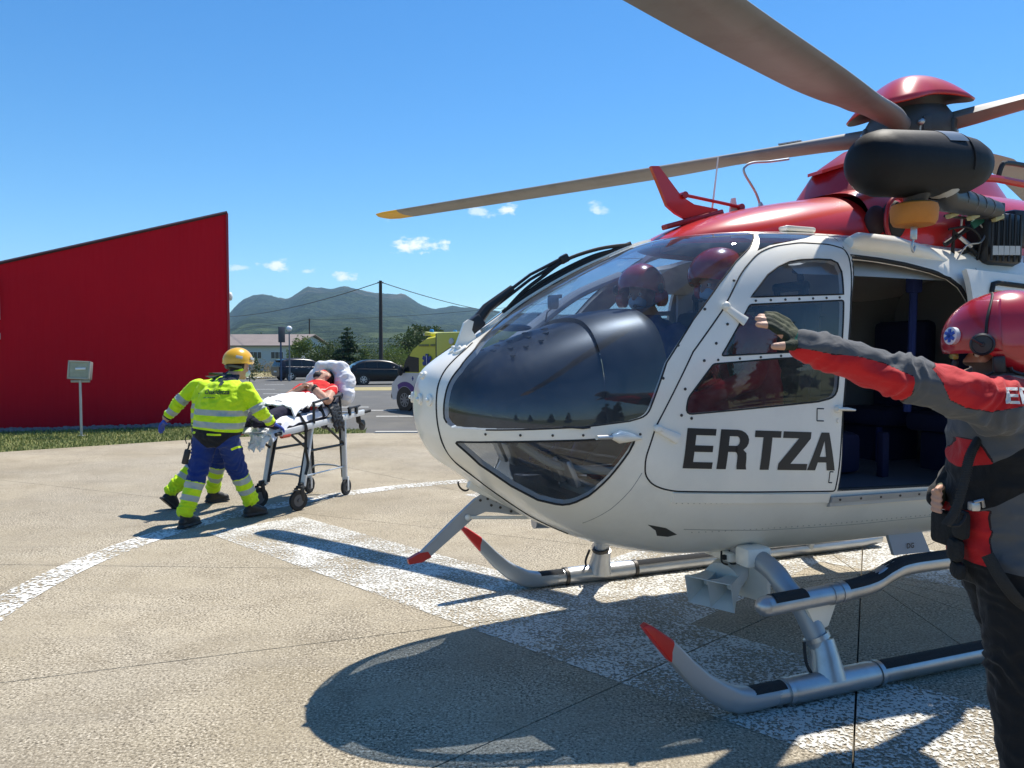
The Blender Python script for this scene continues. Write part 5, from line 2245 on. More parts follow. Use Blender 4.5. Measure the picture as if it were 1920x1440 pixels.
for k in range(7):
    b.tube([hp(3.02 + .045 * k, .768, 2.09), hp(3.02 + .045 * k, .772, 2.35)], .007, 6)
b.box(hp(3.08, .72, 2.36), (.06, .12, .10), b=.01)
b.box(hp(3.40, .62, 2.30), (.25, .2, .20), b=.03)
b.build('winch_mount', 'black_plastic', WIN)
b = MB()
b.tube([hp(2.80, .66, 2.18), hp(2.98, .70, 2.30)], .014, 8)
b.tube([hp(2.86, .66, 2.10), hp(2.84, .68, 2.25), hp(3.0, .70, 2.13)], .012, 8)
b.tube([hp(2.90, .66, 2.13), hp(3.06, .68, 2.20)], .016, 8)
b.build('strut', 'black_rubber', WIN)
b = MB()
b.tube([hp(2.86, .70, 2.22), hp(2.94, .71, 2.17)], .011, 8)
b.tube([hp(2.87, .72, 2.42), hp(2.87, .70, 2.28)], .006, 6)
b.build('strut', 'bare_metal', WIN)
for k, (m_, pts) in enumerate([('bare_metal', [(2.84, .70, 2.09), (2.88, .73, 2.17), (2.97, .74, 2.19), (3.03, .72, 2.25), (2.98, .71, 2.31)]),
                               ('black_rubber', [(2.62, .80, 2.30), (2.75, .80, 2.30), (2.9, .78, 2.31), (3.05, .76, 2.33)]),
                               ('black_rubber', [(2.80, .68, 2.26), (2.90, .72, 2.27), (2.98, .73, 2.21), (3.0, .70, 2.10)])]):
    b = MB()
    b.tube(spline([hp(*p) for p in pts], 5), .007 if k else .005, 6)
    b.build('cable', m_, WIN)
for s, w, z in ((2.60, .86, 2.295), (2.78, .84, 2.300), (3.02, .80, 2.315)):
    b = MB()
    b.box(hp(s, w, z), (.07, .03, .025), Matrix.Rotation(R(-20), 3, 'Y'), b=.006)
    b.build('clip', mat('clip_yellow', (.42, .38, .18), .6), WIN)
b = MB()
b.box(hp(2.98, .72, 2.31), (.12, .012, .045), Matrix.Rotation(R(-28), 3, 'Y'), b=.004)
b.build('green_strap', mat('strap_green', (.01, .12, .09), .7), WIN)
b = MB()
b.prism([hp(3.02, .775, 2.12), hp(3.24, .775, 2.13), hp(3.24, .775, 2.18), hp(3.02, .775, 2.17)], (0, .01, 0))
b.build('data_plate', mat('data_white', (.5, .5, .48), .5), WIN, 0)

# --- slid open cabin door outside the flank
b = MB()
outer = round_poly([(2.76, .90), (2.78, 1.95), (2.83, 2.04), (4.05, 1.98), (4.02, .90)], [.05, .03, .03, .1, .1], 6)
inner = round_poly([(2.90, 1.50), (2.915, 1.965), (3.88, 1.91), (3.86, 1.50)], .06, 6)


def resample(P, n):
    P = [Vector(p) for p in P]
    d_ = [0]
    for i in range(len(P)):
        d_.append(d_[-1] + (P[(i + 1) % len(P)] - P[i]).length)
    out = []
    for k in range(n):
        t_ = d_[-1] * k / n
        i = max(j for j in range(len(P)) if d_[j] <= t_ + 1e-9)
        q = (t_ - d_[i]) / max(d_[i + 1] - d_[i], 1e-9)
        out.append(P[i].lerp(P[(i + 1) % len(P)], q))
    return out


def dpt(p, o_):
    s = min(p.x, 3.6)
    return hp(p.x, surfw(s, p.y) + .075 + o_, p.y)


# columns of constant station so that the panel follows the flank
rg = []
sd2 = MB()
ss = np.linspace(2.77, 4.03, 26)
zs = np.concatenate([np.linspace(.90, 1.5, 10), np.linspace(1.5, 1.93, 10)[1:], [1.98, 2.03]])
N2 = len(zs)
grid = [[dpt(Vector((s, z - (s - 2.8) * .045 * (z > 1.9))), 0) for z in zs] for s in ss]
vs = [p for c_ in grid for p in c_]
fs = []
for i in range(len(ss) - 1):
    for j in range(N2 - 1):
        sm, zm_ = (ss[i] + ss[i + 1]) / 2, (zs[j] + zs[j + 1]) / 2
        if 2.91 < sm < 3.86 and 1.5 < zm_ < 1.93:
            continue
        fs.append((i * N2 + j, (i + 1) * N2 + j, (i + 1) * N2 + j + 1, i * N2 + j + 1))
sd2.add(vs, fs)
slide = shell(sd2.build('sliding_door', ['heli_white', 'liner'], HEL, 60), .03)
b = MB()
b.tube([dpt(p, .004) for p in resample(inner, 60)], .014, 8, closed=True)
b.build('window_seal', 'black_rubber', slide, 180)
gw = MB()
rg = []
for s in np.linspace(2.90, 3.88, 12):
    rg.append([dpt(Vector((s, z)), -.008) for z in np.linspace(1.48, 1.95, 8)])
gw.loft(rg, caps=False, closed=False)
gw.build('window', mat('blind_cream', (.45, .43, .37), .35, var=.08, vscale=6, coat=.5), slide, 180)

# --- tail, behind the frame
b = MB()
rg = []
for s, zc, r_ in ((5.3, 1.78, .30), (6.2, 1.85, .24), (7.6, 1.95, .19), (8.8, 2.05, .17)):
    rg.append([hp(s, r_ * math.cos(a), zc + r_ * 1.1 * math.sin(a)) for a in np.linspace(0, 2 * math.pi, 25)[:-1]])
b.loft(rg)
b.build('tail_boom', 'heli_white', HEL, 50)
b = MB()
pl = [(8.7, 1.75), (9.0, 1.45), (9.5, 1.35), (9.9, 1.6), (10.0, 2.3), (10.25, 3.2), (9.95, 3.25), (9.3, 2.35), (8.7, 2.25)]
b.prism([hp(s, .09, z) for s, z in pl], (0, .18, 0))
b.build('tail_fin', 'heli_red', HEL, 30)
b = MB()
b.box(hp(8.3, 0, 2.06), (.4, 2.2, .05), b=.02)
for w in (1.1, -1.1):
    b.box(hp(8.4, w, 2.15), (.7, .04, .75), b=.015)
b.build('stabiliser', 'heli_white', HEL)

# --- rotor
BLD0 = 143.2
RH = hp(3.27, 0, 3.03)
b = MB()
b.tube([hp(3.38, 0, 2.55), hp(3.33, 0, 3.05)], [.14, .12], 20)
b.build('mast', 'blade_dark', HEL)
b = MB()
b.lathe([(.10, -.20), (.22, -.17), (.27, -.08), (.27, .02), (.22, .10), (.10, .13)], RH, (-.06, 0, 1), 28)
for k in range(8):
    a = k * math.pi / 4 + .3
    b.box(RH + V(.25 * math.cos(a), .25 * math.sin(a), -.04), (.07, .05, .10), Matrix.Rotation(a, 3, 'Z'), b=.012)
HUB = b.build('rotor_hub', 'blade_dark', HEL, 40)
hub_w = Vector((-0.47389 + 3.27 * math.cos(R(21.8)), 3.81483 + 3.27 * math.sin(R(21.8)), 3.02))


# swashplate and pitch links under the hub
b = MB()
b.lathe([(.13, -.03), (.21, -.025), (.22, 0), (.21, .025), (.13, .03)], RH + V(.02, 0, -.30), (-.06, 0, 1), 28)
b.build('swashplate', 'bare_metal', HUB)
for k in range(4):
    a = R(BLD0 + 90 * k - 21.8) + .42
    b = MB()
    p0, p1 = RH + V(.20 * math.cos(a), .20 * math.sin(a), -.29), RH + V(.27 * math.cos(a), .27 * math.sin(a), -.03)
    b.tube([p0, p0.lerp(p1, .2), p0.lerp(p1, .25), p0.lerp(p1, .75), p0.lerp(p1, .8), p1], [.011, .011, .016, .016, .011, .011], 8)
    b.ell(p0, (.022, .022, .022), None, 10, 8)
    b.ell(p1, (.024, .024, .024), None, 10, 8)
    b.build('pitch_link', 'bare_metal', HUB)


def w2l(p):
    d_ = Vector(p) - Vector((-0.47389, 3.81483, 0))
    c_, s_ = math.cos(R(21.8)), math.sin(R(21.8))
    return Vector((d_.x * c_ + d_.y * s_, -d_.x * s_ + d_.y * c_, d_.z))


def cap_pt(a, t):
    """dome with a drooping peak over each blade root; t 0 crown .. 1 rim"""
    pk = .5 + .5 * math.cos(4 * (a - BLA[0]))
    r_ = (.275 + .100 * pk * t ** 2) * t
    return V(r_ * math.cos(a), r_ * math.sin(a), .205 - .178 * t ** 2.4 - .040 * pk * t ** 6 + .02)


BL = [(143.2, 'L'), (231.5, 'N'), (322.0, 'R'), (44.5, 'F')]
BLA = [R(143.2 - 21.8)]
b = MB()
NT, NAA = 14, 72
vs = [RH + V(0, 0, .205)]
tilt = Matrix.Rotation(R(-5), 3, 'Y')
for i in range(1, NT + 1):
    for j in range(NAA):
        vs.append(RH + tilt @ (cap_pt(2 * math.pi * j / NAA, i / NT) + V(0, 0, .10)))
vs[0] = RH + tilt @ V(0, 0, .325)
fs = [(0, 1 + j, 1 + (j + 1) % NAA) for j in range(NAA)]
for i in range(NT - 1):
    for j in range(NAA):
        fs.append((1 + i * NAA + j, 1 + (i + 1) * NAA + j, 1 + (i + 1) * NAA + (j + 1) % NAA, 1 + i * NAA + (j + 1) % NAA))
b.add(vs, fs)
cap = b.build('hub_cap', ['heli_red', 'blade_dark'], HUB, 60)
md = cap.modifiers.new('thickness', 'SOLIDIFY')
md.thickness = .012
md.material_offset = 1
md.offset = -1
apply_mods(cap)

# radius, half chord ahead, half chord behind, thickness, extra twist
BP = [(.06, .055, .055, .060, 0), (.35, .070, .070, .058, 0), (.55, .085, .085, .050, 2), (.80, .088, .090, .044, 3), (1.00, .092, .100, .040, 4), (1.20, .098, .100, .036, 4), (1.45, .105, .125, .032, 4), (1.75, .108, .145, .030, 4), (2.0, .108, .150, .028, 4), (3.0, .108, .152, .026, 4), (4.0, .108, .152, .024, 3), (4.75, .106, .148, .020, 3), (4.86, .09, .12, .014, 3), (4.90, .03, .06, .006, 3.5)]
ZR = {'L': [(0, 0), (1.2, -.005), (5, -.02)], 'N': [(0, 0), (.6, -.03), (1.2, -.10), (2.0, -.17), (3.0, -.26), (5, -.40)], 'R': [(0, 0), (.5, .06), (1.0, .12), (5, .2)], 'F': [(0, 0), (.8, .06), (2.0, .17), (3.0, .09), (5, -.10)]}
for ang_, key in BL:
    a = R(ang_ - 21.8)
    er, et = V(math.cos(a), math.sin(a), 0), V(-math.sin(a), math.cos(a), 0)
    r_s = []
    T_ = np.array(BP)
    rr_ = np.concatenate([np.linspace(.06, 1.4, 18), np.linspace(1.5, 4.7, 22), [4.75, 4.80, 4.86, 4.885, 4.90]])
    rg = []
    for r0 in rr_:
        f0, f1, th, tw = [float(np.interp(r0, T_[:, 0], T_[:, k])) for k in (1, 2, 3, 4)]
        tw = R(tw + 3)
        z = float(np.interp(r0, [q[0] for q in ZR[key]], [q[1] for q in ZR[key]]))
        if key == 'N':
            xs_ = np.array([q[0] for q in ZR[key]])
            z = pch(r0, xs_, np.array([q[1] for q in ZR[key]]))
        c_ = RH + er * r0 + V(0, 0, z - .02)
        sec_ = []
        n_ = 18
        for k in range(n_):
            ph = 2 * math.pi * k / n_
            x = math.cos(ph)
            y = math.sin(ph)
            ch = f0 * x if x > 0 else f1 * x
            # leading edge to +x, aerofoil thickness thins towards the trailing edge
            h = th * y * (1 if x > 0 else (1 + x * .85))
            sec_.append(c_ + et * (ch * math.cos(tw) - h * math.sin(tw)) + V(0, 0, ch * math.sin(tw) + h * math.cos(tw)))
        rg.append(sec_)
    b = MB()
    b.loft(rg)
    # the coloured tip
    nrow = 18
    for fi in range(len(b.f)):
        ring_ = min(b.f[fi]) // nrow
        r0 = rr_[min(ring_, len(rr_) - 1)]
        if r0 >= 4.42:
            b.m[fi] = 1
    bl = b.build('rotor_blade', ['blade_grey', 'tip_yellow'], HUB, 50)
    b = MB()
    s0, s1 = 20, 21
    b.box(RH + er * .75 + V(0, 0, float(np.interp(.75, [q[0] for q in ZR[key]], [q[1] for q in ZR[key]])) + .035), (.16, .07, .012), Matrix.Rotation(a, 3, 'Z'), b=.004)
    b.build('pitch_plate', 'bare_metal', bl)
# ------------------------------------------------------------------ people
from mathutils.bvhtree import BVHTree


def capsule(b, p0, r0, p1, r1, n=14, mi=0, sq=None, up=None):
    p0, p1 = Vector(p0), Vector(p1)
    d = p1 - p0
    L = d.length
    d.normalize()
    fr = frame(d, up)
    sx, sy = sq or (1, 1)
    prof = []
    for k in range(5):
        a = math.pi / 2 * (1 - k / 4)
        prof.append((r0 * math.cos(a), -r0 * math.sin(a)))
    for k in range(5):
        a = math.pi / 2 * k / 4
        prof.append((r1 * math.cos(a), L + r1 * math.sin(a)))
    vs, fs = [], []
    for r_, h in prof:
        r_ = max(r_, 1e-4)
        for j in range(n):
            a = 2 * math.pi * j / n
            vs.append(p0 + fr @ Vector((r_ * math.cos(a) * sx, r_ * math.sin(a) * sy, h)))
    for i in range(len(prof) - 1):
        for j in range(n):
            fs.append((i * n + j, i * n + (j + 1) % n, (i + 1) * n + (j + 1) % n, (i + 1) * n + j))
    fs.append(tuple(range(n - 1, -1, -1)))
    fs.append(tuple((len(prof) - 1) * n + j for j in range(n)))
    b.add(vs, fs, mi)


def torso(b, secs, n=20):
    """secs = [(centre, half width, half depth, side vector, ...)]: stacked ellipses"""
    rg = []
    for c, hw, hd, sv in secs:
        c, sv = Vector(c), Vector(sv).normalized()
        fv = Vector((0, 0, 1)).cross(sv).normalized()
        rg.append([c + sv * (hw * math.copysign(abs(math.cos(a)) ** .85, math.cos(a))) + fv * (hd * math.copysign(abs(math.sin(a)) ** .85, math.sin(a))) for a in np.linspace(0, 2 * math.pi, n + 1)[:-1]])
    b.loft(rg)


def head_prims(b, c, fwd, up=(0, 0, 1), s=1.0, nose=True):
    c, f, u = Vector(c), Vector(fwd).normalized(), Vector(up)
    r_ = f.cross(u).normalized()
    u = r_.cross(f).normalized()
    M = Matrix((r_, f, u)).transposed()

    def P(x, y, z):
        return c + M @ Vector((x * s, y * s, z * s))
    b.ell(P(0, -.01, .02), (.076 * s, .096 * s, .098 * s), M, 18, 12)
    b.ell(P(0, .022, -.045), (.058 * s, .070 * s, .080 * s), M, 16, 10)
    b.ell(P(0, .062, -.098), (.034 * s, .030 * s, .026 * s), M, 12, 8)
    b.ell(P(0, .088, .008), (.050 * s, .016 * s, .014 * s), M, 12, 8)
    if nose:
        capsule(b, P(0, .088, .0), .009 * s, P(0, .112, -.036), .015 * s, 10)
        b.ell(P(0, .100, -.042), (.018 * s, .014 * s, .010 * s), M, 10, 6)
        b.ell(P(0, .088, -.068), (.026 * s, .012 * s, .008 * s), M, 10, 6)
        b.ell(P(0, .086, -.080), (.022 * s, .012 * s, .008 * s), M, 10, 6)
    for k in (-1, 1):
        b.ell(P(k * .078, -.012, -.015), (.010 * s, .020 * s, .032 * s), M, 10, 8)
        b.ell(P(k * .042, .066, -.028), (.022 * s, .02 * s, .018 * s), M, 10, 8)
    return M


def eyes(parent, c, fwd, up=(0, 0, 1), s=1.0):
    c, f, u = Vector(c), Vector(fwd).normalized(), Vector(up)
    r_ = f.cross(u).normalized()
    u = r_.cross(f).normalized()
    M = Matrix((r_, f, u)).transposed()
    for k in (-1, 1):
        b = MB()
        p = c + M @ Vector((k * .030 * s, .083 * s, -.012 * s))
        b.ell(p, (.012 * s, .012 * s, .011 * s), M, 10, 8)
        o = b.build('eye', mat('eye_white', (.7, .68, .64), .2), parent)
        b = MB()
        b.ell(p + f * .008 * s, (.006 * s, .006 * s, .006 * s), M, 8, 6)
        b.build('iris', mat('eye_dark', (.03, .02, .012), .1), o)


def seg_d(P, a, b_):
    a, b_ = np.array(a, float), np.array(b_, float)
    d = b_ - a
    t = np.clip(((P - a) @ d) / (d @ d), 0, 1)
    return np.linalg.norm(P - a - t[:, None] * d, axis=1), ((P - a) @ d) / (d @ d)


def sd_poly(X, Y, poly):
    """signed distance, positive inside"""
    Q = np.array(poly, float)
    n = len(Q)
    d = np.full(len(X), 1e9)
    ins = np.zeros(len(X), bool)
    for i in range(n):
        a, b_ = Q[i], Q[(i + 1) % n]
        e = b_ - a
        t = np.clip(((X - a[0]) * e[0] + (Y - a[1]) * e[1]) / (e @ e), 0, 1)
        d = np.minimum(d, np.hypot(X - a[0] - t * e[0], Y - a[1] - t * e[1]))
        c = ((a[1] > Y) != (b_[1] > Y)) & (X < e[0] * (Y - a[1]) / (e[1] if abs(e[1]) > 1e-12 else 1e-12) + a[0])
        ins ^= c
    return np.where(ins, d, -d)


def skin_over(name, b, parent, m, voxel=.011, smooth=6, wrinkle=0.0, wscale=9.0, fields=None, base=(0, 0, 0), wmask=None, factor=.5, folds=()):
    """fuse the overlapping volumes of b into one continuous surface, add cloth folds, store the zone fields.
    All input in world coordinates; the object is stored about `base` with base = the parent's location."""
    o = b.build(name, [m] if not isinstance(m, list) else m, None, 0, weld=False)
    md = o.modifiers.new('fuse', 'REMESH')
    md.mode = 'VOXEL'
    md.voxel_size = voxel
    md.adaptivity = 0
    sm = o.modifiers.new('relax', 'SMOOTH')
    sm.factor = factor
    sm.iterations = smooth
    apply_mods(o)
    me = o.data
    n = len(me.vertices)
    P = np.empty(n * 3)
    me.vertices.foreach_get('co', P)
    P = P.reshape(-1, 3)
    if wrinkle:
        N = np.empty(n * 3)
        me.vertices.foreach_get('normal', N)
        N = N.reshape(-1, 3)
        wm = wmask(P) if wmask else np.ones(n)
        dsp = np.zeros(n)
        for i in range(n):
            if wm[i] > 0:
                p = P[i]
                q = Vector((p[0] * wscale, p[1] * wscale, p[2] * wscale * 1.5))
                w1 = 1 - abs(mnoise.noise(q + Vector((3.1, .7, 5.3)))) * 2.6
                w2 = mnoise.noise(q * 2.7)
                dsp[i] = (w1 * .7 + w2 * .4) * wm[i]
        P0 = P
        P = P + N * (dsp * wrinkle)[:, None]
        # bunched cloth around the joints: (from, to, joint position along it, spread, amplitude, pitch)
        for a, c, tj, spread, amp, pitch in folds:
            d_, t_ = seg_d(P0, a, c)
            L_ = (Vector(c) - Vector(a)).length
            s_ = t_ * L_
            near_ = np.exp(-((s_ - tj * L_) / spread) ** 2) * np.clip(1 - (d_ - .10) / .03, 0, 1)
            idx = np.where(near_ > .03)[0]
            for i in idx:
                q = P0[i]
                w_ = mnoise.noise(Vector((q[0] * 7, q[1] * 7, q[2] * 7)))
                f_ = math.sin(2 * math.pi * s_[i] / pitch + 11.0 * w_ + 14 * (q[1] - a[1]) + 9 * (q[2] - a[2]))
                P[i] += N[i] * (amp * near_[i] * (max(f_, -.35) + .1) * (.55 + .9 * abs(mnoise.noise(Vector((q[2] * 9, q[0] * 5, q[1] * 9))))))
    if fields:
        for k, fn in fields.items():
            at = me.attributes.new(k, 'FLOAT', 'POINT')
            at.data.foreach_set('value', fn(P))
    P2 = P - np.array(base)
    me.vertices.foreach_set('co', P2.reshape(-1))
    me.polygons.foreach_set('use_smooth', [True] * len(me.polygons))
    me.update()
    o.parent = parent
    return o, P


def local_mb(base):
    b = MB()
    b.xf = Matrix.Translation(-Vector(base))
    return b


mat('skin', (.50, .285, .20), .55, var=.12, vscale=40)
mat('hair_dark', (.022, .017, .014), .7, var=.3, vscale=60, bump=.8, bscale=140)
mat('glove_blue', (.030, .075, .42), .45, var=.15, vscale=30, bump=.3, bscale=60)
mat('boot_black', (.012, .012, .013), .5, var=.3, vscale=30, bump=.3, bscale=80)
mat('helmet_yellow', (.74, .40, .012), .28, var=.06, vscale=10, coat=.5)
mat('helmet_red', (.44, .012, .022), .24, var=.12, vscale=8, coat=.7)
mat('reflective', (.36, .41, .41), .45, var=.1, vscale=30)
mat('mask_white', (.62, .70, .74), .8)

HIVIS = (.55, .80, .012)
SILV = (.36, .415, .39)
BLUE = (.008, .030, .165)
BLACK = (.010, .011, .013)
NAVY = (.010, .013, .04)
SKIN = (.50, .285, .20)
field_mat('paramedic_suit', HIVIS, [('f_blue', BLUE, .8), ('f_black', BLACK, .8), ('f_trim', HIVIS, .7), ('f_silver', SILV, .45), ('f_navy', NAVY, .85), ('f_hair', (.03, .023, .02), .8), ('f_skin', SKIN, .55)], .75, bump=.15, bscale=500, sheen=.1, var=.10, coarse=.35, cscale=13)


def boot(parent, base, ankle, fwd, pitch=0.0, s=1.0):
    """ankle joint position, heading, pitch (heel lift)"""
    a = Vector(ankle)
    f = Vector((fwd[0], fwd[1], 0)).normalized()
    sd_ = Vector((-f.y, f.x, 0))
    rt = Matrix.Rotation(pitch, 3, sd_)
    b = MB()

    def P(x, y, z):
        return a + rt @ (f * x * s + sd_ * y * s + Vector((0, 0, z * s)))
    capsule(b, P(-.01, 0, .10), .056 * s, P(-.01, 0, .0), .050 * s)
    capsule(b, P(-.045, 0, -.045), .042 * s, P(.05, 0, -.04), .046 * s)
    capsule(b, P(.05, 0, -.045), .045 * s, P(.145, .0, -.055), .040 * s)
    capsule(b, P(.0, 0, .0), .05 * s, P(.09, 0, -.035), .044 * s)
    for x in np.linspace(-.075, .17, 9):
        w = .040 + .008 * math.sin((x + .08) / .26 * 3.1)
        b.box(P(x, 0, -.088), (.034 * s, w * 2 * s, .022 * s), rt @ Matrix((f, sd_, (0, 0, 1))).transposed())
    return skin_over('boot', b, parent, 'boot_black', .008, 4, base=base)[0]


def helmet_shell(name, parent, base, c, fwd, up, rx, ry, rz, m, brim=.0, low=-.15, back_low=-.45, voxel=None, thick=.008, ridge=0):
    """open helmet: ellipsoid cut by a surface that is higher over the face"""
    c, f, u = Vector(c), Vector(fwd).normalized(), Vector(up).normalized()
    r_ = f.cross(u).normalized()
    u = r_.cross(f).normalized()
    M = Matrix((r_, f, u)).transposed()
    b = MB()
    nu, nv = 48, 22
    vs, fs = [], []
    for i in range(nv + 1):
        for j in range(nu):
            a = 2 * math.pi * j / nu
            q = .5 + .5 * math.sin(a)             # 1 at the face
            lo = low * q + back_low * (1 - q)
            ph = math.pi / 2 - (math.pi / 2 - math.asin(max(-.95, lo))) * i / nv
            g = 1 + ridge * .03 * math.cos(3 * a) * math.cos(ph) ** 2
            p = Vector((rx * math.cos(ph) * math.cos(a) * g, ry * math.cos(ph) * math.sin(a) * g, rz * math.sin(ph)))
            if brim and i >= nv - 1:
                p += Vector((math.cos(a), math.sin(a), -.3)) * brim * (.5 + .9 * q ** 3) * (1 if i == nv else .3)
            vs.append(c + M @ p - Vector(base))
    for i in range(nv):
        for j in range(nu):
            fs.append((i * nu + j, (i + 1) * nu + j, (i + 1) * nu + (j + 1) % nu, i * nu + (j + 1) % nu))
    b.add(vs, fs)
    o = b.build(name, m, parent, 50)
    md = o.modifiers.new('thickness', 'SOLIDIFY')
    md.thickness = thick
    md.offset = 1
    apply_mods(o)
    o.data.polygons.foreach_set('use_smooth', [True] * len(o.data.polygons))
    o.data.set_sharp_from_angle(angle=R(50))
    return o, M


def on_surface(P_obj, base, origin, u, v, d, off=.003):
    """map (u,v) text space onto the body by casting along d; origin = lower-left corner, world"""
    me = P_obj.data
    bv = BVHTree.FromPolygons([w.co for w in me.vertices], [tuple(p.vertices) for p in me.polygons])
    o, u, v, d = Vector(origin) - Vector(base), Vector(u), Vector(v), Vector(d).normalized()

    def fn(a, c):
        p = o + u * a + v * c - d * .6
        hit_, nrm, _, _ = bv.ray_cast(p, d)
        if hit_ is None:
            return o + u * a + v * c
        return hit_ - d * off
    return fn


def paramedic(name_label, J, face, lean, emblem, base, grp='paramedics wheeling the stretcher', zsh=0, helmet=True, gl=None):
    """J: joints in world space"""
    root = thing('person', name_label, 'person', base, 0, grp)
    b = MB()
    sv = (J['shR'] - J['shL']).normalized()
    sv2 = Vector((sv.x, sv.y, 0)).normalized()
    hv = (J['hipR'] - J['hipL'])
    hv2 = Vector((hv.x, hv.y, 0)).normalized()
    pel = (J['hipL'] + J['hipR']) / 2
    che = (J['shL'] + J['shR']) / 2
    nk = J['neck']
    W_ = J.get('girth', 1.0)
    torso(b, [(pel + V(0, 0, -.10), .155 * W_, .115 * W_, hv2), (pel + V(0, 0, .0), .19 * W_, .135 * W_, hv2), (pel.lerp(che, .18), .205 * W_, .145 * W_, hv2), (pel.lerp(che, .40), .215 * W_, .150 * W_, hv2.lerp(sv2, .5)),
              (pel.lerp(che, .65), .222 * W_, .145 * W_, sv2), (pel.lerp(che, .88), .200 * W_, .125 * W_, sv2), (pel.lerp(che, 1.05), .160, .100, sv2), (che.lerp(nk, .5) + V(0, 0, .01), .105, .085, sv2), (nk, .075, .072, sv2)])
    capsule(b, nk - V(0, 0, .03), .062, J['head'] - V(0, 0, .03), .055)
    head_prims(b, J['head'], face, (0, 0, 1))
    for k in 'LR':
        capsule(b, J['sh' + k] - V(0, 0, .012), .070, J['el' + k], .062)
        capsule(b, J['el' + k], .062, J['wr' + k].lerp(J['el' + k], .12), .044)
        capsule(b, J['wr' + k].lerp(J['el' + k], .2), .034, J['wr' + k], .032)
        capsule(b, J['hip' + k] + V(0, 0, .0), .108, J['kn' + k], .082)
        capsule(b, J['kn' + k], .082, J['an' + k] + V(0, 0, .06), .068)
    segs = {}
    for k in 'LR':
        segs['ua' + k] = (J['sh' + k], J['el' + k], .075)
        segs['fa' + k] = (J['el' + k], J['wr' + k], .052)
        segs['th' + k] = (J['hip' + k], J['kn' + k], .09)
        segs['sk' + k] = (J['kn' + k], J['an' + k], .072)
    segs['to'] = (pel, che, .19)
    segs['hd'] = (nk + V(0, 0, .035), J['head'] + V(0, 0, .12), .05)

    def D(P):
        d, t = {}, {}
        for k, (a, c, r_) in segs.items():
            q, w = seg_d(P, a, c)
            d[k] = q - r_
            t[k] = w * (Vector(c) - Vector(a)).length
        return d, t
    cache = {}

    def prep(P):
        if 'd' not in cache:
            cache['d'], cache['t'] = D(P)
        return cache['d'], cache['t']

    def memb(d, keys):
        mine = np.min([d[k] for k in keys], 0)
        oth = np.min([d[k] for k in d if k not in keys], 0)
        return oth - mine
    hem = J['hem']

    def f_lower(P):
        d, t = prep(P)
        arm = np.min([d[k] for k in ('uaL', 'uaR', 'faL', 'faR')], 0)
        leg = np.min([d[k] for k in ('to', 'thL', 'thR', 'skL', 'skR')], 0)
        return np.minimum(hem(P) - P[:, 2], (arm - leg) + .0)

    def f_blue(P):
        d, t = prep(P)
        sk = np.minimum(d['skL'], d['skR'])
        tt = np.where(d['skL'] < d['skR'], t['skL'], t['skR'])
        return np.minimum(f_lower(P), np.where(sk < np.minimum(d['thL'], d['thR']), .06 - tt, .05))

    def f_black(P):
        d, t = prep(P)
        th = np.where(d['thL'] < d['thR'], t['thL'], t['thR'])
        crotch = .05 + .06 * np.cos((P[:, 0] - pel.x) * 14)
        return np.minimum(f_lower(P), np.minimum(P[:, 2] - (pel.z - crotch), 1))

    def band(t, c, hw):
        return hw - np.abs(t - c)

    def f_silver(P):
        d, t = prep(P)
        to = np.maximum(band(P[:, 2] - J['slope'] * ((P - np.array(che)) @ np.array(sv2)), J['b1'], .026), band(P[:, 2] - J['slope'] * 1.6 * ((P - np.array(che)) @ np.array(sv2)), J['b2'], .028))
        to = np.minimum(to, memb(d, ['to', 'hd']))
        out = to
        for k in 'LR':
            ua = np.minimum(band(t['ua' + k], .22, .030), memb(d, ['ua' + k, 'fa' + k]))
            fa = np.minimum(band(t['fa' + k], .125, .028), memb(d, ['ua' + k, 'fa' + k]))
            sk = np.minimum(np.maximum(band(t['sk' + k], .10, .028), band(t['sk' + k], .215, .026)), memb(d, ['sk' + k, 'th' + k]))
            out = np.maximum(out, np.maximum(np.maximum(ua, fa), sk))
        return out

    def f_trim(P):
        # fluorescent piping on the seat pockets
        fx = (P - np.array(pel)) @ np.array(hv2)
        z = P[:, 2] - pel.z
        return np.minimum(f_lower(P), np.maximum(np.minimum(.009 - np.abs(z - .022 + .03 * (fx - .05)), .065 - np.abs(fx - .06)), np.maximum(np.minimum(.010 - np.abs(z - .035), .04 - np.abs(fx + .17)), np.minimum(.010 - np.abs(z + .11 - .5 * (fx - .19)), .05 - np.abs(fx - .2)))))

    def f_navy(P):
        d, t = prep(P)
        wr = [np.minimum(t['fa' + k] - (J['wr' + k] - J['el' + k]).length * .90, memb(d, ['fa' + k])) for k in 'LR']
        col = np.minimum(.030 - np.abs(P[:, 2] - (nk.z + .005)), .105 - np.linalg.norm(P[:, :2] - np.array(nk)[:2], axis=1))
        return np.maximum(np.maximum(*wr), col)

    def f_hair(P):
        d, t = prep(P)
        f = np.array(Vector(face).normalized())
        return np.minimum(memb(d, ['hd']), np.minimum(P[:, 2] - (J['head'].z - .05), .03 - (P - np.array(J['head'])) @ f))

    def f_skin(P):
        d, t = prep(P)
        f = np.array(Vector(face).normalized())
        fwd_ = (P - np.array(J['head'])) @ f
        hd = np.minimum(np.maximum(P[:, 2] - (nk.z + .03), fwd_ + .02), .15 - np.linalg.norm(P - np.array(J['head']), axis=1))
        hd = np.minimum(hd, -np.minimum(np.minimum(P[:, 2] - (J['head'].z - .045), .02 - (P - np.array(J['head'])) @ f), .5))
        wr = [np.minimum(t['fa' + k] - (J['wr' + k] - J['el' + k]).length * .97, memb(d, ['fa' + k])) for k in 'LR']
        return np.maximum(hd, np.maximum(*wr))

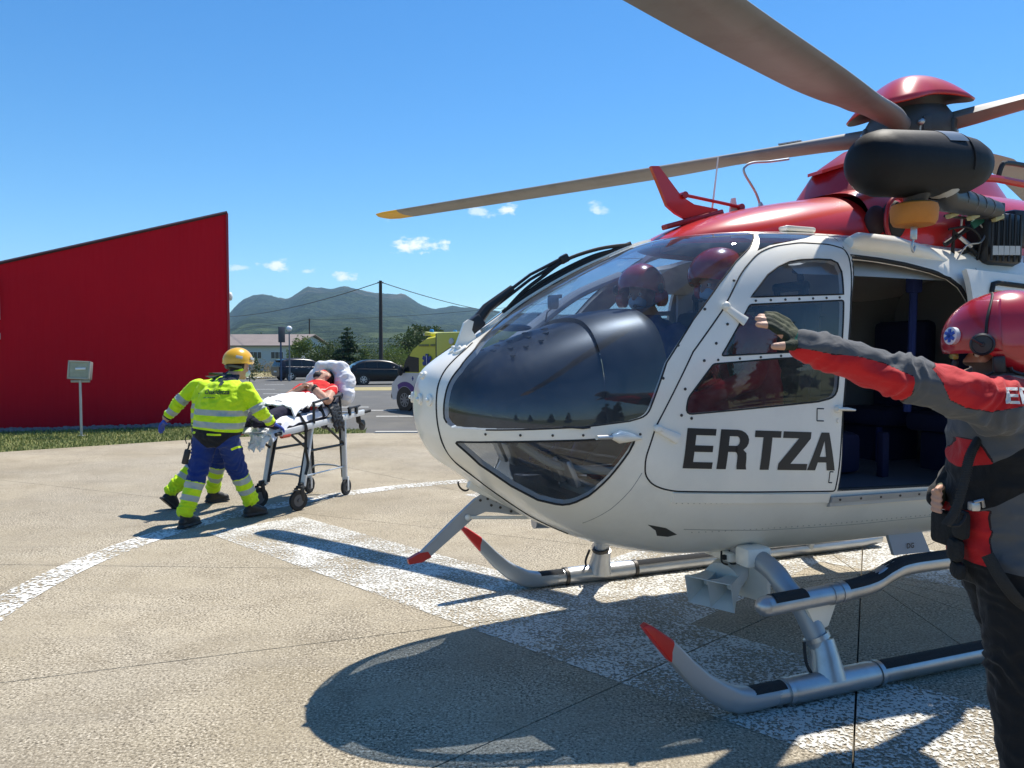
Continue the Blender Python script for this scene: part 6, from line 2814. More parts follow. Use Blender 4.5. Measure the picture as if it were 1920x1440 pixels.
    body, P = skin_over('body', b, root, 'paramedic_suit', .0110, 4, .0125, 9, dict(f_blue=f_blue, f_black=f_black, f_trim=f_trim, f_silver=f_silver, f_navy=f_navy, f_hair=f_hair, f_skin=f_skin), base,
                        wmask=lambda P: (np.linalg.norm(P - np.array(J['head']), axis=1) > .2).astype(float),
                        folds=[(J['sh' + k], J['el' + k], .95, .07, .010, .04) for k in 'LR'] + [(J['el' + k], J['wr' + k], .7, .09, .008, .04) for k in 'LR'] + [(J['hip' + k], J['kn' + k], .85, .13, .012, .055) for k in 'LR'] + [(J['kn' + k], J['an' + k], .75, .12, .011, .05) for k in 'LR'])
    # boots
    for k in 'LR':
        boot(root, base, J['an' + k], J['ft' + k], J['pit' + k], .9)
    # gloves
    for k in 'LR':
        g = J['hand' + k]
        glove(root, base, J['wr' + k], *g, 'glove_blue')
    # helmet
    f = Vector(face).normalized()
    hs_, M = helmet_shell('helmet', root, base, J['head'] + V(0, 0, .045), f, V(0, 0, 1) + f * .12, .112, .138, .125, 'helmet_yellow', brim=.009, low=.02, back_low=-.28, ridge=1)
    b = local_mb(base)
    for k in (-1, 1):
        for a0 in (.35, 1.0, 2.0):
            a = math.pi / 2 + k * a0
            p = J['head'] + V(0, 0, .045) + M @ V(.121 * math.cos(a), .147 * math.sin(a), .035)
            nrm = (M @ V(math.cos(a) / .11, math.sin(a) / .138, .25 / .12)).normalized()
            fr_ = frame(nrm)
            b.box(p, (.062, .028, .004), fr_ @ Matrix.Rotation(R(k * 12), 3, 'Z'), b=.0015)
    b.build('reflector_patch', 'reflective', hs_)
    b = local_mb(base)
    cpt = J['head'] + V(0, 0, -.015)
    b.tube([cpt + M @ V(.088 * math.cos(a), .104 * math.sin(a) - .01, -.012 * math.sin(a)) for a in np.linspace(math.pi * 1.02, math.pi * 1.98, 14)], .013, 8, squash=(.5, 1))
    pk = cpt + M @ V(0, -.118, .0)
    b.lathe([(.020, 0), (.020, .012), (.014, .018)], pk, -(M.col[1]), 14)
    b.build('headband', 'mask_white' if False else mat('band_grey_green', (.10, .11, .09), .6), hs_)
    b = local_mb(base)
    pc = J['head'] + M @ V(0, .075, -.055)
    b.ell(pc, (.054, .050, .045), M, 16, 10)
    b.build('face_mask', 'mask_white', root)
    eyes(root, Vector(J['head']) - Vector(base), face)
    # back print
    if emblem:
        vdir = -Vector((-sv2.y, sv2.x, 0)) if emblem['flip'] else Vector((-sv2.y, sv2.x, 0))
        o0 = Vector(emblem['o'])
        u = sv2 * emblem['w']
        v = V(0, 0, emblem['h'])
        lettering('lettering', emblem['t'], on_surface(body, base, o0, u, v, vdir, .007), mat('print_navy', (.01, .03, .03), .7), body, bold=.02, cuts=30)
        on = on_surface(body, base, o0 + sv2 * emblem['w'] * .36 + V(0, 0, emblem['h'] + .035), sv2 * .10, V(0, 0, .10), vdir, .008)
        bmx = MB()

        def patch(polys, nme, mm, fn_=None):
            b_ = MB()
            for pl in polys:
                b_.add([(fn_ or on)(x, y) for x, y in pl], [tuple(range(len(pl)))])
            b_.build(nme, mm, body, 0)
        patch([[(0, .34), (.33, .34), (.33, .67), (0, .67)], [(.33, .0), (.66, .0), (.66, .34), (.33, .34)], [(.33, .34), (.5, .34), (.5, .67), (.33, .67)], [(.33, .67), (.5, .67), (.5, 1.0), (.33, 1.0)]], 'emblem', 'print_navy')
        patch([[(.62 + .2 * math.cos(a), .80 + .2 * math.sin(a)) for a in np.linspace(-.6, 3.6, 12)]], 'emblem', 'print_navy')
        on2 = on_surface(body, base, o0 - V(0, 0, .035), sv2 * emblem['w'] * .5, V(0, 0, .010), vdir, .007)
        mat('print_green', (.10, .22, .05), .7)
        patch([[(k / 6, 0), (k / 6 + .13, 0), (k / 6 + .13, 1), (k / 6, 1)] for k in range(6)], 'faded_print', 'print_green', on2)
    return root, body


sx = Vector((.95, -.30, 0))
fw = Vector((.34, .94, 0))
# near paramedic
J = dict(head=V(-2.595, 7.30, 1.465), neck=V(-2.64, 7.18, 1.36), shL=V(-2.86, 7.18, 1.285), shR=V(-2.455, 7.09, 1.275), elL=V(-2.90, 7.42, 1.10), elR=V(-2.34, 7.10, 1.06), wrL=V(-2.70, 7.56, .96), wrR=V(-2.275, 7.27, .93),
         hipL=V(-2.825, 7.11, .83), hipR=V(-2.63, 7.07, .83), knL=V(-2.89, 7.03, .47), knR=V(-2.615, 7.30, .47), anL=V(-2.96, 6.93, .10), anR=V(-2.535, 7.42, .10),
         ftL=(.35, .9), ftR=(.7, .7), pitL=0.0, pitR=0.0, b1=1.048, b2=.935, slope=-.04, girth=1.13, hem=lambda P: np.full(len(P), .885) - .10 * (P[:, 0] + 2.72))
def simple_hand(wr, kn, side, dirm, dirt, thumb_dir, r_=.0105, lens=(.036, .042, .040, .030)):
    wr, kn, sv = Vector(wr), Vector(kn), Vector(side).normalized()
    dm, dt, td = Vector(dirm).normalized(), Vector(dirt).normalized(), Vector(thumb_dir).normalized()
    tips = []
    for k in range(4):
        root = kn + sv * (k - 1.5) * r_ * 2.0
        m1 = root + dm * lens[k]
        tips.append((m1, m1 + dt * lens[k] * .95))
    t0 = wr.lerp(kn, .35) - sv * .036 + td * .018
    return kn, tips, (t0, t0 + td * .034)


def glove(parent, base, wrist, knuck, tips, thumb, m, r_=.0105, palm_r=.034, voxel=.0048, name='glove', fields=None):
    b = MB()
    wrist, knuck = Vector(wrist), Vector(knuck)
    sv = (Vector(tips[3][0]) - Vector(tips[0][0])).normalized()
    ax = (knuck - wrist).normalized()
    nv = ax.cross(sv).normalized()
    capsule(b, wrist, palm_r * .8, wrist.lerp(knuck, .4), palm_r * .95, sq=(.6, 1), up=sv)
    for k, (md_, tp) in enumerate(tips):
        root = knuck + sv * (k - 1.5) * r_ * 2.0
        capsule(b, wrist + sv * (k - 1.5) * r_ * 1.2 + ax * .02, r_ * 1.3, root, r_ * 1.15)
        capsule(b, root, r_ * 1.08, md_, r_ * .95)
        capsule(b, md_, r_ * .95, tp, r_ * .78)
    capsule(b, wrist.lerp(knuck, .15) - sv * palm_r * .4, r_ * 1.7, thumb[0], r_ * 1.35)
    capsule(b, thumb[0], r_ * 1.3, thumb[1], r_ * .95)
    return skin_over(name, b, parent, m, voxel, 3, base=base, fields=fields)[0]


J['handR'] = simple_hand(J['wrR'], V(-2.225, 7.355, .885), (.6, -.55, -.2), (.35, .55, -.5), (.1, .3, -.9), (-.1, .6, -.4))
J['handL'] = simple_hand(J['wrL'], V(-2.63, 7.63, .90), (.6, -.5, 0), (.35, .55, -.6), (.1, .3, -.9), (.5, .5, -.3))
paramedic('paramedic in yellow helmet and hi-vis jacket walking behind the stretcher, hand on its rail', J, (.62, .76, -.12), 0,
          dict(t='Osakidetza', o=(-2.81, 7.0, 1.215), w=.245, h=.045, flip=False), V(-2.74, 7.1, 0))
bpy.data.objects['person']['label'] = 'paramedic in yellow helmet and fluorescent jacket seen from behind gripping the stretcher rail'

# second paramedic, beyond the first
J2 = dict(head=V(-2.87, 8.08, 1.445), neck=V(-2.94, 7.95, 1.36), shL=V(-3.22, 7.88, 1.275), shR=V(-2.83, 7.82, 1.275), elL=V(-3.40, 7.86, 1.09), elR=V(-2.72, 8.05, 1.08), wrL=V(-3.535, 7.85, .925), wrR=V(-2.62, 8.26, 1.02),
          hipL=V(-3.17, 7.88, .83), hipR=V(-2.99, 7.84, .83), knL=V(-3.25, 7.98, .46), knR=V(-3.07, 8.02, .47), anL=V(-3.47, 7.80, .135), anR=V(-3.18, 8.13, .10),
          ftL=(.55, .75), ftR=(.8, .55), pitL=.75, pitR=0.0, b1=1.055, b2=.955, slope=0.0, girth=1.0, hem=lambda P: np.full(len(P), .885))
J2['handL'] = simple_hand(J2['wrL'], V(-3.575, 7.84, .855), (.25, .9, 0), (-.2, 0, -.8), (.05, 0, -1), (.7, .3, -.6))
J2['handR'] = simple_hand(J2['wrR'], V(-2.555, 8.32, .99), (.5, -.8, 0), (.8, .4, -.25), (.7, .3, -.5), (.2, .8, 0))
paramedic('paramedic mostly hidden behind the first one, left arm swinging and gloved hand hanging', J2, (.70, .70, -.1), 0,
          dict(t='Osakidetza', o=(-3.165, 7.72, 1.215), w=.245, h=.045, flip=False), V(-3.1, 7.9, 0))
# radio hung on the near paramedic's belt
rd = thing('radio', 'black handset radio dangling from the belt of the near paramedic', 'radio', (-2.985, 7.02, .64), R(20))
b = MB()
b.box((0, 0, 0), (.055, .035, .14), Matrix.Rotation(R(14), 3, 'Y'), b=.012)
b.tube([(.018, 0, .07), (.028, 0, .13)], .007, 8)
b.build('case', 'black_plastic', rd)
b = MB()
b.tube(spline([(.01, 0, .07), (.04, 0, .12), (.045, .01, .17), (.02, .02, .20), (-.005, .02, .17), (.005, 0, .12)], 4), .004, 6)
b.build('lanyard', 'black_rubber', rd)

# ------------------------------------------------------------------ crew chief beside the cabin, arm stretched out
CB = V(1.70, 2.62, 0)
field_mat('crew_suit', (.085, .088, .095), [('f_red', (.50, .012, .016), .75), ('f_seam', (.03, .012, .014), .8), ('f_letter', (.68, .66, .63), .7), ('f_black', (.008, .0085, .010), .85), ('f_beard', (.10, .075, .06), .85), ('f_skin', SKIN, .5)], .8, bump=.2, bscale=420, sheen=.15, var=.10, coarse=.25, cscale=11)
JC = dict(head=V(1.678, 2.63, 1.598), neck=V(1.705, 2.64, 1.475), shN=V(1.545, 2.45, 1.412), shF=V(1.69, 2.83, 1.435), elN=V(1.20, 2.405, 1.518), wrN=V(.915, 2.42, 1.605), elF=V(1.74, 2.92, 1.17), wrF=V(1.545, 2.755, 1.065),
          hipN=V(1.685, 2.545, .90), hipF=V(1.70, 2.72, .90), knN=V(1.712, 2.54, .48), knF=V(1.85, 2.74, .48), anN=V(1.745, 2.53, .10), anF=V(2.02, 2.72, .10))
crew = thing('person', 'crewman in red flight helmet and red and grey jacket stretching out his arm', 'person', CB)
b = MB()
side_ = Vector((.22, .97, 0))
torso(b, [(V(1.69, 2.63, .80), .155, .130, (.05, 1, 0)), (V(1.685, 2.63, .90), .175, .150, (.05, 1, 0)), (V(1.685, 2.625, 1.05), .18, .155, (.08, 1, 0)), (V(1.68, 2.625, 1.20), .19, .155, (.15, 1, 0)), (V(1.675, 2.63, 1.32), .205, .150, side_), (V(1.67, 2.635, 1.41), .20, .130, side_), (V(1.68, 2.64, 1.475), .14, .10, side_), (V(1.70, 2.64, 1.515), .085, .085, side_)])
capsule(b, JC['neck'], .07, JC['head'] - V(0, 0, .03), .06)
head_prims(b, JC['head'], (-1, .38, -.08), (0, 0, 1))
capsule(b, V(1.65, 2.53, 1.42), .10, JC['shN'], .090)
capsule(b, JC['shN'], .088, JC['shN'].lerp(JC['elN'], .55), .070)
capsule(b, JC['shN'].lerp(JC['elN'], .55), .070, JC['elN'], .064)
capsule(b, JC['elN'], .064, JC['wrN'], .047)
capsule(b, V(1.68, 2.76, 1.44), .10, JC['shF'], .088)
capsule(b, JC['shF'], .085, JC['elF'], .062)
capsule(b, JC['elF'], .060, JC['wrF'], .042)
for k in 'NF':
    capsule(b, JC['hip' + k], .125, JC['kn' + k], .102)
    capsule(b, JC['kn' + k], .102, JC['an' + k], .086)
# collar roll and scarf at the nape
for a in np.linspace(0, 2 * math.pi, 13)[:-1]:
    p0 = V(1.705 + .095 * math.cos(a), 2.64 + .095 * math.sin(a), 1.505 + .02 * math.cos(a))
    p1 = V(1.705 + .095 * math.cos(a + .55), 2.64 + .095 * math.sin(a + .55), 1.505 + .02 * math.cos(a + .55))
    capsule(b, p0, .034, p1, .034, 10)


def CXZ(px, py, Y=2.45):
    return ((px - 960) / 1443 * Y, 1.58 - (py - 664) / 1443 * Y)


PA = [CXZ(*p, 2.58) for p in [(1760, 850), (1785, 850), (1800, 818), (1815, 824), (1840, 888), (1812, 902), (1785, 912), (1760, 900)]]
PB = [CXZ(*p, 2.58) for p in [(1834, 950), (1840, 1068), (1790, 1045), (1780, 1005), (1795, 965)]]
YK = [CXZ(*p, 2.48) for p in [(1712, 690), (1760, 660), (1990, 660), (1990, 752), (1880, 756), (1822, 768), (1772, 760), (1740, 745), (1726, 722)]]
FA = [CXZ(*p, 2.42) for p in [(1470, 651), (1500, 655), (1545, 664), (1590, 668), (1640, 680), (1690, 704), (1692, 770), (1600, 745), (1480, 700)]]


def near_side(P):
    return P[:, 1] < 2.72


def fc_red(P):
    x, z = P[:, 0], P[:, 2]
    q = np.maximum(np.maximum(sd_poly(x, z, PA), sd_poly(x, z, PB)), np.maximum(sd_poly(x, z, YK), sd_poly(x, z, FA)))
    return q


def fc_black(P):
    x, z = P[:, 0], P[:, 2]
    tr_ = np.minimum(.865 + (x - 1.68) * -.12 - z, 1)
    # broad harness strap from the shoulder down round to the waist
    a, c = np.array(CXZ(1975, 800, 2.55)), np.array(CXZ(1788, 948, 2.55))
    d = (c - a) / np.linalg.norm(c - a)
    off = (x - a[0]) * -d[1] + (z - a[1]) * d[0]
    al = (x - a[0]) * d[0] + (z - a[1]) * d[1]
    hn_ = np.minimum(.060 - np.abs(off), np.minimum(al + .2, np.linalg.norm(c - a) + .1 - al))
    hn_ = np.where((P[:, 0] < 1.49) | (z > 1.41), -1, hn_)
    col = np.minimum(.055 - np.abs(z - 1.51), .15 - np.hypot(x - 1.705, P[:, 1] - 2.64))
    vest = np.minimum(1.528 - x, np.minimum(z - .80, 1.13 - z))
    return np.maximum(np.maximum(tr_, hn_), np.maximum(col, vest))


def hd_d(P):
    return np.linalg.norm(P - np.array(JC['head']), axis=1)


def fc_skin(P):
    return np.minimum(P[:, 2] - 1.50, .2 - hd_d(P))


def fc_beard(P):
    return np.minimum(np.minimum(1.552 - P[:, 2] + np.maximum(0, P[:, 0] - 1.60) * .9, 1.66 - P[:, 0]), np.minimum(P[:, 2] - 1.45, np.minimum(.17 - hd_d(P), 1)))


field_order = dict(f_seam=lambda P: np.minimum(.0022 - np.abs(fc_red(P)), .40 - np.abs(P[:, 2] - 1.30)), f_red=fc_red, f_black=fc_black, f_skin=lambda P: np.minimum(fc_skin(P), -fc_beard(P)), f_beard=lambda P: np.minimum(fc_skin(P), fc_beard(P)))
cbody, CP = skin_over('body', b, crew, 'crew_suit', .0070, 6, .0105, 8.0, field_order, CB, wmask=lambda P: np.clip((hd_d(P) - .16) * 8, 0, 1) * np.where(P[:, 2] > .87, np.where(P[:, 0] < 1.5, 1.3, 1.0), .6),
    folds=((JC['shN'], JC['elN'], .95, .06, .009, .047), (JC['elN'], JC['wrN'], .08, .05, .006, .052), (JC['elN'], JC['wrN'], .84, .05, .007, .045), (JC['shN'], JC['elN'], .12, .07, .010, .055), (JC['hipN'], JC['knN'], .9, .14, .010, .055), (JC['hipN'], JC['knN'], .1, .12, .010, .06)))
lettering('lettering', 'ERTZ', on_surface(cbody, CB, V(1.518, 2.2, 1.428), V(.22, .0, -.006), V(.006, 0, .050), V(0, 1, 0), .004), mat('letter_white', (.66, .64, .61), .7), cbody, bold=.02, cuts=14)
# raised hand in an olive half-finger glove
field_mat('olive_glove', (.085, .090, .055), [('f_cuff', (.01, .10, .07), .8), ('f_palm', (.025, .032, .022), .8), ('f_skin', (.55, .32, .23), .5)], .8, bump=.4, bscale=260, var=.2, coarse=.2, cscale=30)
kn_ = V(.852, 2.418, 1.665)
sv_h = V(.42, .70, .58)
tips_ = []
for k in range(4):
    root = kn_ + sv_h * (k - 1.5) * .022
    m1 = root + V(-.036, 0, .022) * (1.0, 1.08, 1.05, .9)[k]
    tips_.append((m1, m1 + V(-.038, 0, .004) * (1.0, 1.1, 1.05, .8)[k] + V(0, 0, .004 * (k == 1))))
gl_n = glove(crew, CB, V(.905, 2.42, 1.610), kn_, tips_, (V(.855, 2.375, 1.606), V(.806, 2.368, 1.604)), 'olive_glove', .0118, .041, .0042,
             fields=dict(f_cuff=lambda P: np.minimum(.012 - np.abs((P[:, 0] - .90) * .6 - (P[:, 2] - 1.635) * .5 + .0), P[:, 2] - 1.625),
                         f_palm=lambda P: -((P[:, 2] - 1.612) * .66 + (P[:, 0] - .905) * .75 + .012),
                         f_skin=lambda P: np.maximum(.792 - P[:, 0], np.minimum(.838 - P[:, 0], 1.640 - P[:, 2]))))
# hand at the belt
kn_ = V(1.478, 2.655, 1.075)
tips_ = []
for k in range(4):
    root = kn_ + V(.004, 0, (1.5 - k) * .020)
    m1 = root + V(-.030, -.022, .002)
    tips_.append((m1, m1 + V(.004, -.036, -.002)))
glove(crew, CB, V(1.54, 2.75, 1.068), kn_, tips_, (V(1.475, 2.63, 1.125), V(1.445, 2.60, 1.118)), 'olive_glove', .0105, .036, .0045,
      fields=dict(f_cuff=lambda P: np.full(len(P), -1.), f_palm=lambda P: np.full(len(P), -1.), f_skin=lambda P: np.maximum(2.618 - P[:, 1], 1.452 - P[:, 0])))
boot(crew, CB, JC['anN'], (-1, 0))
boot(crew, CB, JC['anF'], (-1, .1))
# flight helmet
hc = JC['head'] + V(.012, 0, .040)
b = MB()
f3, u3 = V(-1, .38, -.10).normalized(), V(-.1, 0, 1)
r3 = f3.cross(u3).normalized()
u3 = r3.cross(f3).normalized()
HM = Matrix((r3, f3, u3)).transposed()


def HP(x, y, z):
    return hc + HM @ V(x * 1.12, y * 1.13, z * 1.08)


nu, nv = 64, 34
vs, fs = [], []
for i in range(nv + 1):
    for j in range(nu):
        a = 2 * math.pi * j / nu
        s_ = math.sin(a)
        # lower edge: high over the face, deep over ears and nape
        lo = -.10 if s_ > .62 else (-.10 - (.62 - s_) / .5 * .62 if s_ > .12 else -.72 - .0 * s_)
        ph = math.pi / 2 - (math.pi / 2 - math.asin(lo)) * i / nv
        p = V(.128 * math.cos(ph) * math.cos(a), (.158 if s_ > 0 else .152) * math.cos(ph) * s_, .138 * math.sin(ph))
        if p.z < 0:
            k = 1 + .16 * min(1, -p.z / .1)
            p.x *= k
            p.y *= (k if s_ < 0 else 1)
        vs.append(HP(*p) - CB)
for i in range(nv):
    for j in range(nu):
        fs.append((i * nu + j, (i + 1) * nu + j, (i + 1) * nu + (j + 1) % nu, i * nu + (j + 1) % nu))
b.add(vs, fs)
hs_ = b.build('helmet', 'helmet_red', crew, 60)
md = hs_.modifiers.new('thickness', 'SOLIDIFY')
md.thickness = .010
md.offset = 1
apply_mods(hs_)
hs_.data.polygons.foreach_set('use_smooth', [True] * len(hs_.data.polygons))
hs_.data.set_sharp_from_angle(angle=R(50))
# visor cover over the brow
vs, fs = [], []
n1, n2 = 30, 14
for i in range(n2 + 1):
    for j in range(n1 + 1):
        a = R(90 + (j / n1 - .5) * 2 * 76)
        e = R(-12 + 78 * i / n2 * (1 - .25 * abs(j / n1 - .5)))
        vs.append(HP(.143 * math.cos(e) * math.cos(a), .178 * math.cos(e) * math.sin(a), .152 * math.sin(e) - .004) - CB)
for i in range(n2):
    for j in range(n1):
        fs.append((i * (n1 + 1) + j, i * (n1 + 1) + j + 1, (i + 1) * (n1 + 1) + j + 1, (i + 1) * (n1 + 1) + j))
b = MB()
b.add(vs, fs)
vz = b.build('visor_cover', mat('visor_red', (.36, .010, .026), .26, var=.1, vscale=8, coat=.6), hs_, 60)
md = vz.modifiers.new('thickness', 'SOLIDIFY')
md.thickness = .006
md.offset = -1
apply_mods(vz)
b = local_mb(CB)
edge = []
for j in range(26):
    e = R(-12 + 98 * j / 25)
    a = R(90 + 76 - 34 * (j / 25) ** 2)
    edge.append(HP(-abs(.146 * math.cos(e) * math.cos(a)), .172 * math.cos(e) * math.sin(a), .156 * math.sin(e)))
nearx = -1 if HP(-1, 0, 0).y < HP(1, 0, 0).y else 1
edge = [HP(nearx * .130 * math.cos(R(e)), .080 - .045 * math.sin(R(e)) ** 2, .139 * math.sin(R(e)) + .003) for e in range(8, 96, 6)]
b.tube(edge, .007, 8, squash=(1, .5))
b.build('edge_trim', 'black_rubber', hs_)
b = local_mb(CB)
ec = HP(nearx * .132, .092, -.010)
nr = HM @ V(nearx, .12, 0)
b.lathe([(.036, -.008), (.037, .012), (.031, .018), (.029, .012), (.008, .014), (.006, .018), (0, .018)], ec, nr, 24)
b.build('visor_knob', mat('knob_black', (.014, .018, .026), .45), hs_)
b = local_mb(CB)
b.tube([ec + nr * .018, ec + nr * .02 + HM @ V(0, .03, .022)], .004, 6)
for q in ((nearx * .155, -.07, -.05), (nearx * .155, -.082, -.075)):
    b.lathe([(.010, -.006), (.010, .006), (.006, .010)], HP(*q), HM @ V(nearx, 0, 0), 12)
b.build('stud', 'black_plastic', hs_)
b = local_mb(CB)
b.tube(spline([HP(nearx * .148, .03, -.085), HP(nearx * .145, .02, -.10), HP(nearx * .12, -.04, -.118), HP(nearx * .10, -.12, -.09)], 4), .012, 8, squash=(1, .5))
b.box(HP(nearx * .140, .055, -.075), (.025, .035, .055), HM, b=.006)
b.build('chin_strap', 'black_plastic', hs_)
b = local_mb(CB)
b.tube(spline([HP(nearx * .142, .05, -.085), HP(nearx * .11, .10, -.115), HP(nearx * .04, .142, -.118), HP(nearx * .015, .140, -.112)], 5), .004, 6)
b.ell(HP(nearx * .01, .134, -.112), (.016, .012, .012))
b.build('microphone', 'black_plastic', hs_)
b = local_mb(CB)
b.box(HP(nearx * .03, .150, -.044), (.07, .02, .022), HM, b=.006)
b.build('visor_edge', mat('visor_amber', (.28, .24, .05), .2), hs_)
b = local_mb(CB)
b.box(HP(nearx * .035, .150, -.07), (.03, .018, .030), HM @ Matrix.Rotation(.3, 3, 'X'), b=.006)
b.build('latch', 'black_plastic', hs_)
# round badge with a blue star of life on the brow
bc_ = HP(nearx * .072, .160, .022)
bn = (HM @ V(nearx * .55, .9, .16)).normalized()
fb = frame(bn)
b = local_mb(CB)
b.lathe([(.030, -.012), (.030, .003), (.026, .004), (0, .004)], bc_, bn, 24)
b.build('badge', mat('badge_white', (.65, .66, .70), .4), hs_)
b = local_mb(CB)
for k in range(3):
    b.box(bc_ + bn * .006, (.010, .046, .004), fb @ Matrix.Rotation(k * math.pi / 3, 3, 'Z'))
b.build('star', mat('star_blue', (.03, .08, .42), .4), hs_)
eyes(crew, JC['head'] - CB, (-1, .38, -.08))
# harness gear, hose, pouches
b = local_mb(CB)
b.tube(spline([V(1.545, 2.53, 1.31), V(1.495, 2.50, 1.25), V(1.465, 2.48, 1.17), V(1.435, 2.47, 1.08), V(1.405, 2.47, 1.03)], 8), .014, 10)
for t_ in np.linspace(0, 1, 44):
    p = spline([V(1.545, 2.53, 1.31), V(1.495, 2.50, 1.25), V(1.465, 2.48, 1.17), V(1.435, 2.47, 1.08), V(1.405, 2.47, 1.03)], 11)[int(t_ * 43)]
    b.tube([p + V(0, 0, .002), p - V(0, 0, .002)], .0165, 10)
b.build('hose', 'black_rubber', crew)
b = local_mb(CB)
b.tube(spline([V(1.41, 2.47, 1.028), V(1.44, 2.46, 1.03), V(1.47, 2.48, 1.06), V(1.44, 2.49, 1.065), V(1.42, 2.48, 1.045)], 4), .006, 6)
b.build('cord', 'black_rubber', crew)
b = local_mb(CB)
for p, s_ in ((V(1.505, 2.56, 1.01), (.045, .07, .10)), (V(1.50, 2.58, .92), (.045, .07, .08)), (V(1.51, 2.58, .85), (.04, .08, .06)), (V(1.525, 2.68, .97), (.05, .12, .12))):
    b.box(p, s_, Matrix.Rotation(rnd.uniform(-.3, .3), 3, 'Z'), b=.02)
b.build('belt_pouch', mat('pouch_black', (.010, .011, .012), .85, var=.3, vscale=30, bump=.5, bscale=70), crew)
b = local_mb(CB)
b.tube(spline([V(1.54, 2.47, .93), V(1.57, 2.43, .85), V(1.63, 2.42, .78), V(1.73, 2.43, .74), V(1.83, 2.50, .72)], 5), .022, 8, squash=(.35, 1))
b.build('leg_strap', mat('strap_black', (.014, .015, .016), .8, bump=.4, bscale=200), crew)
b = local_mb(CB)
b.box(V(1.505, 2.49, 1.085), (.03, .03, .03), b=.006)
b.tube([V(1.50, 2.48, 1.10), V(1.52, 2.47, 1.11), V(1.53, 2.48, 1.085)], .006, 6)
b.build('buckle', 'bare_metal', crew)

# ------------------------------------------------------------------ pilots
def pilot(label, w, cloth, facing, dzh=0.0, visor=True, girth=1.0):
    ca, sa = math.cos(R(21.8)), math.sin(R(21.8))

    def L(s, ww, z):
        q = hp(s, ww, z)
        return V(-0.47389 + q.x * ca - q.y * sa, 3.81483 + q.x * sa + q.y * ca, q.z)
    base = L(1.70, w, .87)
    root = thing('person', label, 'person', base)
    b = MB()
    sd = (L(0, 1, 0) - L(0, 0, 0)).normalized()
    torso(b, [(L(1.74, w, 1.22), .17, .13, sd), (L(1.74, w, 1.36), .175, .135, sd), (L(1.70, w, 1.52), .19, .135, sd), (L(1.66, w, 1.66), .20, .12, sd), (L(1.635, w, 1.745), .12, .09, sd), (L(1.62, w, 1.79), .07, .07, sd)])
    hd_ = L(1.515, w, 1.955 + dzh)
    fdir = (L(facing[0], facing[1], facing[2]) - L(0, 0, 0)).normalized()
    capsule(b, L(1.61, w, 1.76), .06, hd_ - V(0, 0, .03), .055)
    head_prims(b, hd_, fdir)
    for k in (-1, 1):
        capsule(b, L(1.66, w + k * .17, 1.69), .078, L(1.56, w + k * .23, 1.46), .058)
        capsule(b, L(1.56, w + k * .23, 1.46), .056, L(1.33, w + k * .14, 1.36), .040)
        capsule(b, L(1.33, w + k * .14, 1.36), .036, L(1.26, w + k * .11, 1.36), .032)
        capsule(b, L(1.72, w + k * .09, 1.27), .095, L(1.27, w + k * .12, 1.30), .072)
        capsule(b, L(1.27, w + k * .12, 1.30), .070, L(1.02, w + k * .12, .99), .055)
        capsule(b, L(1.02, w + k * .12, .97), .048, L(.86, w + k * .12, .96), .042)
    hdv = np.array(hd_)
    body, _ = skin_over('body', b, root, cloth, .012, 5, .007, 9, dict(f_skin=lambda P: np.minimum(.19 - np.linalg.norm(P - hdv, axis=1), P[:, 2] - (hd_.z - .135))), base, wmask=lambda P: (np.linalg.norm(P - hdv, axis=1) > .2).astype(float))
    h_, M = helmet_shell('helmet', root, base, hd_ + V(0, 0, .03), fdir, (0, 0, 1), .132, .155, .140, 'helmet_red', low=.0, back_low=-.72, thick=.01)
    b = local_mb(base)
    for k in (-1, 1):
        p = hd_ + M @ V(k * .130, -.005, -.035)
        b.lathe([(.052, -.02), (.052, .018), (.04, .028)], p, M @ V(k, 0, 0), 18)
    b.build('ear_cup', 'helmet_red', h_)
    b = local_mb(base)
    for k in (-1, 1):
        b.lathe([(.03, .0), (.03, .012), (.02, .016)], hd_ + M @ V(k * .142, .045, .02), M @ V(k, 0, 0), 16)
    b.tube(spline([hd_ + M @ V(-.13, .02, -.06), hd_ + M @ V(-.09, .10, -.09), hd_ + M @ V(-.03, .135, -.085)], 4), .005, 6)
    b.ell(hd_ + M @ V(-.02, .135, -.085), (.014, .012, .012))
    b.build('microphone', 'black_plastic', h_)
    b = local_mb(base)
    b.ell(hd_ + M @ V(0, .056, -.060), (.056, .056, .048), M, 16, 10)
    b.build('face_mask', mat('mask_blue', (.42, .56, .68), .8), root)
    eyes(root, hd_ - base, fdir)
    b = local_mb(base)
    for k in (-1, 1):
        b.tube([L(1.56, w + k * .08, 1.74), L(1.53, w + k * .07, 1.55), L(1.62, w + k * .05, 1.32)], .022, 6, squash=(.3, 1), up=sd)
    b.build('harness_strap', 'black_plastic', root)
    return root


field_mat('pilot_red', (.34, .010, .018), [('f_skin', SKIN, .55)], .8, coarse=.25)
field_mat('pilot_navy', (.045, .035, .16), [('f_skin', SKIN, .55)], .8, coarse=.25)
pilot('pilot in red jacket and red helmet in the seat nearest the open cabin door', .38, 'pilot_red', (-1, .04, -.10))
pilot('pilot in navy jacket and red helmet in the far seat behind the instrument cowl', -.38, 'pilot_navy', (-.80, .55, -.03))
# ------------------------------------------------------------------ stretcher, patient, bedding
SB = V(-2.22, 8.23, 0)
SR = R(72.5)
SGR = None
st_ = thing('stretcher', 'white framed wheeled ambulance stretcher with the patient lying on it', 'stretcher', SB, SR)
mat('stretcher_white', (.62, .63, .63), .35, var=.05, vscale=12, coat=.3)
mat('stretcher_alu', (.55, .57, .58), .35, metal=.6, var=.08, vscale=15)
mat('frame_black', (.016, .016, .018), .5)
mat('sheet_white', (.74, .74, .77), .85, var=.03, vscale=8, bump=.25, bscale=30)


